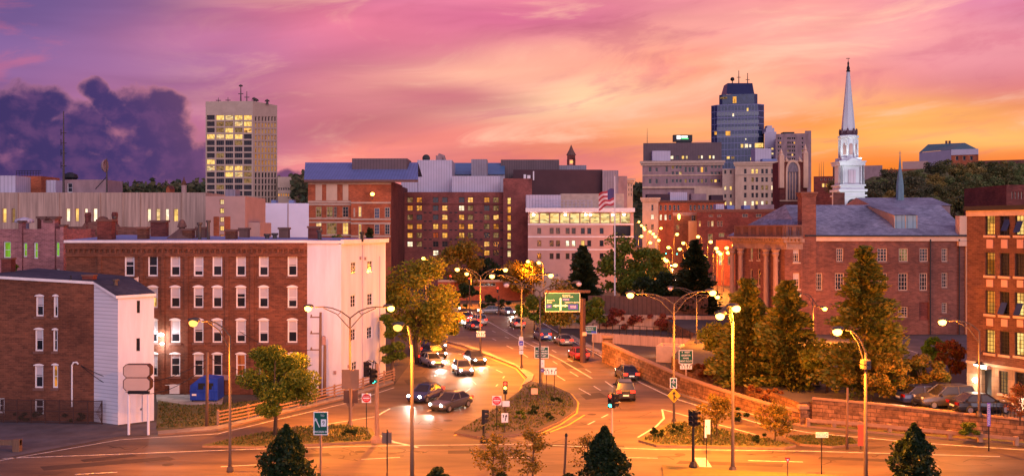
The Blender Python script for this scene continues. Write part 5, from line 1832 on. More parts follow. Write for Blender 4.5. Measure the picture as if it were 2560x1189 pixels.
# street climbing into town
mb = MB()
for i in range(14):
    ya, yb = 193 + i * 24, 193 + (i + 1) * 24
    xa, xb = 42 + (ya - 193) * .085, 42 + (yb - 193) * .085
    mb.face([(xa - 9, ya, gz(0, ya) + .02), (xa + 9, ya, gz(0, ya) + .02), (xb + 9, yb, gz(0, yb) + .02), (xb - 9, yb, gz(0, yb) + .02)])
mb.build('street', M_asphalt, kind='structure')
sheet('parking_lot', [(-300, 1170), (-300, 1040), (240, 1044), (300, 1066), (390, 1054), (400, 1085), (300, 1090), (0, 1146)], .012, M_lot)
sheet('concrete_pad', [(392, 1003), (388, 968), (480, 966), (560, 985), (555, 1012), (470, 1012)], .012, M_conpad)
sheet('lawn', [(390, 1072), (395, 1000), (470, 1012), (560, 1010), (640, 1000), (780, 985), (790, 1000), (700, 1028), (545, 1071), (400, 1084)], .02, M_grass)
sheet('sidewalk', [(395, 1088), (545, 1076), (700, 1036), (870, 995), (985, 957), (975, 951), (870, 986), (700, 1027), (545, 1066), (395, 1080)], .13, M_walk, .15, M_kerb)
# verge and footway beside the stone wall
sheet('footway', [(1420, 845), (1500, 886), (1600, 943), (1680, 981), (1760, 1008), (1900, 1045), (2010, 1066), (2018, 1058), (1900, 1034), (1760, 988), (1640, 945), (1505, 880), (1430, 838)], .13, M_walk, .15, M_kerb)
sheet('verge', [(1640, 945), (1700, 966), (1760, 988), (1900, 1034), (2010, 1056), (2010, 1050), (1900, 1012), (1760, 964), (1660, 934)], .145, M_grass)
sheet('verge', [(2010, 1066), (2300, 1092), (2700, 1120), (2700, 1114), (2300, 1086), (2015, 1060)], .135, M_grass, .15, M_cap)

isl = {
    'west': [(505, 1117), (560, 1103), (640, 1086), (760, 1068), (870, 1062), (930, 1074), (942, 1098), (930, 1106), (800, 1112), (640, 1120)],
    'median': [(1292, 985), (1308, 968), (1330, 955), (1380, 963), (1425, 985), (1442, 1005), (1438, 1030), (1400, 1055), (1345, 1080), (1260, 1092), (1195, 1094), (1135, 1084), (1180, 1058), (1240, 1022)],
    'spit': [(1112, 854), (1160, 866), (1230, 893), (1290, 917), (1318, 945), (1305, 965), (1330, 953), (1335, 938), (1290, 912), (1220, 882), (1150, 856)],
    'east': [(1596, 1103), (1640, 1080), (1672, 1060), (1700, 1056), (1770, 1068), (1850, 1086), (1940, 1104), (1990, 1116), (1960, 1122), (1820, 1120), (1640, 1116)],
    'eastverge': [(1965, 1095), (2060, 1092), (2130, 1100), (2150, 1112), (2080, 1119), (2000, 1113)],
    'front': [(-300, 1500), (-300, 1290), (300, 1262), (900, 1232), (1400, 1222), (1560, 1216), (1640, 1222), (1640, 1500)],
    'front2': [(1655, 1166), (1700, 1171), (1850, 1180), (2060, 1190), (2400, 1212), (2800, 1240), (2800, 1500), (1700, 1500), (1665, 1260)],
}


def inpoly(x, y, P):
    c = False
    j = len(P) - 1
    for i in range(len(P)):
        if (P[i][1] > y) != (P[j][1] > y) and x < (P[j][0] - P[i][0]) * (y - P[i][1]) / (P[j][1] - P[i][1]) + P[i][0]:
            c = not c
        j = i
    return c


def blades(name, P, z, n, mat, hmin=.06, hmax=.2):
    xs, ys = [p[0] for p in P], [p[1] for p in P]
    mb = MB()
    k = 0
    while k < n:
        x, y = R.uniform(min(xs), max(xs)), R.uniform(min(ys), max(ys))
        if not inpoly(x, y, P):
            k += .3
            continue
        a = R.uniform(0, 6.28)
        w = R.uniform(.04, .12)
        h = R.uniform(hmin, hmax)
        dx, dy = math.cos(a) * w, math.sin(a) * w
        ox, oy = R.uniform(-.08, .08), R.uniform(-.08, .08)
        mb.face([(x - dx, y - dy, z), (x + dx, y + dy, z), (x + ox + dx * .2, y + oy + dy * .2, z + h), (x + ox - dx * .2, y + oy - dy * .2, z + h)])
        k += 1
    return mb.build(name, mat, kind='stuff')


F_grass = leafmat('grass_blades', (.05, .075, .018, 1), (.09, .10, .03, 1), (.16, .11, .04, 1))
for k, pts in isl.items():
    o = sheet('kerbed_island', pts, .14, M_walk if k in ('spit',) else (M_ground if k == 'median' else M_grass), .16, M_kerb)
    if k in ('west', 'median', 'east', 'eastverge'):
        P = [(G(x, y).x, G(x, y).y) for x, y in pts]
        cx_, cy_ = sum(p[0] for p in P) / len(P), sum(p[1] for p in P) / len(P)
        P = [(cx_ + (x - cx_) * .93, cy_ + (y - cy_) * .90) for x, y in P]
        blades('grass', P, .14, 2600, F_grass)
blades('grass', [(G(x, y).x, G(x, y).y) for x, y in [(392, 1070), (400, 1005), (470, 1014), (640, 1002), (780, 990), (700, 1022), (545, 1062)]], .02, 2500, F_grass)
blades('grass', [(G(x, y).x, G(x, y).y) for x, y in [(1650, 944), (1760, 985), (1900, 1030), (2008, 1054), (2008, 1051), (1900, 1014), (1760, 966)]], .145, 2000, F_grass)


def stripe(mb, pts, w, z=.006, dash=None):
    """painted line along photo pixels"""
    W = [G(x, y) for x, y in pts]
    segs = []
    for a, b in zip(W[:-1], W[1:]):
        n = max(1, int((b - a).length / 1.2))
        for i in range(n):
            segs.append((a.lerp(b, i / n), a.lerp(b, (i + 1) / n)))
    run = 0
    for a, b in segs:
        if dash:
            run += (b - a).length
            if (run % (dash[0] + dash[1])) > dash[0]:
                continue
        t = (b - a).normalized()
        s = V((-t.y, t.x, 0)) * w / 2
        mb.face([(a.x - s.x, a.y - s.y, z), (b.x - s.x, b.y - s.y, z), (b.x + s.x, b.y + s.y, z), (a.x + s.x, a.y + s.y, z)])


mb = MB()
stripe(mb, [(1330, 790), (1420, 846), (1500, 888), (1600, 955), (1680, 993), (1760, 1018), (1900, 1058), (2020, 1080), (2300, 1106), (2600, 1126)], .18)
stripe(mb, [(1215, 800), (1290, 843), (1400, 898), (1480, 945)], .15)
for off in (0, 1, 2):
    stripe(mb, [(1240 + off * 30 - 40, 830 - off * 4), (1340 + off * 40 - 40, 880 - off * 3), (1460 + off * 40 - 40, 955 - off * 6), (1520 + off * 30, 1010 - off * 5)], .14, dash=(3, 6))
stripe(mb, [(1595, 1092), (1640, 1065), (1660, 1045), (1655, 1022), (1700, 1034), (1780, 1056), (1900, 1088)], .16)
stripe(mb, [(1345, 1090), (1470, 1060), (1520, 1035), (1540, 1005)], .14, dash=(1, 1.5))
stripe(mb, [(975, 1020), (940, 1040), (800, 1062), (620, 1086)], .15)
stripe(mb, [(930, 1080), (985, 1104), (1045, 1117)], .3)
stripe(mb, [(0, 1150), (300, 1098), (545, 1083), (700, 1046), (870, 1006), (985, 968)], .16)
stripe(mb, [(-200, 1152), (300, 1134), (560, 1124), (900, 1114), (1300, 1109), (1640, 1122), (2000, 1126), (2500, 1140)], .16)
stripe(mb, [(-200, 1205), (500, 1168), (1000, 1142), (1600, 1143), (2100, 1156), (2600, 1172)], .14, dash=(3, 6))
stripe(mb, [(1085, 862), (1180, 895), (1265, 935), (1240, 965)], .14, dash=(2, 3))
stripe(mb, [(1060, 880), (1150, 920), (1190, 960), (1120, 1010), (1030, 1040)], .14, dash=(2, 3))
stripe(mb, [(1750, 1143), (1764, 1166)], .8)
for i in range(7):
    stripe(mb, [(1080 + i * 30, 776), (1088 + i * 30, 781)], .5)
mb.build('road_markings', M_white_paint, kind='structure')
mb = MB()
stripe(mb, [(1112, 857), (1230, 897), (1290, 921), (1313, 948), (1293, 985), (1240, 1025), (1180, 1062), (1136, 1088)], .15)
stripe(mb, [(1325, 950), (1385, 962), (1430, 985), (1446, 1006), (1442, 1032), (1402, 1060), (1347, 1085)], .15)
stripe(mb, [(1345, 1090), (1420, 1062), (1462, 1036)], .15)
mb.build('road_markings', M_yellow_paint, kind='structure')

mb = MB()
for pts in ([(1080, 905), (1150, 915), (1150, 922), (1075, 912)], [(1380, 1108), (1560, 1112), (1562, 1120), (1375, 1116)], [(640, 1140), (820, 1131), (830, 1138), (640, 1148)], [(1010, 950), (1060, 940), (1075, 952), (1020, 962)],
            [(1450, 985), (1500, 980), (1520, 992), (1465, 998)], [(100, 1165), (420, 1140), (440, 1147), (110, 1175)], [(1120, 1125), (1330, 1122), (1332, 1130), (1120, 1133)], [(1400, 905), (1440, 902), (1462, 918), (1418, 922)], [(1700, 1150), (1960, 1158), (1955, 1166), (1690, 1158)], [(560, 1098), (640, 1084), (650, 1088), (572, 1104)], [(2050, 1140), (2300, 1150), (2300, 1157), (2045, 1146)], [(200, 1148), (330, 1134), (345, 1139), (210, 1154)], [(1180, 800), (1230, 800), (1236, 806), (1180, 806)]):
    mb.face([(G(x, y).x, G(x, y).y, .0035) for x, y in pts])
rs = random.Random(3)
for i in range(70):
    x, y = rs.uniform(100, 2500), rs.uniform(1100, 1180)
    if i % 2:
        x, y = rs.uniform(1000, 1640), rs.uniform(840, 1090)
    pts = [(x, y)]
    for k in range(5):
        x += rs.uniform(-40, 60)
        y += rs.uniform(-8, 9)
        pts.append((x, y))
    stripe(mb, pts, rs.uniform(.05, .11), .0038)
for (x, y) in ((1120, 1050), (1480, 1035), (1320, 870), (900, 1128), (1700, 1135), (2250, 1165), (420, 1160), (1560, 950)):
    p = G(x, y)
    mb.face([(p.x + .38 * math.cos(t * math.pi / 8), p.y + .38 * math.sin(t * math.pi / 8), .0042) for t in range(16)])
mb.build('road_patches', M_patch, kind='structure')

# raised ground behind the stone walls
wallpts = [(1505, 905, 2.3), (1600, 945, 1.95), (1700, 985, 1.6), (1800, 1015, 1.35), (1900, 1042, 1.15), (2008, 1064, 1.0)]
W1 = [(G(x, y), h) for x, y, h in wallpts]
W2 = [(G(x, y), h) for x, y, h in [(2030, 1058, 1.95), (2200, 1073, 1.9), (2400, 1092, 1.75), (2600, 1111, 1.62), (2800, 1128, 1.5)]]
plate = [(p.x, p.y + .35) for p, h in W2] + [(75, 66), (110, 90), (110, 175), (24, 175), (24, 140), (24.5, 128), (G(1700, 985).x + 1.5, G(1700, 985).y + 14), (W1[4][0].x + 1, W1[4][0].y + 6), (W1[5][0].x, W1[5][0].y + 1)]
sheet('raised_ground', plate, LOT - .02, M_ground, 1.8, M_stone, world=True)
sheet('parking_lot', [(x, y) for x, y in [(36, 101), (36, 126), (62, 126), (64, 101), (52, 92)]], LOT + .004, M_lot, world=True)
lane = [G(2250, 1002, LOT), G(2420, 1010, LOT), G(2560, 1032, LOT), G(2760, 1058, LOT)] + [p + V((0, .42, 0)) for p, h in W2[:0:-1]]
sheet('lane', [(p.x, p.y) for p in lane], LOT + .004, M_lot, world=True)
wk = [G(2300, 985, LOT), G(2417, 1001, LOT), G(2560, 1020, LOT), G(2760, 1045, LOT), G(2760, 1058, LOT), G(2560, 1032, LOT), G(2420, 1010, LOT), G(2300, 993, LOT)]
sheet('sidewalk', [(p.x, p.y) for p in wk], LOT + .10, M_walk, .12, M_cap, world=True)
mb = MB()
for i in range(8):
    a = V((40 + i * 2.8, 112, LOT + .01))
    mb.box((a.x, 108, LOT + .005), (a.x + .12, 113, LOT + .009))
mb.build('road_markings', M_white_paint, kind='structure')


def ribbon_wall(name, label, cat, pts, thick, mat, cap=None, caph=.12, over=.06, z0=-.1):
    c = pts[0][0]
    o = thing(name, (c.x, c.y, 0), label, cat)
    mb, m2 = MB(), MB()
    # resample so that the wall curves
    P = []
    for (a, ha), (b, hb) in zip(pts[:-1], pts[1:]):
        for i in range(5):
            P.append((a.lerp(b, i / 5), ha + (hb - ha) * i / 5))
    P.append(pts[-1])
    L, Rr, Lc, Rc = [], [], [], []
    for i, (p, h) in enumerate(P):
        t = (P[min(i + 1, len(P) - 1)][0] - P[max(0, i - 1)][0]).normalized()
        n = V((t.y, -t.x, 0))
        L.append((p + n * 0, h))
        Rr.append((p - n * thick, h))
        Lc.append(p + n * over)
        Rc.append(p - n * (thick + over))
    for i in range(len(P) - 1):
        h0, h1 = P[i][1], P[i + 1][1]
        a, b, c_, d = L[i][0], L[i + 1][0], Rr[i][0], Rr[i + 1][0]
        mb.face([(a.x, a.y, z0), (b.x, b.y, z0), (b.x, b.y, h1), (a.x, a.y, h0)])
        mb.face([(d.x, d.y, z0), (c_.x, c_.y, z0), (c_.x, c_.y, h0), (d.x, d.y, h1)])
        if not cap:
            mb.face([(a.x, a.y, h0), (b.x, b.y, h1), (d.x, d.y, h1), (c_.x, c_.y, h0)])
        else:
            a, b, c_, d = Lc[i], Lc[i + 1], Rc[i], Rc[i + 1]
            m2.face([(a.x, a.y, h0 + caph), (b.x, b.y, h1 + caph), (d.x, d.y, h1 + caph), (c_.x, c_.y, h0 + caph)])
            m2.face([(a.x, a.y, h0), (b.x, b.y, h1), (b.x, b.y, h1 + caph), (a.x, a.y, h0 + caph)])
            m2.face([(d.x, d.y, h1), (c_.x, c_.y, h0), (c_.x, c_.y, h0 + caph), (d.x, d.y, h1 + caph)])
            m2.face([(c_.x, c_.y, h0), (d.x, d.y, h1), (b.x, b.y, h1), (a.x, a.y, h0)])
    for k in (0, -1):
        a, c_, h = L[k][0], Rr[k][0], P[k][1]
        mb.face([(c_.x, c_.y, z0), (a.x, a.y, z0), (a.x, a.y, h), (c_.x, c_.y, h)] if k == 0 else [(a.x, a.y, z0), (c_.x, c_.y, z0), (c_.x, c_.y, h), (a.x, a.y, h)])
    mb.build('stone_face', mat, o)
    if cap:
        m2.build('coping', cap, o)
    return o


w1 = ribbon_wall('stone_wall', 'curving stone wall with a pale coping running along the ramp', 'wall', W1, .6, M_stone, M_cap)
for (px, py, h, w) in ((1520, 903, 2.75, 1.1), (2010, 1064, 1.35, .6)):
    p = G(px, py)
    mb = MB()
    mb.box((p.x - w / 2, p.y, 0), (p.x + w / 2, p.y + w, h), 0)
    mb.box((p.x - w / 2 - .1, p.y - .1, h + .003), (p.x + w / 2 + .1, p.y + w + .1, h + .25), 1)
    mb.build('pier', [M_stone, M_cap], w1)
w2 = ribbon_wall('retaining_wall', 'long rough stone retaining wall below the mill parking lane', 'wall', W2, .4, M_stone, M_cap, .12)
# underpass walls and fences behind the ramp wall
d = 128
uw = bld('underpass_wall', 'low stained concrete underpass wall with a dark pipe railing', 'wall', 1480, 133, 1760, 124, 868, 1.0, 0, M_conc, M_cap, ztop=1.3)
mb = MB()
for i in range(17):
    u = i * uw.fac.len / 16
    uw.fac.box(mb, u - .04, u + .04, 1.3, 2.6, -.3, -.22)
for z in (1.6, 2.55):
    uw.fac.box(mb, 0, uw.fac.len, z, z + .07, -.29, -.23)
mb.build('railing', M_black, uw.o)
pl = bld('plaza_wall', 'long dark concrete plaza wall with a pale top edge behind the underpass', 'wall', 1395, 152, 1800, 148, 800, 1.0, 0, M_conc, M_cap, ztop=2.2)
band(pl.o, pl.fac, 1395, 1800, 834, 837, M_cap, .2, 'pale_edge')
pf = bld('board_fence', 'tall dark slatted fence on the plaza behind the red leafed shrubs', 'fence', 1470, 160, 1770, 157, 795, .2, 0, pbr('brown_boards', K(110, 78, 66), .9, .25, 1, kind='ribs'), M_bronze, ztop=4.6)
q = G(1650, 935, 1.0)
ut = bld('lit_underpass_recess', 'small tan utility vault glowing orange behind the ramp wall', 'vault', 1640, 113, 1700, 112, 912, 3, 0, M_tan, M_cap, ztop=1.9)
q = D(1692, 922, 110)
ol_ = thing('path_lamp', (q.x, 110, .2), 'small low glowing path lamp just behind the ramp wall', 'lamp')
MB().tube([(q.x, 110, .2), (q.x, 110, q.z)], .05, 6).build('post', M_black, ol_)
MB().lathe([(.05, -.25), (.22, 0), (.05, .25)], (q.x, 110, q.z + .1), 10).build('bulb', E_sodium, ol_)


# wooden guard rail along the curve, guard rail under the stone wall
def railfence(name, label, pts, h, nr, step, mat, pw=.12, cat='fence', rh=.055):
    W = [G(x, y) for x, y in pts]
    o = thing(name, (W[0].x, W[0].y, 0), label, cat)
    L = 0
    posts = []
    for a, b in zip(W[:-1], W[1:]):
        n = max(1, round((b - a).length / step))
        for i in range(n):
            posts.append(a.lerp(b, i / n))
    posts.append(W[-1])
    for p in posts:
        MB().box((p.x - pw, p.y - pw, .05), (p.x + pw, p.y + pw, h)).build('post', mat, o)
    for r in range(nr):
        z = h - .15 - r * (h - .25) / max(1, nr)
        mb = MB()
        for a, b in zip(posts[:-1], posts[1:]):
            t = (b - a).normalized()
            n = V((t.y, -t.x, 0)) * (pw + .02)
            M = Matrix.Translation(a + n + V((0, 0, z))) @ Matrix.Rotation(math.atan2(t.y, t.x), 4, 'Z')
            mb.box((-.02, -.035, -rh), ((b - a).length + .02, .035, rh), 0, M)
        mb.build('rail', mat, o)
    return o


railfence('rail_fence', 'pale four-rail fence climbing beside the curving road past the white wall', [(545, 1066), (620, 1050), (700, 1030), (790, 1009), (880, 985), (985, 952)], 1.35, 4, 2.4, M_rail, .08)
railfence('guard_rail', 'low wooden guard rail with square posts below the stone retaining wall', [(2020, 1066), (2150, 1075), (2300, 1090), (2450, 1105), (2540, 1114)], .7, 1, 1.9, M_rail, .14, 'guard rail', .13)
p0, p1 = G(-40, 1046), G(272, 1052)
ch = thing('chain_link_fence', (p0.x, p0.y - .8, 0), 'rusty pipe-framed chain fence along the foot of the brick house', 'fence')
mb = MB()
n = 9
for i in range(n + 1):
    q = p0.lerp(p1, i / n) - V((0, 1.3, 0))
    MB().tube([(q.x, q.y, 0), (q.x, q.y, 1.9)], .05, 6).build('post', M_bronze, ch)
a, b = p0 - V((0, 1.3, 0)), p1 - V((0, 1.3, 0))
for z in (.1, 1.0, 1.85):
    mb.tube([(a.x, a.y, z), (b.x, b.y, z)], .035, 5)
mb.build('rail', M_bronze, ch)
mb = MB()
for i in range(120):
    t0 = i / 120
    q, w = a.lerp(b, t0), a.lerp(b, min(1, t0 + .09))
    mb.tube([(q.x, q.y, .1), (w.x, w.y, 1.85)], .008, 3, caps=False)
    mb.tube([(w.x, w.y, .1), (q.x, q.y, 1.85)], .008, 3, caps=False)
mb.build('mesh', M_bronze, ch)
p = G(2560, 1098, LOT)
ir = thing('iron_fence', (p.x, p.y, LOT), 'short black iron picket fence on top of the retaining wall', 'fence')
mb = MB()
for i in range(26):
    x = 35.6 + i * .2
    y = W2[2][0].y + (x - W2[2][0].x) * (W2[3][0].y - W2[2][0].y) / (W2[3][0].x - W2[2][0].x) + .2
    mb.box((x, y, LOT), (x + .035, y + .035, LOT + 1.0))
    if i:
        mb.face([(x - .22, y0_ + .02, LOT + .9), (x, y + .02, LOT + .9), (x, y + .02, LOT + .95), (x - .22, y0_ + .02, LOT + .95)])
    y0_ = y
mb.build('pickets', M_black, ir)

# ---------------------------------------------------------------- street lamps
SOD = (1.0, .27, .014)
LAMP_E = 5900.0


def lamp(label, px, py, ytop, heads, z0=0.0, d=None, energy=1.0, mat=None, r=.105, group=None, ls=1.0):
    if d is None:
        b = G(px, py, z0)
    else:
        b = D(px, py, d)
        b.z = z0
    d = b.y
    zt = CAMH + (HY - ytop) / FPX * d
    o = thing('street_lamp', (b.x, d, z0), label, 'street lamp', group or 'street lamps around the square')
    mt = mat or M_steel
    MB().tube([(b.x, d, z0), (b.x, d, z0 + .5), (b.x, d, zt)], [r * 1.5, r, r * .62], 10).build('pole', mt, o, smooth=True)
    MB().lathe([(r * 2.2, z0), (r * 2.2, z0 + .12), (r * 1.6, z0 + .35)], (b.x, d, 0), 10).build('base', mt, o)
    for (hx, hy, on) in heads:
        h = D(hx, hy, d)
        s = 1 if h.x > b.x else -1
        ln = abs(h.x - b.x)
        mb = MB()
        up = [V((b.x, d, zt - .05))]
        for t in (.25, .5, .75, 1.0):
            zz = zt + (h.z - zt) * (1 - (1 - t) ** 1.9) + .12 * math.sin(t * math.pi)
            up.append(V((b.x + s * (ln - .45) * t, d, zz + .08)))
        mb.tube(up, .05, 6)
        lo_ = [V((b.x, d, zt - .9)), up[2] * .5 + up[1] * .5 - V((0, 0, .33)), up[3] - V((0, 0, .1)), up[3]]
        mb.tube(lo_, .038, 6)
        mb.tube([up[1], up[1] * .35 + lo_[1] * .65 - V((0, 0, .1))], .03, 5)
        mb.build('arm', mt, o)
        hd = MB().lathe([(.04, -.5), (.11, -.42), (.17, -.1), (.15, .18), (.05, .3)], (h.x - s * .05, d, h.z + .17), 10, 0, 'x').build('lamp_head', mt, o, smooth=True)
        ln_m = E_sodium if on == 1 else (E_sodiumlow if on else M_lav)
        MB().lathe([(q_ * ls, w_ * ls) for q_, w_ in ((.03, -.26), (.2, -.2), (.29, -.04), (.27, .08), (.12, .17))], (h.x + s * .08, d - .04, h.z), 12).build('lens', ln_m, hd, smooth=True)
        if on:
            l = bpy.data.lights.new('lamp_light', 'POINT')
            l.energy = LAMP_E * energy * (1 if on == 1 else .6)
            l.color = SOD
            l.shadow_soft_size = .25
            lo = bpy.data.objects.new('lamp_light', l)
            COL.objects.link(lo)
            lo.parent = o
            lo.location = V((h.x + s * .08, d, h.z - .42)) - LOC[o.name]
            # the reflector throws most of the light down on to the road
            l = bpy.data.lights.new('lamp_beam', 'SPOT')
            l.energy = LAMP_E * 2.15 * energy * (1 if on == 1 else .85)
            l.color = SOD
            l.spot_size = rad(128)
            l.spot_blend = .7
            l.shadow_soft_size = .25
            lb = bpy.data.objects.new('lamp_beam', l)
            COL.objects.link(lb)
            lb.parent = o
            lb.location = lo.location
    return o


lamp('single-arm lamp between the rail fence and the blank pylon sign, head barely glowing', 575, 1178, 838, [(487, 806, .5)])
lamp('two-armed lamp rising from the brown square sign in front of the white end wall', 875, 1062, 793, [(773, 770, 1), (975, 770, 1)], energy=.6)
lamp('blue grey single-arm lamp beside the headlight stream, its foot out of sight', 1030, 1204, 862, [(998, 817, .5)], r=.13)
lamp('two-armed lamp with a white lane arrow sign low on its pole', 1201, 884, 690, [(1145, 673, 1), (1262, 674, 1)])
lamp('two-armed lamp carrying a blue route shield on its pole', 1304, 922, 706, [(1232, 690, 1), (1375, 688, 1)])
lamp('two-armed lamp with a green destination board at its middle, one grey unlit head', 1350, 966, 728, [(1445, 709, 0), (1268, 712, 0)])
lamp('two-armed lamp with a green airport board and yellow diamond on its pole', 1685, 1057, 758, [(1578, 737, 1), (1779, 731, 1)])
lamp('two-armed lamp behind the ramp wall with one pale unlit head', 1741, 895, 737, [(1677, 721, 0), (1792, 742, 1)])
lamp('tall lamp with two short tilted heads in front of the pines', 1832, 1178, 802, [(1803, 789, 1), (1837, 770, 1)], r=.12, energy=.6)
lamp('lamp before the school wall with one glowing and one grey head', 2032, 862, 746, [(1998, 737, 0), (2060, 771, 1)], z0=LOT)
lamp('single-arm lamp with a round collar box, pole reaching below the frame', 2164, 1206, 880, [(2096, 828, 1)], r=.13)
ob = bpy.data.objects[[o.name for o in COL.objects if o.get('label', '').startswith('single-arm lamp with a round collar')][0]]
q = D(2164, 910, ob.location.y)
MB().lathe([(.14, -.32), (.32, -.26), (.32, -.04), (.2, 0), (.32, .04), (.32, .26), (.14, .32)], q, 14).build('collar_box', M_steel, ob)
lamp('single-arm lamp standing on the raised lane beside the mill corner', 2448, 1040, 826, [(2358, 804, 1)], z0=LOT, energy=.5)
# smaller lamps towards the rising street and round the square
far = [(1060, 646, 175, 'tree'), (1055, 684, 170, 'tree'), (1321, 653, 205, 'pale'), (1348, 656, 200, 'pale'), (1168, 684, 196, 'garage')]
for i, (hx, hy, d, w) in enumerate(far):
    h = D(hx, hy, d)
    lamp({'tree': ('upper', 'lower')[i % 2] + ' small lamp glowing at the edge of the big tree by the white wall', 'pale': ('taller', 'shorter')[(i) % 2] + ' thin lamp above the pale low building', 'garage': 'bright short lamp above the parking garage parapet'}[w],
         hx + 10, 700, hy + 4, [(hx, hy, 1)], z0=max(0, h.z - 9), d=d, energy=.6, r=.09, group='small lamps beyond the crossing', ls=1.4)
st_l = [(1655, 641, 232), (1667, 651, 222), (1687, 662, 208), (1709, 607, 262), (1692, 585, 275), (1746, 591, 262), (1790, 620, 236), (1796, 629, 228), (1816, 619, 240), (1821, 631, 226), (1834, 612, 246), (1639, 591, 300), (1624, 578, 330),
        (1604, 563, 385), (1597, 554, 430), (1610, 568, 360), (1603, 590, 300), (1612, 573, 345), (1632, 584, 315), (1660, 646, 228), (1800, 634, 224), (1618, 566, 400), (1646, 600, 290), (1700, 622, 255), (1728, 612, 258), (1672, 618, 262), (1652, 570, 350), (1760, 640, 226), (1776, 604, 250), (1715, 648, 222), (1625, 606, 285)]
for i, (hx, hy, d) in enumerate(st_l):
    h = D(hx, hy, d)
    base = gz(0, d)
    lamp('small glowing sodium lamp in the cluster along the street climbing into town', hx + (9 if i % 2 else -7), 700, hy + 3, [(hx, hy, 1)], z0=min(base, h.z - 5), d=d, energy=.75, r=.08, group='lamps along the climbing street', ls=1.7)

# small wall lamp on the brick block
u, z = fB.uz(408, 834)
q = fB.W(u, z, .6)
wl = thing('wall_lamp', fB.W(u, z, 0), 'white floodlight on the brick block wall above the dumpster yard', 'lamp')
MB().tube([fB.W(u, z, 0), fB.W(u, z + .1, .3), q], .04, 6).build('arm', M_trim, wl)
MB().lathe([(.05, -.1), (.25, -.06), (.25, .08), (.05, .14)], q, 10).build('bulb', E_whitelamp, wl)
u2, z2 = fB.uz(408, 858)
mb = MB()
mb.lathe([(.05, -.1), (.2, 0), (.05, .12)], fB.W(u2, z2, .25), 10)
mb.build('lower_bulb', E_whitelamp, wl)
mb = MB()
mb.tube([fB.W(u, z2, .05), fB.W(u, .9, .05), fB.W(u + .8, .9, .05)], .04, 5)
mb.build('conduit', M_trim, wl)
for (zz, en) in ((z, 200), (z2, 120)):
    l = bpy.data.lights.new('wall_light', 'POINT')
    l.energy = en * .8
    l.color = (.92, .95, 1)
    l.shadow_soft_size = .2
    lo = bpy.data.objects.new('wall_light', l)
    COL.objects.link(lo)
    lo.location = fB.W(u, zz - .25, .75)
# electric box
mb = MB()
a, b_, c, d_ = fB.rect(557, 936, 575, 948)
fB.box(mb, a, c, b_, d_, 0, .3)
mb.build('meter_box', M_greystone, brick)
a, b_, c, d_ = fB.rect(426, 960, 450, 972)
mb = MB()
fB.box(mb, a, c, .1, d_, 0.0, .25)
mb.build('vent_hood', M_trim, brick)

# ---------------------------------------------------------------- traffic signals
def sig_head(parent, c, yaw=0.0, lit=(), back=False, s=1.0, name='signal_head'):
    """three-lens head centred at c, facing -y when yaw = 0"""
    M = Matrix.Translation(c) @ Matrix.Rotation(yaw, 4, 'Z')
    mb = MB()
    mb.box((-.17 * s, -.11 * s, -.52 * s), (.17 * s, .12 * s, .52 * s), 0, M)
    for k in range(3):
        z = (.34 - .34 * k) * s
        n = 8
        for i in range(n):
            a0, a1 = math.pi * i / n * 1.3 - .47, math.pi * (i + 1) / n * 1.3 - .47
            r = .145 * s
            mb.face([M @ V((r * math.cos(a0), -.11 * s, z + r * math.sin(a0))), M @ V((r * math.cos(a1), -.11 * s, z + r * math.sin(a1))), M @ V((r * math.cos(a1), -.36 * s, z + r * math.sin(a1))), M @ V((r * math.cos(a0), -.36 * s, z + r * math.sin(a0)))])
    h = mb.build(name, M_black, parent)
    for k in range(3):
        z = (.34 - .34 * k) * s
        m = {('r', 0): E_red, ('a', 1): E_amber, ('g', 2): E_teal}.get((lit[k] if k < len(lit) else '-', k), M_signblack)
        if len(lit) > k and lit[k] == 'A':
            m = E_amber
        mb = MB()
        pts = [M @ V((.125 * s * math.cos(t * math.pi / 6), -.125 * s, z + .125 * s * math.sin(t * math.pi / 6))) for t in range(12)]
        mb.face(pts)
        mb.build('lens', m, h)
    return h


def signal_post(label, px, py, ytop, head_px, lit='---', yaw=0.0, d=None, z0=0.0, mat=None, r=.09, extra=()):
    b = G(px, py, z0) if d is None else D(px, py, d)
    if d is not None:
        b.z = z0
    d = b.y
    zt = CAMH + (HY - ytop) / FPX * d
    o = thing('traffic_signal', (b.x, d, z0), label, 'traffic light', 'traffic signals of the square')
    mt = mat or M_bronze
    MB().tube([(b.x, d, z0), (b.x, d, z0 + .6), (b.x, d, zt)], [r * 1.3, r, r * .8], 10).build('post', mt, o)
    MB().lathe([(r * 3, z0), (r * 2.8, z0 + .25), (r * 1.6, z0 + .5)], (b.x, d, 0), 8).build('base', mt, o)
    for hx, hy, lt, yw in head_px:
        c = D(hx, hy, d - .22)
        sig_head(o, c, yw, lt)
    return o


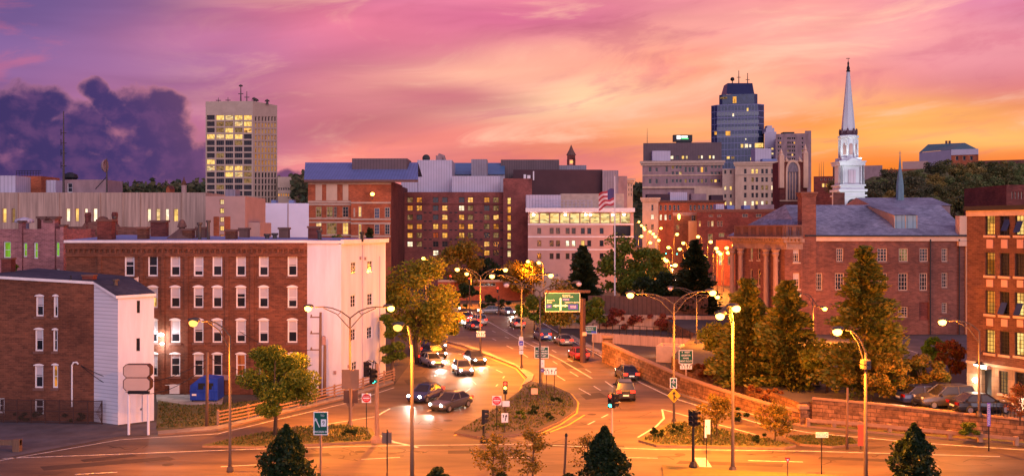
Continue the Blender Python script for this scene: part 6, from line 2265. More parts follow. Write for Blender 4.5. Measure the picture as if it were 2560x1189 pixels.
signal_post('red traffic light standing behind the round no-entry sign on the grassy median', 1263, 1050, 985, [(1263, 968, 'rA-', 0.0)], r=.06)
signal_post('dark side-on traffic light on a short post at the tip of the median', 1209, 1105, 1062, [(1209, 1040, '---', 1.5)], mat=M_black)
signal_post('traffic light glowing red and teal where the red tail lights curve away', 1530, 1110, 1022, [(1527, 1000, 'r-g', -.35), (1534, 1000, '---', 1.2)], mat=M_tan)
signal_post('black unlit twin-headed traffic light on a fluted black post by the splitter island', 1733, 1172, 1058, [(1728, 1042, '---', -.3), (1737, 1044, '---', .8)], mat=M_black, r=.1)
o = signal_post('tan signal pole with two dark heads hanging from wires by the white wall', 942, 1104, 908, [], mat=M_rail, r=.17)
b = bpy.data.objects[o.name].location
for (hx, hy) in ((916, 922), (931, 940)):
    c = D(hx, hy, b.y - .3)
    sig_head(o, c, .9, '--g' if hx == 931 else '---', s=1.05)
    MB().tube([c + V((0, 0, .55)), D(922 if hx == 916 else 934, 900, b.y - .2), (b.x, b.y, D(942, 908, b.y).z)], .035, 5).build('hanger', M_black, o)
signal_post('far red traffic light, first of the pair under the bright lamp before the garage', 1126, 778, 706, [(1126, 694, 'r--', 0)], d=178, r=.1)
signal_post('far red traffic light hanging beside the short garage lamp', 1174, 778, 712, [(1174, 700, 'r--', 0)], d=178, r=.1)
signal_post('red traffic light in front of the garage on a brown post near the rounded shrubs', 1247, 770, 738, [(1244, 724, 'r--', 0)], d=176, mat=M_bronze, r=.12)
for i, (x, y, c) in enumerate(((1665, 630, '--g'), (1692, 631, '--g'), (1782, 638, 'r--'))):
    h = D(x, y, 238)
    signal_post(('teal traffic light over the street among the lamps', 'larger teal traffic light beside the dark pine top', 'small red traffic light by the low orange building')[i], x + 5, 700, y - 4, [(x, y, c, 0)], d=238, z0=max(0, h.z - 5), r=.08)

# ---------------------------------------------------------------- signs
def panel(o, d, cx, cy, w, h, mat, kind='rect', border=None, name='panel', off=0.0):
    c = D(cx, cy, d - off)
    hw, hh = w / 2 / FPX * d, h / 2 / FPX * d
    mb = MB()

    def plate(hw, hh, y0, y1, m):
        if kind == 'diamond':
            P = [(-hw, 0), (0, -hh), (hw, 0), (0, hh)]
        elif kind == 'circle':
            P = [(hw * math.cos(t * math.pi / 12), hh * math.sin(t * math.pi / 12)) for t in range(24)]
        elif kind == 'triangle':
            P = [(-hw, hh), (0, -hh), (hw, hh)]
        elif kind == 'cut':
            k = min(hw, hh) * .22
            P = [(-hw + k, -hh), (hw - k, -hh), (hw, -hh + k), (hw, hh - k), (hw - k, hh), (-hw + k, hh), (-hw, hh - k), (-hw, -hh + k)]
        else:
            P = [(-hw, -hh), (hw, -hh), (hw, hh), (-hw, hh)]
        F = [V((c.x + x, y0, c.z + z)) for x, z in P]
        B = [V((c.x + x, y1, c.z + z)) for x, z in P]
        mb.face(F, m)
        mb.face(B[::-1], m)
        for i in range(len(P)):
            j = (i + 1) % len(P)
            mb.face([F[j], F[i], B[i], B[j]], m)
    mats = [mat]
    plate(hw, hh, c.y - .02, c.y + .02, 0)
    if border:
        mats = [border, mat]
        bw = .055
        mb.v, mb.f, mb.mi = [], [], []
        plate(hw, hh, c.y - .02, c.y + .02, 0)
        plate(hw - bw, hh - bw, c.y - .026, c.y - .019, 1)
    p = mb.build(name, mats, o)
    return p, c, hw, hh


def glyph(parent, c, y, strokes, mat, name='arrow'):
    """strokes: polygons in metres around c"""
    mb = MB()
    for P in strokes:
        mb.face([V((c.x + x, y, c.z + z)) for x, z in P])
    return mb.build(name, mat, parent)


def arrow(x, z, h, kind='up', w=.06):
    hw = w / 2
    if kind == 'up':
        return [[(x - hw, z), (x + hw, z), (x + hw, z + h * .6), (x - hw, z + h * .6)], [(x - w * 1.6, z + h * .55), (x + w * 1.6, z + h * .55), (x, z + h)]]
    s = -1 if kind == 'left' else 1
    a = [[(x - hw, z), (x + hw, z), (x + hw, z + h * .55), (x - hw, z + h * .55)], [(x - hw, z + h * .45), (x + hw, z + h * .45), (x + s * w * 2.2, z + h * .78), (x + s * w * 1.3, z + h * .86)],
         [(x + s * w * .9, z + h), (x + s * w * 3.3, z + h), (x + s * w * 3.0, z + h * .6)]]
    return a


def sign(name, label, px, py, post_top, z0=0.0, r=.04, mat=None, d=None, posts=None, cat='sign'):
    b = G(px, py, z0) if d is None else D(px, py, d)
    b.z = z0
    o = thing(name, (b.x, b.y, z0), label, cat)
    for qx in (posts or [px]):
        x = (qx - CX) / FPX * b.y
        MB().tube([(x, b.y, z0), (x, b.y, CAMH + (HY - post_top) / FPX * b.y)], r, 8).build('post', mat or M_steel, o)
    return o, b.y


def put(o, c, s, dx, dz, size, mat=None, y=None, fat=0.0):
    return text(o, s, (c.x + dx, (c.y - .032) if y is None else y, c.z + dz), size, mat or M_signwhite, fat=fat)


# square destination board with the slanting arrow
o, d = sign('direction_sign', 'green board with a slanting white arrow, a white route square and LINCOLN SQ below', 802, 1222, 1030, r=.07, mat=M_rail)
p, c, hw, hh = panel(o, d, 802, 1057, 36, 58, M_green, border=M_signwhite, off=.1)
put(p, c, 'TO', .1, .46, .17)
put(p, c, 'LINCOLN SQ', 0, -.5, .155, fat=.004)
mb = MB()
q2, c2, _, _ = panel(p, d, 809, 1056, 13, 18, M_signwhite, name='route_square', off=.128)
text(q2, '9', (c2.x, c2.y - .028, c2.z), .34, M_signblack)
glyph(p, c, c.y - .03, [[(-.30, .20), (-.26, .25), (-.05, -.22), (-.10, -.24)], [(-.38, .12), (-.33, .34), (-.19, .22)]], M_signwhite)
# 9 EAST and 9 WEST boards
o, d = sign('direction_sign', 'dark green 9 EAST board on the two-armed lamp above the white lane arrows', 1355, 964, 866, r=.05, mat=M_steel)
p, c, hw, hh = panel(o, d, 1354, 880, 35, 29, M_green, border=M_signwhite, off=.25)
for s, z in (('9   EAST', .36), ('SHREWSBURY', .12), ('NORTHBORO', -.11), ('NEXT LEFT', -.35)):
    put(p, c, s, 0, z, .19, fat=.004)
p3, c3, _, _ = panel(o, d, 1356, 908, 10, 20, M_signwhite, name='white_panel', off=.2)
put(p3, c3, '9', 0, .0, .22, M_signblack)
p3, c3, _, _ = panel(o, d, 1355, 925, 9, 8, M_signblue, name='blue_panel', off=.21)
put(p3, c3, 'H', 0, 0, .22)
o, d = sign('direction_sign', 'bright green 9 WEST board above lane arrows in front of the ramp wall', 1715, 975, 880, r=.06, mat=M_tan)
p, c, hw, hh = panel(o, d, 1714.5, 891, 35, 33, M_green, border=M_signwhite, off=.1)
for s, z in (('9   WEST', .43), ('LEICESTER', .14), ('WARE', -.14), ('NEXT RIGHT', -.42)):
    put(p, c, s, 0, z, .2, fat=.004)
p, c, _, _ = panel(o, d, 1715, 914, 30, 16, M_signwhite, name='arrow_panel', off=.1)
for A_ in (arrow(-.38, -.22, .4, 'left'), arrow(-.12, -.22, .4, 'left'), arrow(.12, -.22, .4), arrow(.36, -.22, .4, 'right')):
    glyph(p, c, c.y - .03, A_, M_signblack, 'arrow')
for (px, py, y0, w, h, posts, lab, dd) in ((1376, 990, 927, 31, 17, [1366, 1386], 'white lane arrow board on two thin posts on the median', None), (1202, 890, 834, 22, 14, [1203], 'small white lane arrow board low on the far two-armed lamp', None)):
    o, d = sign('lane_sign', lab, px, py, y0, r=.035, mat=M_bronze, posts=posts)
    p, c, _, _ = panel(o, d, px, y0, w, h, M_signwhite, off=.2 if px == 1202 else .06)
    k = hwid = w / 2 / FPX * d
    for A_ in (arrow(-k * .7, -.24, .42, 'left'), arrow(-k * .25, -.24, .42, 'left'), arrow(k * .22, -.24, .42), arrow(k * .66, -.24, .42, 'right')):
        glyph(p, c, c.y - .03, A_, M_signblack, 'arrow')
# diagrammatic sign on the brown monopole
o, d = sign('overhead_sign', 'large green diagram sign with a white cross of arrows on a thick brown column', 1457, 905, 746, r=.34, mat=M_bronze)
p, c, hw, hh = panel(o, d, 1406.5, 755, 87, 47, M_green, border=M_signwhite, off=.35)
mb = MB()
mb.box((c.x - hw, c.y - .05, c.z + hh + .005), (c.x + hw + 1.2, c.y + .5, c.z + hh + .3))
mb.box((c.x + hw - .2, c.y + .06, c.z - .3), (c.x + hw + .6, c.y + .3, c.z))
mb.build('sign_beam', M_bronze, o)
vx = -hw * .12
glyph(p, c, c.y - .03, [[(vx - .1, -hh * .85), (vx + .1, -hh * .85), (vx + .1, hh * .3), (vx - .1, hh * .3)], [(vx - .16, hh * .28), (vx + .16, hh * .28), (vx, hh * .52)],
                        [(vx - .55, -hh * .44), (vx - .1, -hh * .44), (vx - .1, -hh * .28), (vx - .55, -hh * .28)], [(vx + .1, -hh * .44), (vx + .55, -hh * .44), (vx + .55, -hh * .28), (vx + .1, -hh * .28)],
                        [(vx - .9, -hh * .36), (vx - .52, -hh * .52), (vx - .52, -hh * .2)], [(vx + .52, -hh * .52), (vx + .9, -hh * .36), (vx + .52, -hh * .2)]], M_signwhite)
for s, x, z, sz in (('Downtown', hw * .22, hh * .74, .2), ('Main St  South', hw * .3, hh * .58, .2), ('Belmont St', -hw * .68, hh * .22, .2), ('(9) East', -hw * .76, 0, .2), ('Highland St  (9) West', hw * .56, hh * .0, .2)):
    put(p, c, s, x, z, sz, fat=.003)
for x, z, w, h, s in ((hw * .2, hh * .3, .85, .3, 'HOSPITAL'), (-hw * .78, -hh * .42, .62, .42, 'I-290'), (hw * .6, -hh * .48, 1.15, .62, 'MUSEUMS\nCOLLEGES')):
    mb = MB()
    mb.box((c.x + x - w / 2, c.y - .034, c.z + z - h / 2), (c.x + x + w / 2, c.y - .027, c.z + z + h / 2))
    b = mb.build('blue_panel', M_signblue, p)
    text(b, s, (c.x + x, c.y - .045, c.z + z), .15, M_signwhite)
p2, c2, _, _ = panel(o, d, 1461, 834, 10, 9, M_tan, name='small_plate', off=.4)
o, d = sign('direction_sign', 'small green direction board behind the brown column on the plaza', 1483, 905, 818, r=.06, mat=M_rail, d=118)
p, c, hw, hh = panel(o, d, 1471, 824, 42, 19, M_green, border=M_signwhite, off=.1)
for s, x, z in (('Salisbury St', .1, .22), ('Highland St', .15, .02)):
    put(p, c, s, x, z, .2)
mb = MB()
mb.box((c.x + .35, c.y - .034, c.z - .38), (c.x + .95, c.y - .027, c.z - .15))
mb.box((c.x - .75, c.y - .034, c.z - .38), (c.x - .15, c.y - .027, c.z - .15))
mb.build('blue_panel', M_signblue, p)
# route shield
o, d = sign('route_shield', 'blue and red interstate shield with small white plates on the lamp pole', 1303, 925, 842, r=.05, mat=M_bronze)
p, c, _, _ = panel(o, d, 1303, 857, 13, 14, M_signblue, 'cut', M_signwhite, name='shield', off=.25)
put(p, c, '290', 0, -.04, .22)
for y, s in ((845, 'TO'), (869, 'EAST'), (880, '9')):
    q, c, _, _ = panel(o, d, 1303, y, 10, 8 if y < 875 else 9, M_signwhite, name='white_plate', off=.25)
    put(q, c, s, 0, 0, .2, M_signblack)
# airport board and merge diamond on the lamp
o, d = sign('airport_sign', 'green airport board with a white plane and slanted arrow on the lamp pole', 1683, 1062, 945, r=.03)
p, c, hw, hh = panel(o, d, 1683.5, 957, 17, 25, M_green, border=M_signwhite, off=.3)
glyph(p, c, c.y - .03, [[(-.04, -.05), (.04, -.05), (.03, .3), (-.03, .3)], [(-.2, .08), (.2, .08), (.04, .18), (-.04, .18)], [(-.1, -.05), (.1, -.05), (.03, .02), (-.03, .02)], [(-.14, -.15), (-.02, -.18), (-.1, -.26)], [(-.1, -.2), (-.06, -.16), (.14, -.38), (.1, -.42)]], M_signwhite, 'plane_mark')
put(p, c, 'AIRPORT', 0, .4, .12)
o, d = sign('merge_sign', 'yellow diamond merge sign with a black arrow below the airport board', 1685, 1064, 972, r=.03)
p, c, hw, hh = panel(o, d, 1685, 988, 33, 36, M_signyellow, 'diamond', off=.3)
glyph(p, c, c.y - .03, [[(-.05, -.38), (.05, -.38), (.05, .15), (-.05, .15)], [(-.17, .12), (.17, .12), (0, .36)], [(.05, -.12), (.05, -.0), (.2, -.18), (.2, -.3)]], M_signblack)
# no-entry signs
for px, py, y0, lab in ((916, 1078, 994, 'red DO NOT ENTER sign on a thin post beside the brown square sign backs'), (1242, 1078, 1000, 'red DO NOT ENTER sign on the median in front of the red signal')):
    o, d = sign('no_entry_sign', lab, px, py, y0 - 8, r=.035, mat=M_black)
    p, c, hw, hh = panel(o, d, px, y0, 23, 23, M_signwhite, off=.06)
    mb = MB()
    r = hw * .93
    pts = [(r * math.cos(t * math.pi / 14), r * math.sin(t * math.pi / 14)) for t in range(28)]
    q = glyph(p, c, c.y - .026, [pts], M_signred, 'red_disc')
    glyph(q, c, c.y - .03, [[(-r * .78, -r * .14), (r * .78, -r * .14), (r * .78, r * .14), (-r * .78, r * .14)]], M_signwhite, 'white_bar')
    text(q, 'DO NOT', (c.x, c.y - .031, c.z + r * .46), r * .36, M_signwhite)
    text(q, 'ENTER', (c.x, c.y - .031, c.z - r * .48), r * .36, M_signwhite)
o, d = sign('keep_right_sign', 'white keep-right arrow sign on the median by the tip', 1262, 1085, 1034, r=.03)
p, c, hw, hh = panel(o, d, 1262, 1043, 17, 23, M_signwhite, off=.06)
glyph(p, c, c.y - .03, [[(-.16, .22), (-.06, .22), (-.09, .0), (-.13, .0)], [(.0, -.25), (.06, -.25), (.14, .12), (.06, .12)], [(.0, .1), (.2, .1), (.12, .26)]], M_signblack)
o, d = sign('plate_sign', 'blank pale plate sign below the red median signal', 1266, 1055, 1004, r=.03)
panel(o, d, 1265, 1008, 18, 14, M_signwhite, off=.2)
o, d = sign('two_post_sign', 'back of a small tan sign on two posts on the planted median', 1335, 1010, 970, r=.035, mat=M_bronze, posts=[1327, 1344])
panel(o, d, 1336, 977, 17, 15, M_tan, off=.06)
# brown square backs
o, d = sign('large_sign_back', 'large brown back of two stacked square signs on a tan post by the two-armed lamp', 877, 1069, 925, r=.11, mat=M_rail)
panel(o, d, 876, 947, 43, 48, M_signback, off=.16)
panel(o, d, 877, 991, 36, 32, pbr('sign_back_dark', K(104, 74, 60), .7, .2), off=-.1, name='lower_panel')
panel(o, d, 877, 1010, 22, 22, M_signback, 'diamond', name='diamond_panel', off=-.15)
o, d = sign('sign_back', 'tan back of a small square sign with a black post, close to the lower edge', 968, 1215, 1072, r=.035, mat=M_black)
panel(o, d, 967, 1093, 24, 28, M_signback, off=-.1)
o, d = sign('one_way_sign', 'black and white ONE WAY arrow sign on a thin black post', 2054, 1187, 1082, r=.035, mat=M_black)
p, c, hw, hh = panel(o, d, 2055, 1086, 31, 13, M_signblack, border=M_signwhite, off=.06)
glyph(p, c, c.y - .03, [[(-hw * .85, -.09), (hw * .5, -.09), (hw * .5, .09), (-hw * .85, .09)], [(hw * .45, -.14), (hw * .9, 0), (hw * .45, .14)]], M_signwhite)
text(p, 'ONE WAY', (c.x - .06, c.y - .036, c.z), .14, M_signblack)
o, d = sign('yield_sign', 'red edged yield triangle on a short post in front of the passing lanes', 1969, 1215, 1148, r=.03)
p, c, hw, hh = panel(o, d, 1969, 1150, 14, 15, M_signred, 'triangle', off=.05)
glyph(p, c, c.y - .03, [[(-hw * .5, hh * .6), (0, -hh * .35), (hw * .5, hh * .6)]], M_signwhite, 'white_field')
o, d = sign('notice_sign', 'tall white notice framed by thin black posts on the shrubby east island', 1769, 1116, 1050, r=.03, mat=M_black, posts=[1760, 1778])
panel(o, d, 1769, 1066, 13, 36, M_signwhite, off=.06)
o, d = sign('slim_sign', 'slim pale plate seen edge-on behind a black post by the splitter kerb', 1766, 1165, 1064, r=.03, mat=M_black)
panel(o, d, 1764, 1080, 5, 26, M_signwhite, off=.05)
o, d = sign('banner', 'narrow violet and white banner on a black post before the retaining wall', 2472, 1126, 1005, r=.045, mat=M_black)
p, c, hw, hh = panel(o, d, 2472, 1035, 8, 58, pbr('banner_violet', K(120, 90, 190), .7, .3, 1.2), off=.06)
text(p, 'WORCESTER', (c.x, c.y - .03, c.z), .26, M_signwhite, ux=V((0, 0, 1)), uz=V((-1, 0, 0)))
o, d = sign('red_panel_sign', 'tall dull red panel sign next to the collared lamp pole', 2152, 1122, 1062, r=.04, mat=M_steel)
panel(o, d, 2152, 1087, 14, 52, pbr('faded_red', K(190, 80, 60), .7, .2, 1.0), off=.06)
# blank pylon sign on two legs
o, d = sign('pylon_sign', 'blank two-panel pylon sign on two white legs before the white house end', 347, 1086, 985, r=.1, mat=M_white, posts=[322, 371])
for y, h in ((925, 33), (958, 33)):
    c = D(346, y, d)
    hw, hh = 34 / FPX * d, h / 2 / FPX * d
    mb = MB()
    k = .22
    P = [(-hw + k, -hh), (hw - k, -hh), (hw, -hh + k), (hw, hh - k), (hw - k, hh), (-hw + k, hh), (-hw, hh - k), (-hw, -hh + k)]
    y0, y1 = c.y - .35, c.y + .25
    for i in range(8):
        j = (i + 1) % 8
        mb.face([(c.x + P[j][0], y0, c.z + P[j][1]), (c.x + P[i][0], y0, c.z + P[i][1]), (c.x + P[i][0], y1, c.z + P[i][1]), (c.x + P[j][0], y1, c.z + P[j][1])])
    mb.face([(c.x + x, y1, c.z + z) for x, z in P[::-1]])
    mb.face([(c.x + x, y0, c.z + z) for x, z in P])
    cab = mb.build('sign_cabinet', M_bronze, o)
    MB().face([(c.x + x * .94, y0 - .012, c.z + z * .93) for x, z in P]).build('sign_face', M_blankface, cab)
mb = MB()
c = D(347, 980, d)
mb.box((c.x - .8, d - .12, c.z - .1), (c.x + .8, d + .1, c.z + .1))
mb.build('cross_bar', M_black, o)

# ---------------------------------------------------------------- utility poles, wires, bollards, dumpster
def wpole(label, px, py, ytop, r=.15, arms=True, d=None):
    b = G(px, py)
    z = CAMH + (HY - ytop) / FPX * b.y
    o = thing('utility_pole', (b.x, b.y, 0), label, 'utility pole')
    MB().tube([(b.x, b.y, 0), (b.x + .05, b.y, z)], [r, r * .75], 10).build('pole', M_wood, o, smooth=True)
    if arms:
        for k in range(3):
            mb = MB()
            zz = z - .5 - k * 1.5
            mb.box((b.x - .9, b.y - .06, zz), (b.x + .15, b.y + .06, zz + .1))
            mb.lathe([(.05, 0), (.08, .1), (.04, .2)], (b.x - .8, b.y, zz + .1), 8)
            mb.build('cross_arm', M_wood, o)
        MB().lathe([(.15, 0), (.2, .05), (.2, .75), (.12, .85)], (b.x + .35, b.y - .1, z - 3.0), 12).build('transformer', M_greystone, o)
    return o, b, z


u1 = wpole('tall weathered utility pole with cross arms in front of the white end wall', 800, 996, 780)
u2 = wpole('shorter leaning grey utility pole beside the tall one', 811, 997, 862, .17, False)
u3 = wpole('slim wooden pole at the edge of the dumpster lawn', 517, 1068, 880, .14, False)
u4 = wpole('tan wooden stub pole without wires in front of the stone wall', 2117, 1122, 968, .1, False)


def wire(label, a, b, sag, r=.025):
    mb = MB()
    pts = []
    for i in range(15):
        t = i / 14
        p = a.lerp(b, t)
        p.z -= sag * 4 * t * (1 - t)
        pts.append(p)
    tag(mb.tube(pts, r, 5).build('power_line', M_black), label, 'power line')


aw = fh.W(fh.uz(205, 912)[0], fh.uz(205, 912)[1], .15)
wire('upper slack wire from the conduit on the brick house to the slim wooden pole', aw, V((u3[1].x, u3[1].y, u3[2] - .5)), 1.6)
wire('lower slack wire from the conduit on the brick house to the slim wooden pole', aw, V((u3[1].x, u3[1].y, u3[2] - 1.0)), 2.3)
wire('slack wire from the slim wooden pole to the tall weathered pole', V((u3[1].x, u3[1].y, u3[2] - .3)), V((u1[1].x - .7, u1[1].y, u1[2] - 4.8)), 1.2)
wire('high wire from the tall weathered pole past the brick front', V((u1[1].x - .7, u1[1].y, u1[2] - 3.4)), fB.W(fB.uz(600, 870)[0], 6.0, .2), .8)
for (px, py, yt, lab, r) in ((1409, 1216, 1090, 'leaning tan bollard post close to the lower edge', .07), (182, 0, 0, '', 0)):
    if r:
        b = G(px, py)
        z = CAMH + (HY - yt) / FPX * b.y
        o = thing('bollard_post', b, lab, 'post')
        MB().tube([b, (b.x + .16, b.y, z)], r, 8).build('post', M_wood, o)
        MB().lathe([(r, 0), (r * 1.3, .05), (r * .8, .2)], (b.x + .16, b.y, z), 8).build('cap', M_black, o)
# timber barrier in the corner of the lot
b = G(20, 1127)
o = thing('timber_barrier', b, 'low rough timber barrier at the corner of the old car park', 'barrier')
mb = MB()
mb.box((b.x - 3, b.y - .12, .45), (b.x + .9, b.y + .12, .8))
mb.build('beam', M_wood, o)
for x in (.4,):
    MB().box((b.x + x, b.y - .2, 0), (b.x + x + .5, b.y + .2, .85)).build('post', M_wood, o)
# blue dumpster
b0, b1 = G(475, 1003), G(553, 1007)
du = thing('dumpster', (b0.x + 1.2, b0.y, 0), 'blue steel dumpster with a sloping front and dark lid openings', 'dumpster')
M_bluepaint = pbr('dumpster_blue', K(36, 70, 178), .5, .35, 1.2, (1, .5))
x0, x1, xm = b0.x, b0.x + 1.75, b0.x + 2.55
y0 = b0.y
mb = MB()
prof = [(x0, 0.12), (x1 + .75, .12), (x1 + .75, 2.05), (x0 + .95, 2.2), (x0, 1.45)]
mb.face([(x, y0, z) for x, z in prof])
mb.face([(x, y0 + 1.9, z) for x, z in prof[::-1]])
for i in range(5):
    j = (i + 1) % 5
    mb.face([(prof[j][0], y0, prof[j][1]), (prof[i][0], y0, prof[i][1]), (prof[i][0], y0 + 1.9, prof[i][1]), (prof[j][0], y0 + 1.9, prof[j][1])])
for x in (x0 + .5, x0 + 1.25, x0 + 2.0):
    mb.box((x, y0 - .06, .15), (x + .09, y0 - .002, 1.4))
mb.box((x0 - .02, y0 - .08, .9), (x1 + .77, y0 - .003, 1.02))
mb.build('body', M_bluepaint, du)
mb = MB()
for x in (x0 + .75, x0 + 1.5):
    mb.box((x, y0 - .045, 1.12), (x + .62, y0 - .01, 1.68))
mb.build('lid_opening', M_signblack, du)
mb = MB()
mb.box((x0 + .2, y0 - .1, .55), (x0 + .6, y0 - .07, .72))
mb.build('plate', M_signwhite, du)
for x in (x0 + .1, x0 + 2.2):
    for y in (y0 + .1, y0 + 1.7):
        MB().lathe([(.02, -.05), (.1, -.04), (.1, .04), (.02, .05)], (x + .1, y, .1), 8, 0, 'x').build('caster', M_black, du)

# ---------------------------------------------------------------- cars (at rest, lights on)
PAINT = {}
for nme, c in (('silver', (104, 102, 106)), ('white', (150, 146, 144)), ('black', (26, 26, 30)), ('grey', (62, 62, 68)), ('blue', (30, 44, 92)), ('red', (110, 18, 18)), ('tan', (116, 98, 78)), ('green', (40, 70, 56))):
    PAINT[nme] = pbr('car_paint_' + nme, K(*c), .3, .05, .5, spec=.5, metal=.15, coat=.6)
M_tyre = pbr('tyre_rubber', (.02, .02, .02), .85, .2, 3)
M_rim = pbr('alloy_rim', K(160, 160, 165), .35, .1, 2, metal=.7)
M_headoff = pbr('headlight_glass', K(190, 190, 195), .15, .1, spec=.8)
M_tailoff = pbr('taillight_glass', K(110, 14, 14), .2, .1, spec=.6)
M_plate = pbr('licence_plate', K(220, 220, 215), .5, .05)


def make_car(kind):
    root = thing('car', (0, 0, 0), 'car', 'car')
    LOC[root.name] = V((0, 0, 0))
    suv = kind == 'suv'
    secs = ([(-2.28, .70, .38, .95), (-2.2, .84, .28, 1.08), (-1.5, .92, .24, 1.12), (0, .93, .24, 1.08), (1.05, .92, .24, 1.04), (1.9, .87, .26, .94), (2.2, .78, .3, .82), (2.28, .66, .4, .7)] if suv else
            [(-2.3, .68, .36, .78), (-2.2, .80, .26, .92), (-1.5, .87, .22, .97), (0, .89, .22, .93), (1.05, .88, .22, .9), (1.9, .83, .24, .79), (2.2, .74, .28, .68), (2.28, .62, .38, .58)])
    mb = MB()
    rings = []
    for (y, w, zl, zh) in secs:
        ch = .12
        P = [(-w + ch, zl), (w - ch, zl), (w, zl + ch), (w + .015, (zl + zh) / 2), (w - .05, zh - ch * .8), (w - .16, zh), (-w + .16, zh), (-w + .05, zh - ch * .8), (-w - .015, (zl + zh) / 2), (-w, zl + ch)]
        rings.append(len(mb.v))
        mb.v += [V((x, y, z)) for x, z in P]
    n = 10
    for i in range(len(rings) - 1):
        for k in range(n):
            mb.f.append((rings[i] + k, rings[i] + (k + 1) % n, rings[i + 1] + (k + 1) % n, rings[i + 1] + k)[::-1])
            mb.mi.append(0)
    mb.f.append(tuple(rings[0] + k for k in range(n)))
    mb.f.append(tuple(rings[-1] + k for k in reversed(range(n))))
    mb.mi += [0, 0]
    if suv:
        lo = [(-.80, -2.12, 1.08), (.80, -2.12, 1.08), (.80, 1.05, 1.02), (-.80, 1.05, 1.02)]
        hi = [(-.64, -1.85, 1.68), (.64, -1.85, 1.68), (.62, .22, 1.68), (-.62, .22, 1.68)]
        mids = (-.75,)
    else:
        lo = [(-.76, -1.85, .93), (.76, -1.85, .93), (.76, 1.02, .88), (-.76, 1.02, .88)]
        hi = [(-.58, -1.1, 1.42), (.58, -1.1, 1.42), (.56, .18, 1.42), (-.56, .18, 1.42)]
        mids = (-.42,)
    # roof and pillars belong to the body
    rz = hi[0][2]
    R0 = [V(p) * 1 for p in hi]
    top = [V((p[0] * .9, p[1] * .92 + (0 if suv else -.03), rz + .06)) for p in hi]
    low = [V((p[0] * 1.03, p[1] + (.03 if p[1] > 0 else -.03), rz - .03)) for p in hi]
    mb.face(top)
    for i in range(4):
        j = (i + 1) % 4
        mb.face([low[i], low[j], top[j], top[i]])
    for i in range(4):
        mb.tube([V(lo[i]) * 1.0, V(hi[i])], .045, 6)
    for s in (-1, 1):
        for yy in (mids[0], ):
            mb.tube([(s * .775, yy, lo[0][2] - .03), (s * .6 if not suv else s * .635, yy + .02, rz)], .045, 6)
        # door mirrors
        mb.box((s * .8 if s > 0 else -1.0, .72, .92 if not suv else 1.06), (1.0 if s > 0 else s * .8, .86, 1.06 if not suv else 1.22))
    body = mb.build('body', PAINT['silver'], root, smooth=False)
    g = MB()
    for i in range(4):
        j = (i + 1) % 4
        g.face([V(lo[i]) * 1.0, V(lo[j]), V(hi[j]), V(hi[i])])
    g.face([V(p) for p in hi])
    g.build('window', M_glass, root)
    for s in (-1, 1):
        for yy in (-1.38, 1.42):
            w = MB().lathe([(.2, -.11), (.31, -.1), (.335, -.05), (.335, .05), (.31, .1), (.2, .11)], (s * .82, yy, .335), 16, 0, 'x').build('wheel', M_tyre, root, smooth=True)
            MB().lathe([(.05, -.005), (.2, -.012), (.205, .0)] if s > 0 else [(.205, 0), (.2, .012), (.05, .005)], (s * .935, yy, .335), 12, 0, 'x').build('rim', M_rim, w)
        zz = .66 if not suv else .82
        m2 = MB()
        m2.lathe([(.03, -.05), (.10, -.03), (.13, .02), (.06, .06)], (s * .56, 2.2, zz), 10, 0, 'y')
        m2.build('headlight', E_head, root)
        zz = .80 if not suv else .95
        m2 = MB()
        m2.box((s * .62 - .19, -2.345, zz - .11), (s * .62 + .19, -2.2, zz + .11))
        m2.build('taillight', E_tail, root)
    m2 = MB()
    m2.box((-.26, -2.35, .55), (.26, -2.27, .68))
    m2.build('licence_plate', M_plate, root)
    m2 = MB()
    m2.box((-.45, 2.2, .36), (.45, 2.3, .5))
    m2.build('grille', M_signblack, root)
    return root


CARS = {'sedan': make_car('sedan'), 'suv': make_car('suv')}
car_used = set()


def car(kind, paint, pos, yaw, label, lights=True, beam=1.0, group='cars in the traffic', z=0.0, tilt=0.0):
    base = CARS[kind]
    if kind not in car_used:
        c = base
        car_used.add(kind)
        new = False
    else:
        c = copy_tree(base)
    c.location = (pos.x, pos.y, z)
    c.rotation_euler = (tilt, 0, yaw)
    tag(c, label, 'suv' if kind == 'suv' else 'car', group)
    for ch in c.children:
        st = ch.name.split('.')[0]
        mm = None
        if st == 'body':
            mm = PAINT[paint]
        elif st == 'headlight':
            mm = E_head if lights else M_headoff
        elif st == 'taillight':
            mm = E_tail if lights else M_tailoff
        if mm:
            ch.material_slots[0].link = 'OBJECT'
            ch.material_slots[0].material = mm
    if lights and beam:
        l = bpy.data.lights.new('beam', 'SPOT')
        l.energy = BEAM_E * beam
        l.color = (1, .93, .78)
        l.spot_size = rad(75)
        l.spot_blend = .8
        l.shadow_soft_size = .12
        lo = bpy.data.objects.new('beam', l)
        COL.objects.link(lo)
        lo.parent = c
        lo.location = (0, 2.45, .66)
        lo.rotation_euler = (rad(76), 0, 0)
    return c


BEAM_E = 420.0


def along(pts, t, ):
    """point and heading at fraction t of a road path in photo pixels"""
    W = [G(x, y) for x, y in pts]
    L = [(b - a).length for a, b in zip(W[:-1], W[1:])]
    s = t * sum(L)
    for a, b, l in zip(W[:-1], W[1:], L):
        if s <= l or b is W[-1]:
            d = (b - a).normalized()
            return a.lerp(b, min(1, s / l)), math.atan2(d.y, d.x) - math.pi / 2
        s -= l


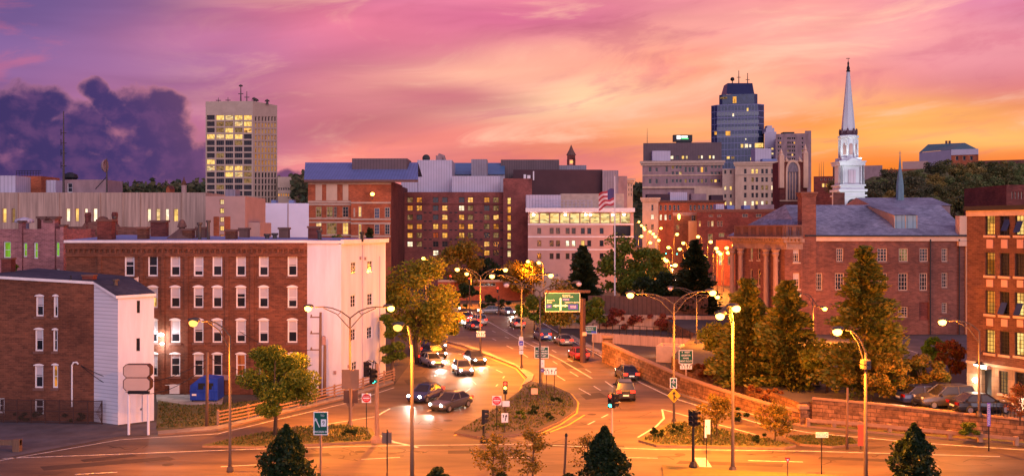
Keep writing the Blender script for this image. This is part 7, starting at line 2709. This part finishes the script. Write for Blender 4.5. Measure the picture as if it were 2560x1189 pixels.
ords = ['first', 'second', 'third', 'fourth', 'fifth', 'sixth', 'seventh', 'eighth']
lanes = [
    ('in the outer curving lane sweeping down beside the kerbed spit', [(1050, 866), (1150, 890), (1225, 925), (1262, 955), (1240, 985), (1160, 1012), (1075, 1035), (1040, 1060), (1075, 1085), (1180, 1108), (1330, 1122)],
     [(.06, 'suv', 'silver'), (.26, 'sedan', 'black'), (.7, 'sedan', 'grey')]),
    ('in the middle curving lane heading round past the headlight bend', [(1040, 878), (1120, 902), (1165, 940), (1130, 975), (1060, 1000), (1000, 1025), (982, 1052), (1010, 1080), (1080, 1100), (1200, 1118)],
     [(.1, 'sedan', 'black'), (.34, 'sedan', 'silver'), (.62, 'sedan', 'blue')]),
    ('in the inner lane turning out past the rail fence', [(1035, 896), (1085, 915), (1098, 938), (1060, 968), (990, 985), (870, 1012), (700, 1052), (500, 1098), (300, 1130), (0, 1172)],
     [(.1, 'sedan', 'white')]),
    ('on the long front road crossing the view', [(2620, 1150), (2300, 1142), (2000, 1134), (1700, 1124), (1400, 1118)],
     []),
    ('showing tail lights on the wide carriageway leading into town', [(1340, 1104), (1450, 1076), (1530, 1040), (1565, 1005), (1550, 970), (1480, 915), (1380, 860), (1290, 815), (1252, 792)],
     [(.2, 'suv', 'black'), (.46, 'sedan', 'red'), (.66, 'suv', 'blue'), (.83, 'sedan', 'white')]),
    ('with red lights in the kerbside lane under the ramp wall', [(1610, 1048), (1625, 1005), (1600, 968), (1520, 915), (1420, 866), (1330, 822)],
     [(.3, 'sedan', 'black'), (.72, 'sedan', 'silver')]),
    ('on the front road lane nearest the dark conical shrub', [(-60, 1188), (300, 1160), (640, 1140), (1000, 1128)],
     []),
]
for desc, path, lst in lanes:
    for i, (t, kd, pt_) in enumerate(lst):
        p, yaw = along(path, t)
        car(kd, pt_, p, yaw, f'{pt_} {"utility car" if kd == "suv" else "saloon"}, {ords[i]} {desc}')
# waiting queue beyond the big tree, tail lights on
k = 0
for row, (x, y) in enumerate(((1150, 812), (1182, 822), (1128, 800), (1160, 800), (1196, 810), (1110, 792))):
    p = G(x, y)
    car(('suv', 'sedan')[row % 2], ('black', 'grey', 'silver', 'red', 'white', 'blue')[row], p, rad(18), f'{("black", "grey", "silver", "red", "white", "blue")[row]} car with red tail lights waiting in the queue beside the big tree', beam=.25)
for row, (x, y, yw) in enumerate(((1268, 786, 200), (1225, 783, 90), (1120, 779, -90))):
    p = G(x, y)
    car('sedan', ('white', 'silver', 'tan')[row], p, rad(yw), f'{("white", "silver", "tan")[row]} car crossing the far junction before the garage', beam=.5)
# parked cars in the lane before the mill, and in the lot
for (x, y, kd, pt_, yw, lab) in ((2311, 1008, 'sedan', 'blue', 100, 'dark blue parked car half hidden by the orange tree at the lane'), (2362, 1017, 'suv', 'grey', 97, 'grey parked sport utility car behind the retaining wall'),
                                 (2452, 1030, 'sedan', 'black', 96, 'dark parked saloon behind the retaining wall near the banner')):
    p = G(x, y, LOT)
    car(kd, pt_, p, rad(yw - 180 if kd == 'sedan' else yw), lab, False, 0, 'parked cars by the mill', LOT + .02)
p = G(1715, 866, .3)
car('suv', 'black', V((p.x, 118, 0)), rad(80), 'dark car in the underpass below the pale-topped plaza wall', True, 0, None, .05)
for i, (x, d_, yw) in enumerate(((45, 235, 0), (49, 250, 180), (47, 270, 0), (52, 290, 180), (49, 312, 0), (55, 330, 180), (53, 352, 0))):
    car('sedan', ('black', 'white', 'grey', 'silver', 'red', 'tan', 'blue')[i], V((x, d_, 0)), rad(yw), f'{("black", "white", "grey", "silver", "red", "tan", "blue")[i]} car on the street climbing into town between the lamps', beam=.5, z=gz(0, d_) + .03, tilt=rad(2))

# ---------------------------------------------------------------- trees and shrubs
def lm(name, a, b, c):
    return leafmat(name, *[(s2l(x[0]), s2l(x[1]), s2l(x[2]), 1) for x in (a, b, c)])


F_oak = lm('leaf_green', (64, 88, 26), (90, 108, 32), (124, 122, 40))
F_yellow = lm('leaf_yellowgreen', (88, 104, 28), (122, 122, 34), (150, 128, 38))
F_olive = lm('leaf_olive', (86, 86, 28), (122, 104, 34), (152, 112, 38))
F_pine = lm('needle_green', (70, 86, 32), (106, 106, 38), (142, 118, 44))
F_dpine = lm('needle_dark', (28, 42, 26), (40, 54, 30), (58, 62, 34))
F_rust = lm('leaf_rust', (104, 54, 30), (138, 74, 34), (96, 84, 36))
F_red = lm('leaf_red', (120, 52, 44), (150, 72, 56), (104, 64, 44))
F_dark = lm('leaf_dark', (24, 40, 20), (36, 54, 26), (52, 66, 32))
F_hill = lm('leaf_hill', (84, 104, 60), (116, 124, 72), (140, 136, 80))
F_hill3 = lm('leaf_hill_gold', (112, 100, 56), (150, 128, 66), (176, 146, 78))
F_hill4 = lm('leaf_hill_olive', (74, 86, 50), (100, 100, 56), (130, 112, 64))
F_hill2 = lm('leaf_hill_dark', (62, 74, 54), (88, 90, 60), (124, 108, 72))
F_bright = lm('leaf_bright', (84, 140, 40), (110, 150, 44), (130, 128, 40))


def leaf(mb, c, s, rr, flat=0.0, dirv=None):
    """one rhombic leaf spray, folded a little"""
    a = V((rr.uniform(-1, 1), rr.uniform(-1, 1), rr.uniform(-1, 1) * (1 - flat)))
    if dirv is not None:
        a = dirv + a * .35
    if a.length < 1e-3:
        a = V((1, 0, 0))
    a.normalize()
    b = a.cross(V((rr.uniform(-1, 1), rr.uniform(-1, 1), rr.uniform(-1, 1))))
    if b.length < 1e-3:
        b = V((0, 0, 1))
    b.normalize()
    w = s * rr.uniform(.45, .7)
    mb.face([c - a * s, c + b * w, c + a * s, c - b * w])


def broad_crown(w, h, z0, n, s, seed, depth=None, gap=.0, k=None):
    rr = random.Random(seed)
    mb = MB()
    dp = depth or w
    k = k or max(10, int(14 + w * h * .12))
    cl = []
    while len(cl) < k:
        x, y, z = rr.uniform(-1, 1), rr.uniform(-1, 1), rr.uniform(-1, 1)
        q = x * x + y * y + z * z
        if q > 1 or q < .22:
            continue
        taper = 1.0 - .22 * max(0, z)
        cl.append((V((x * w / 2 * .82 * taper, y * dp / 2 * .82 * taper, z0 + h / 2 + z * h / 2 * .84)), min(w, h) * rr.uniform(.13, .23)))
    per = max(1, n // k)
    for c, r in cl:
        sq = rr.uniform(.55, .8)
        for i in range(per):
            v = V((rr.gauss(0, 1), rr.gauss(0, 1), rr.gauss(0, 1)))
            v.normalize()
            d = r * (rr.random() ** .45) * 1.12
            p = c + V((v.x * d, v.y * d, v.z * d * sq))
            leaf(mb, p, s * rr.uniform(.7, 1.3), rr, .3)
    return mb, cl


def tree(label, px, py, top, wpx, fol, kind='broad', z0=0.0, d=None, n=3200, leafsize=None, group=None, crown0=None, name='tree', seed=None, trunk=True, depth=None, lean=0):
    b = G(px, py, z0) if d is None else D(px, HY, d)
    b.z = z0
    d = b.y
    H = CAMH + (HY - top) / FPX * d - z0
    W = wpx / FPX * d
    s = leafsize or max(.09, d * .0016)
    seed = seed or int(px * 7 + py)
    rr = random.Random(seed)
    o = thing(name, b, label, {'pine_tree': 'tree', 'shrub': 'shrub', 'hedge': 'hedge'}.get(name, 'tree'), group)
    cz = H * (.28 if crown0 is None else crown0)
    if kind == 'broad':
        mb, cl = broad_crown(W, H - cz, cz, n, s, seed, depth)
        for i in range(len(mb.v)):
            mb.v[i] = mb.v[i] + b
        if trunk:
            t = MB()
            r0 = max(.06, H * .018)
            fork = cz + (H - cz) * .22
            t.tube([b, b + V((.03 * H * rr.uniform(-1, 1), 0, fork * .55)), b + V((.03 * H * rr.uniform(-1, 1), 0, fork)), b + V((0, 0, cz + (H - cz) * .75))], [r0 * 1.35, r0, r0 * .8, r0 * .2], 8)
            for c, r in cl[:9]:
                m = V((c.x * .35, c.y * .35, fork + (c.z - fork) * .45))
                t.tube([b + V((0, 0, fork * .92)), b + m, b + c], [r0 * .6, r0 * .36, r0 * .12], 6)
            t.build('trunk', M_bark, o, smooth=True)
        mb.build('crown', fol, o)
    elif kind in ('pine', 'spruce'):
        mb = MB()
        t = MB()
        r0 = max(.1, H * .016)
        t.tube([b, b + V((0, 0, H * .5)), b + V((0, 0, H * .97))], [r0 * 1.3, r0 * .8, r0 * .12], 8)
        lv = int(H / .30)
        per = max(2, int(n / max(1, lv) / 6))
        for i in range(lv):
            f = i / lv
            z = cz + (H - cz) * f
            rad_ = W / 2 * ((1 - f) ** .70) * (1.0 if f > .12 else .75 + f * 2) + .12
            nb = 6 if kind == 'pine' else 7
            for q in range(nb):
                a = rr.uniform(0, 6.283)
                L = rad_ * rr.uniform(.62, 1.12)
                up = .22 if kind == 'pine' else -.06
                tip = V((math.cos(a) * L, math.sin(a) * L, z + L * (up if f < .9 else .5) * rr.uniform(.3, 1.1)))
                if q < 3 and i % 2 == 0:
                    t.tube([b + V((0, 0, z)), b + V((tip.x * .6, tip.y * .6, z + (tip.z - z) * .6))], [r0 * .25, r0 * .08], 4)
                dv = (tip - V((0, 0, z))).normalized()
                for m in range(per):
                    e = rr.random() ** .55
                    p = V((tip.x * e, tip.y * e, z + (tip.z - z) * e - .12 * L * e * e))
                    p += V((rr.uniform(-1, 1), rr.uniform(-1, 1), rr.uniform(-1, .5))) * (.12 + .12 * L)
                    leaf(mb, b + p, s * rr.uniform(.7, 1.35), rr, .2, dv)
        t.build('trunk', M_bark, o, smooth=True)
        mb.build('crown', fol, o)
    elif kind == 'column':
        mb = MB()
        for i in range(n):
            f = rr.random() ** .8
            z = cz + (H - cz) * f
            prof = (math.sin(min(1, (1 - f) * 1.5 + .06) * math.pi / 2) ** 1.25) * (1.0 if f > .22 else .68 + 1.45 * f)
            a = rr.uniform(0, 6.283)
            lump = .9 + .26 * math.sin(a * 3 + f * 9 + seed) + .2 * math.sin(a * 5 - f * 17) + .14 * math.sin(a * 2 + f * 31) + (rr.random() ** 8) * .3
            r = W / 2 * prof * lump * (1 - .45 * rr.random() ** 2.2)
            leaf(mb, b + V((math.cos(a) * r, math.sin(a) * r, z + rr.uniform(-.1, .1))), s * rr.uniform(.7, 1.3), rr, .1)
        MB().tube([b, b + V((0, 0, H * .9))], [.09, .03], 6).build('trunk', M_bark, o)
        mb.build('crown', fol, o)
    elif kind == 'bush':
        mb, cl = broad_crown(W, H, 0.0, n, s, seed, depth, k=max(6, int(W * 2)))
        for i in range(len(mb.v)):
            v = mb.v[i]
            mb.v[i] = V((v.x, v.y, max(.02, v.z))) + b
        mb.build('foliage', fol, o)
    elif kind == 'sparse':
        mb = MB()
        t = MB()
        r0 = max(.04, H * .014)
        t.tube([b, b + V((.04 * H * lean, 0, H * .35)), b + V((.02 * H, 0, H * .95))], [r0 * 1.3, r0, r0 * .15], 7)
        for i in range(26):
            f = rr.uniform(.28, .92)
            a = rr.uniform(0, 6.283)
            L = W / 2 * rr.uniform(.5, 1.05) * math.sin(min(1, (1.08 - f) * 1.5) * math.pi / 2)
            root = b + V((0, 0, H * f))
            tip = root + V((math.cos(a) * L, math.sin(a) * L, L * rr.uniform(.15, .7)))
            mid = root.lerp(tip, .5) + V((0, 0, L * .06))
            t.tube([root, mid, tip], [r0 * .45, r0 * .26, r0 * .08], 5)
            for m in range(n // 26):
                e = rr.uniform(.3, 1.08)
                p = root.lerp(tip, e) + V((rr.gauss(0, .16), rr.gauss(0, .16), rr.gauss(0, .12)))
                leaf(mb, p, s * rr.uniform(.6, 1.2), rr, .3)
        t.build('trunk', M_bark, o, smooth=True)
        mb.build('crown', fol, o)
    return o


# along the road in front
tree('full round green tree on the west island in front of the brick block', 688, 1092, 852, 262, F_oak, 'broad', n=19000, crown0=.20, leafsize=.11)
tree('dark dense cone-shaped tree rising from the lower edge below the round tree', 716, 1245, 1064, 112, F_dark, 'column', n=7000, crown0=.04, leafsize=.12)
tree('dark dense cone-shaped tree at the lower edge by the leaning post', 1512, 1245, 1068, 98, F_dark, 'column', n=6500, crown0=.04, leafsize=.12)
tree('dark dense cone-shaped tree at the lower edge below the stone wall', 2285, 1235, 1060, 94, F_dark, 'column', n=6500, crown0=.04, leafsize=.12)
tree('thin bare-branched young tree at the lower edge, the wider of the pair', 1232, 1225, 1088, 120, F_olive, 'sparse', n=1500, leafsize=.09)
tree('thin young tree at the lower edge beside its wider twin, with a pale trunk', 1332, 1225, 1070, 115, F_olive, 'sparse', n=1500, leafsize=.09, seed=77)
tree('wispy sapling behind the dark cone tree by the leaning post', 1468, 1215, 1085, 80, F_olive, 'sparse', n=600, leafsize=.08)
tree('small round tree on the east island before the coping wall', 1792, 1092, 992, 100, F_olive, 'sparse', n=2400, leafsize=.11)
tree('small spreading tree on the eastern verge beside the road edge', 1938, 1108, 1016, 118, F_olive, 'sparse', n=2600, leafsize=.11)
tree('small reddish street tree before the mill windows', 2550, 1062, 962, 66, F_rust, 'sparse', z0=LOT, n=1300, leafsize=.09)
tree('dark upright bush against the retaining wall near the banner', 2426, 1106, 1050, 58, F_oak, 'bush', n=1400, name='shrub', leafsize=.1)
# by the white wall
tree('big golden green tree beside the white end wall, lit by lamps', 1044, 880, 618, 200, F_yellow, 'broad', d=112, n=11000, crown0=.15, leafsize=.19)
tree('dark leafy lower tree hugging the white end wall', 985, 948, 740, 70, F_oak, 'broad', n=4200, crown0=.05, leafsize=.16)
tree('broad low tree whose branches overhang the headlight stream', 1090, 880, 752, 140, F_yellow, 'broad', d=122, n=5000, crown0=.2, leafsize=.18)
# pines and trees above the stone wall
tree('tall conical pine above the stone wall with its tip before the school roof', 2160, 1030, 612, 240, F_pine, 'pine', z0=LOT, d=79, n=17000, crown0=.06, leafsize=.2, name='pine_tree')
tree('broad pine behind the curving ramp wall, first from the airport board', 1868, 1010, 694, 205, F_pine, 'pine', z0=1.2, d=88, n=19000, crown0=.05, leafsize=.21, name='pine_tree')
tree('slender taller pine behind the ramp wall beside the first broad pine', 1968, 1022, 700, 210, F_pine, 'pine', z0=1.4, d=85, n=19000, crown0=.05, leafsize=.21, name='pine_tree')
tree('yellow leaved tree under the tilted lamp heads', 1806, 985, 800, 130, F_yellow, 'broad', z0=1.2, d=92, n=4600, crown0=.12, leafsize=.17)
tree('leafy golden tree between the two tall pines by the wall', 2068, 1020, 835, 130, F_yellow, 'broad', z0=LOT, d=82, n=4600, crown0=.12, leafsize=.16)
tree('wide olive tree behind the retaining wall below the tall pine', 2180, 1030, 870, 190, F_olive, 'broad', z0=LOT, d=77.5, n=6000, crown0=.1, leafsize=.15)
tree('orange brown tree overhanging the retaining wall beside the lane', 2302, 1030, 880, 130, F_olive, 'broad', z0=LOT, d=78.5, n=5200, crown0=.18, leafsize=.15, seed=5)
tree('bright green tree in the lot with a floodlit crown', 2342, 985, 832, 74, F_bright, 'broad', z0=LOT, d=88, n=3200, crown0=.25, leafsize=.14)
tree('rust tipped tree beside the mill corner and the bright green tree', 2374, 992, 846, 82, F_rust, 'broad', z0=LOT, d=83, n=3400, crown0=.28, leafsize=.14)
for (x, lab) in ((2352, 'pale tuft of tall grass by the mill corner, under the bright green tree'), (2395, 'pale tuft of tall grass directly beside the mill corner')):
    tree(lab, x, 993, 963, 34, F_bright, 'bush', z0=LOT, n=700, name='shrub', leafsize=.12)
for (x, y) in ((2493, 1012), (2507, 1014), (2521, 1016), (2536, 1019)):
    tree('clipped little round shrub in the row along the mill foot', x, y, y - 10, 12, F_oak, 'bush', z0=LOT + .1, n=220, name='shrub', leafsize=.08, group='clipped shrubs along the mill')
# centre
tree('dark broad pine standing before the glass-floored office', 1458, 800, 614, 112, F_dpine, 'pine', d=166, n=8000, crown0=.1, leafsize=.38, name='pine_tree')
tree('tall green tree behind the flag pole', 1560, 800, 572, 135, F_oak, 'broad', d=176, n=5200, crown0=.12, leafsize=.32)
tree('yellow green tree beside the tall one at the street mouth', 1630, 800, 606, 90, F_yellow, 'broad', d=182, n=3600, crown0=.15, leafsize=.3)
tree('dark layered pine silhouetted before the climbing street', 1738, 800, 600, 130, F_dpine, 'pine', d=160, n=8000, crown0=.12, leafsize=.36, name='pine_tree')
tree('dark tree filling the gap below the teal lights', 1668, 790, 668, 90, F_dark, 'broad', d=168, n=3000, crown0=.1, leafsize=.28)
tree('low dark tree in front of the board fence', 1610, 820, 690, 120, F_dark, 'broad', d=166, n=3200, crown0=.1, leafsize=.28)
tree('golden tree behind the big green diagram sign', 1398, 850, 700, 130, F_olive, 'broad', d=142, n=4800, crown0=.15, leafsize=.24)
tree('dark leafy tree under the diagram sign beside the carriageway', 1336, 850, 735, 90, F_oak, 'broad', d=150, n=3200, crown0=.15, leafsize=.24)
tree('round tree close behind the brown sign column', 1470, 860, 735, 100, F_oak, 'broad', d=146, n=3200, crown0=.15, leafsize=.24)
tree('reddish shrub row on the plaza before the board fence', 1555, 840, 768, 120, F_red, 'bush', d=150, n=2200, name='shrub', leafsize=.22, depth=3)
tree('second reddish plaza shrub beneath the two-armed lamp', 1645, 840, 772, 90, F_red, 'bush', d=149, n=1600, name='shrub', leafsize=.22, depth=3)
tree('olive gold tree before the office at the hotel corner', 1308, 760, 622, 105, F_olive, 'broad', d=208, n=3600, crown0=.12, leafsize=.34)
tree('broad olive tree before the hotel under the brightest lamp', 1150, 770, 594, 135, F_olive, 'broad', d=214, n=4000, crown0=.1, leafsize=.36)
tree('low dark tree along the hotel foot by the stair wing', 1225, 770, 632, 110, F_dark, 'broad', d=224, n=3000, crown0=.1, leafsize=.34)
tree('small dark forked tree before the orange garage wall', 1166, 765, 700, 70, F_dark, 'broad', d=190, n=1800, crown0=.3, leafsize=.25)
for (x, y0, w, lab) in ((1222, 735, 50, 'taller rounded clipped shrub before the garage'), (1252, 745, 56, 'wider rounded clipped shrub before the garage')):
    tree(lab, x, 770, y0, w, F_dark, 'bush', d=186, n=1800, name='shrub', leafsize=.22)
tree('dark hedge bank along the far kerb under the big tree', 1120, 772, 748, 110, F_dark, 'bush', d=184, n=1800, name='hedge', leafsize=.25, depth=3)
# left and behind the roofs
tree('yellow green tree top between the two brick buildings', 42, 760, 634, 78, F_yellow, 'broad', d=93, n=3000, crown0=.3, leafsize=.18)
tree('dark green tree top seen over the roof before the banded brick building', 832, 760, 560, 92, F_oak, 'broad', d=150, n=3200, crown0=.2, leafsize=.26)
tree('small dark conifer top over the roof near the white end', 924, 760, 568, 62, F_dpine, 'pine', d=140, n=2200, crown0=.2, leafsize=.26, name='pine_tree')
# shrubs on islands and along the lower edge
for (x, y, top, w, lab) in ((872, 1094, 1066, 46, 'rounded shrub on the west island beside the brown sign post'), (1336, 1034, 1012, 54, 'dark low shrub in the middle of the planted median'), (1302, 1045, 1026, 40, 'smaller shrub beside the low one on the median'),
                            (1392, 1012, 990, 46, 'rusty low shrub at the pointed end of the planted median'), (1252, 1066, 1050, 40, 'flat dark shrub near the keep-right sign'), (1375, 1046, 1032, 50, 'spreading low shrub along the yellow line of the median'), (1690, 1082, 1058, 76, 'dark spreading shrub on the east island'), (1644, 1090, 1066, 46, 'small shrub at the tip of the east island'), (1900, 1104, 1082, 56, 'low dark juniper on the east island verge'),
                            (1340, 985, 965, 40, 'tuft of shrub behind the two-post sign back'), (1862, 1052, 1012, 90, 'low hedge clump against the coping wall')):
    tree(lab, x, y, top, w, F_dark if w > 45 else F_oak, 'bush', z0=.13, n=900, name='shrub', leafsize=.1)
for (x, y, top, w, lab) in ((1085, 1235, 1166, 200, 'dark hedge along the lower edge by the grey lamp pole'), (1545 - 300, 1240, 1172, 110, 'low hedge at the lower edge beneath the two young trees'), (1405, 1245, 1178, 90, 'short hedge at the lower edge behind the leaning post')):
    tree(lab, x, y, top, w, F_dark, 'bush', n=2600, name='hedge', leafsize=.09, depth=1.6)
# plants by the chain fence
tree('weedy plants along the chain fence foot at the brick house', 70, 1052, 1024, 110, F_dark, 'bush', n=900, name='shrub', leafsize=.1, depth=.8)
tree('weeds at the foot of the chain fence near the grey wall', 190, 1054, 1030, 90, F_dark, 'bush', n=700, name='shrub', leafsize=.1, depth=.8)
tree('leafy reddish bank of bushes between ramp wall and pines', 1775, 985, 905, 120, F_rust, 'bush', z0=.8, d=95, n=2600, name='shrub', leafsize=.15, depth=4)
tree('rusty low bushes at the foot of the pines along the coping', 1905, 1030, 965, 160, F_rust, 'bush', z0=1.0, d=82, n=2600, name='shrub', leafsize=.14, depth=3)

# ---------------------------------------------------------------- wooded hills
def hill(name, pts, d, back, mat):
    mb = MB()
    P = [D(x, y, d) for x, y in pts]
    for a, b in zip(P[:-1], P[1:]):
        mb.face([(a.x, d - back * .4, gz(a.x, d - back * .4) - 1), (b.x, d - back * .4, gz(b.x, d - back * .4) - 1), b, a])
        mb.face([a, b, (b.x, d + back, b.z * .6), (a.x, d + back, a.z * .6)])
    return mb.build(name, mat, kind='structure')


hill('hill', [(2080, 500), (2180, 440), (2260, 428), (2330, 418), (2450, 412), (2700, 408)], 560, 300, M_grass)
hill('hill', [(-200, 490), (250, 486), (330, 478), (420, 476), (500, 470), (600, 468), (740, 462), (800, 470), (1100, 480)], 1500, 700, M_grass)
hill('hill', [(1500, 480), (1580, 470), (1640, 476)], 900, 300, M_grass)
protos = []
for i, (fol, w, h) in enumerate(((F_hill, 13, 15), (F_hill2, 12, 15), (F_hill3, 11, 13), (F_hill4, 14, 14))):
    o = thing('tree', (0, 0, 0), 'rounded tree in the dense wood on the hillside behind the steeple', 'tree', 'trees of the hillside wood')
    mb, cl = broad_crown(w, h * .9, h * .08, 2200, .42, 500 + i, k=15)
    mb.build('crown', fol, o)
    MB().tube([(0, 0, -2), (0, 0, h * .6)], [.4, .15], 6).build('trunk', M_bark, o)
    protos.append(o)
spots = []
for (px, ytop, d) in [(2195, 436, 360), (2222, 424, 372), (2250, 428, 350), (2276, 420, 380), (2300, 416, 392), (2326, 404, 400), (2352, 410, 396), (2378, 400, 404), (2404, 404, 400), (2430, 400, 410), (2456, 398, 414), (2484, 402, 410),
                      (2512, 400, 416), (2540, 404, 412), (2568, 400, 416), (2180, 452, 330), (2208, 448, 335), (2236, 450, 330), (2264, 446, 336), (2292, 440, 345), (2320, 436, 350), (2348, 432, 350), (2376, 430, 352), (2404, 432, 350),
                      (2432, 430, 352), (2460, 428, 355), (2488, 434, 350), (2516, 430, 350), (2544, 440, 346), (2190, 470, 300), (2225, 468, 300), (2285, 466, 300), (2318, 462, 305), (2350, 460, 305), (2384, 458, 308), (2418, 458, 308),
                      (2452, 460, 305), (2486, 462, 300), (2306, 486, 270), (2342, 484, 270), (2378, 484, 270), (2414, 486, 268), (2450, 486, 268), (2486, 484, 268), (2090, 446, 290)]:
    spots.append((px, ytop, d))
for i, (px, ytop, d) in enumerate(spots):
    c = protos[i % 4] if i < 4 else copy_tree(protos[R.randrange(4)])
    s = R.uniform(.5, 1.1) * d / 350
    q = D(px + R.uniform(-5, 5), ytop, d)
    c.location = (q.x, d, q.z - 13 * s)
    c.scale = (s * R.uniform(.9, 1.2), s, s * R.uniform(.9, 1.1))
    c.rotation_euler = (0, 0, R.uniform(0, 6.28))


def wood(name, pts, d, n, s, fol, hh):
    mb = MB()
    rr = random.Random(n)
    for i in range(n):
        k = rr.uniform(0, len(pts) - 1.001)
        a, b = pts[int(k)], pts[int(k) + 1]
        t = k - int(k)
        x, y = a[0] + (b[0] - a[0]) * t, a[1] + (b[1] - a[1]) * t
        dd = d + rr.uniform(-60, 60)
        p = D(x, y, dd)
        bump = hh * (.5 + .5 * math.sin(x * .11) * math.sin(x * .29 + 1) + .3 * math.sin(x * .73))
        p.z += bump * rr.random() - rr.random() ** 2 * 30
        leaf(mb, p, s * rr.uniform(.6, 1.4), rr)
    return mb.build(name, fol, kind='stuff')


wood('distant_wood', [(255, 483), (330, 474), (420, 472), (500, 467), (600, 464), (700, 460), (760, 462), (800, 470)], 1440, 5200, 4.5, F_hill2, 14)
wood('distant_wood', [(1572, 478), (1590, 470), (1608, 478)], 880, 900, 3.0, F_hill2, 6)
wood('distant_wood', [(728, 452), (745, 446), (772, 450)], 500, 1500, 1.6, F_hill2, 4)
# domed turret and small lit gable on the far left skyline
q = D(460, 478, 700)
o = thing('domed_turret', (q.x, 700, 30), 'tiny red domed turret with a spike on the far wooded skyline', 'turret')
k = 700 / FPX
zz = lambda y: CAMH + (HY - y) * k
MB().lathe([(6.5 * k, 30), (6.5 * k, zz(466)), (7.2 * k, zz(465)), (6 * k, zz(463))], (q.x, 700, 0), 8).build('drum', M_pink, o)
MB().lathe([(6 * k, zz(463)), (6.2 * k, zz(459)), (4.5 * k, zz(454)), (2 * k, zz(451)), (1.6 * k, zz(447)), (.3 * k, zz(441))], (q.x, 700, 0), 10).build('dome', M_brick, o)
q = D(420, 476, 720)
o = thing('lit_gable', (q.x, 720, 30), 'tiny gabled house end glowing red on the far wooded skyline', 'house')
mb = MB()
w = 5 * 720 / FPX
z1, z2 = D(0, 472, 720).z, D(0, 464, 720).z
mb.prism([(q.x - w, 720), (q.x + w, 720), (q.x + w, 730), (q.x - w, 730)], 30, z1)
mb.face([(q.x - w, 719.9, z1), (q.x + w, 719.9, z1), (q.x, 719.9, z2)])
mb.build('wall', M_brickplain, o)
mb = MB()
mb.face([(q.x - w * 1.1, 719.5, z1), (q.x, 719.5, z2 + .3), (q.x, 731, z2 + .3), (q.x - w * 1.1, 731, z1)])
mb.face([(q.x, 719.5, z2 + .3), (q.x + w * 1.1, 719.5, z1), (q.x + w * 1.1, 731, z1), (q.x, 731, z2 + .3)])
mb.build('roof', M_brickdark, o)
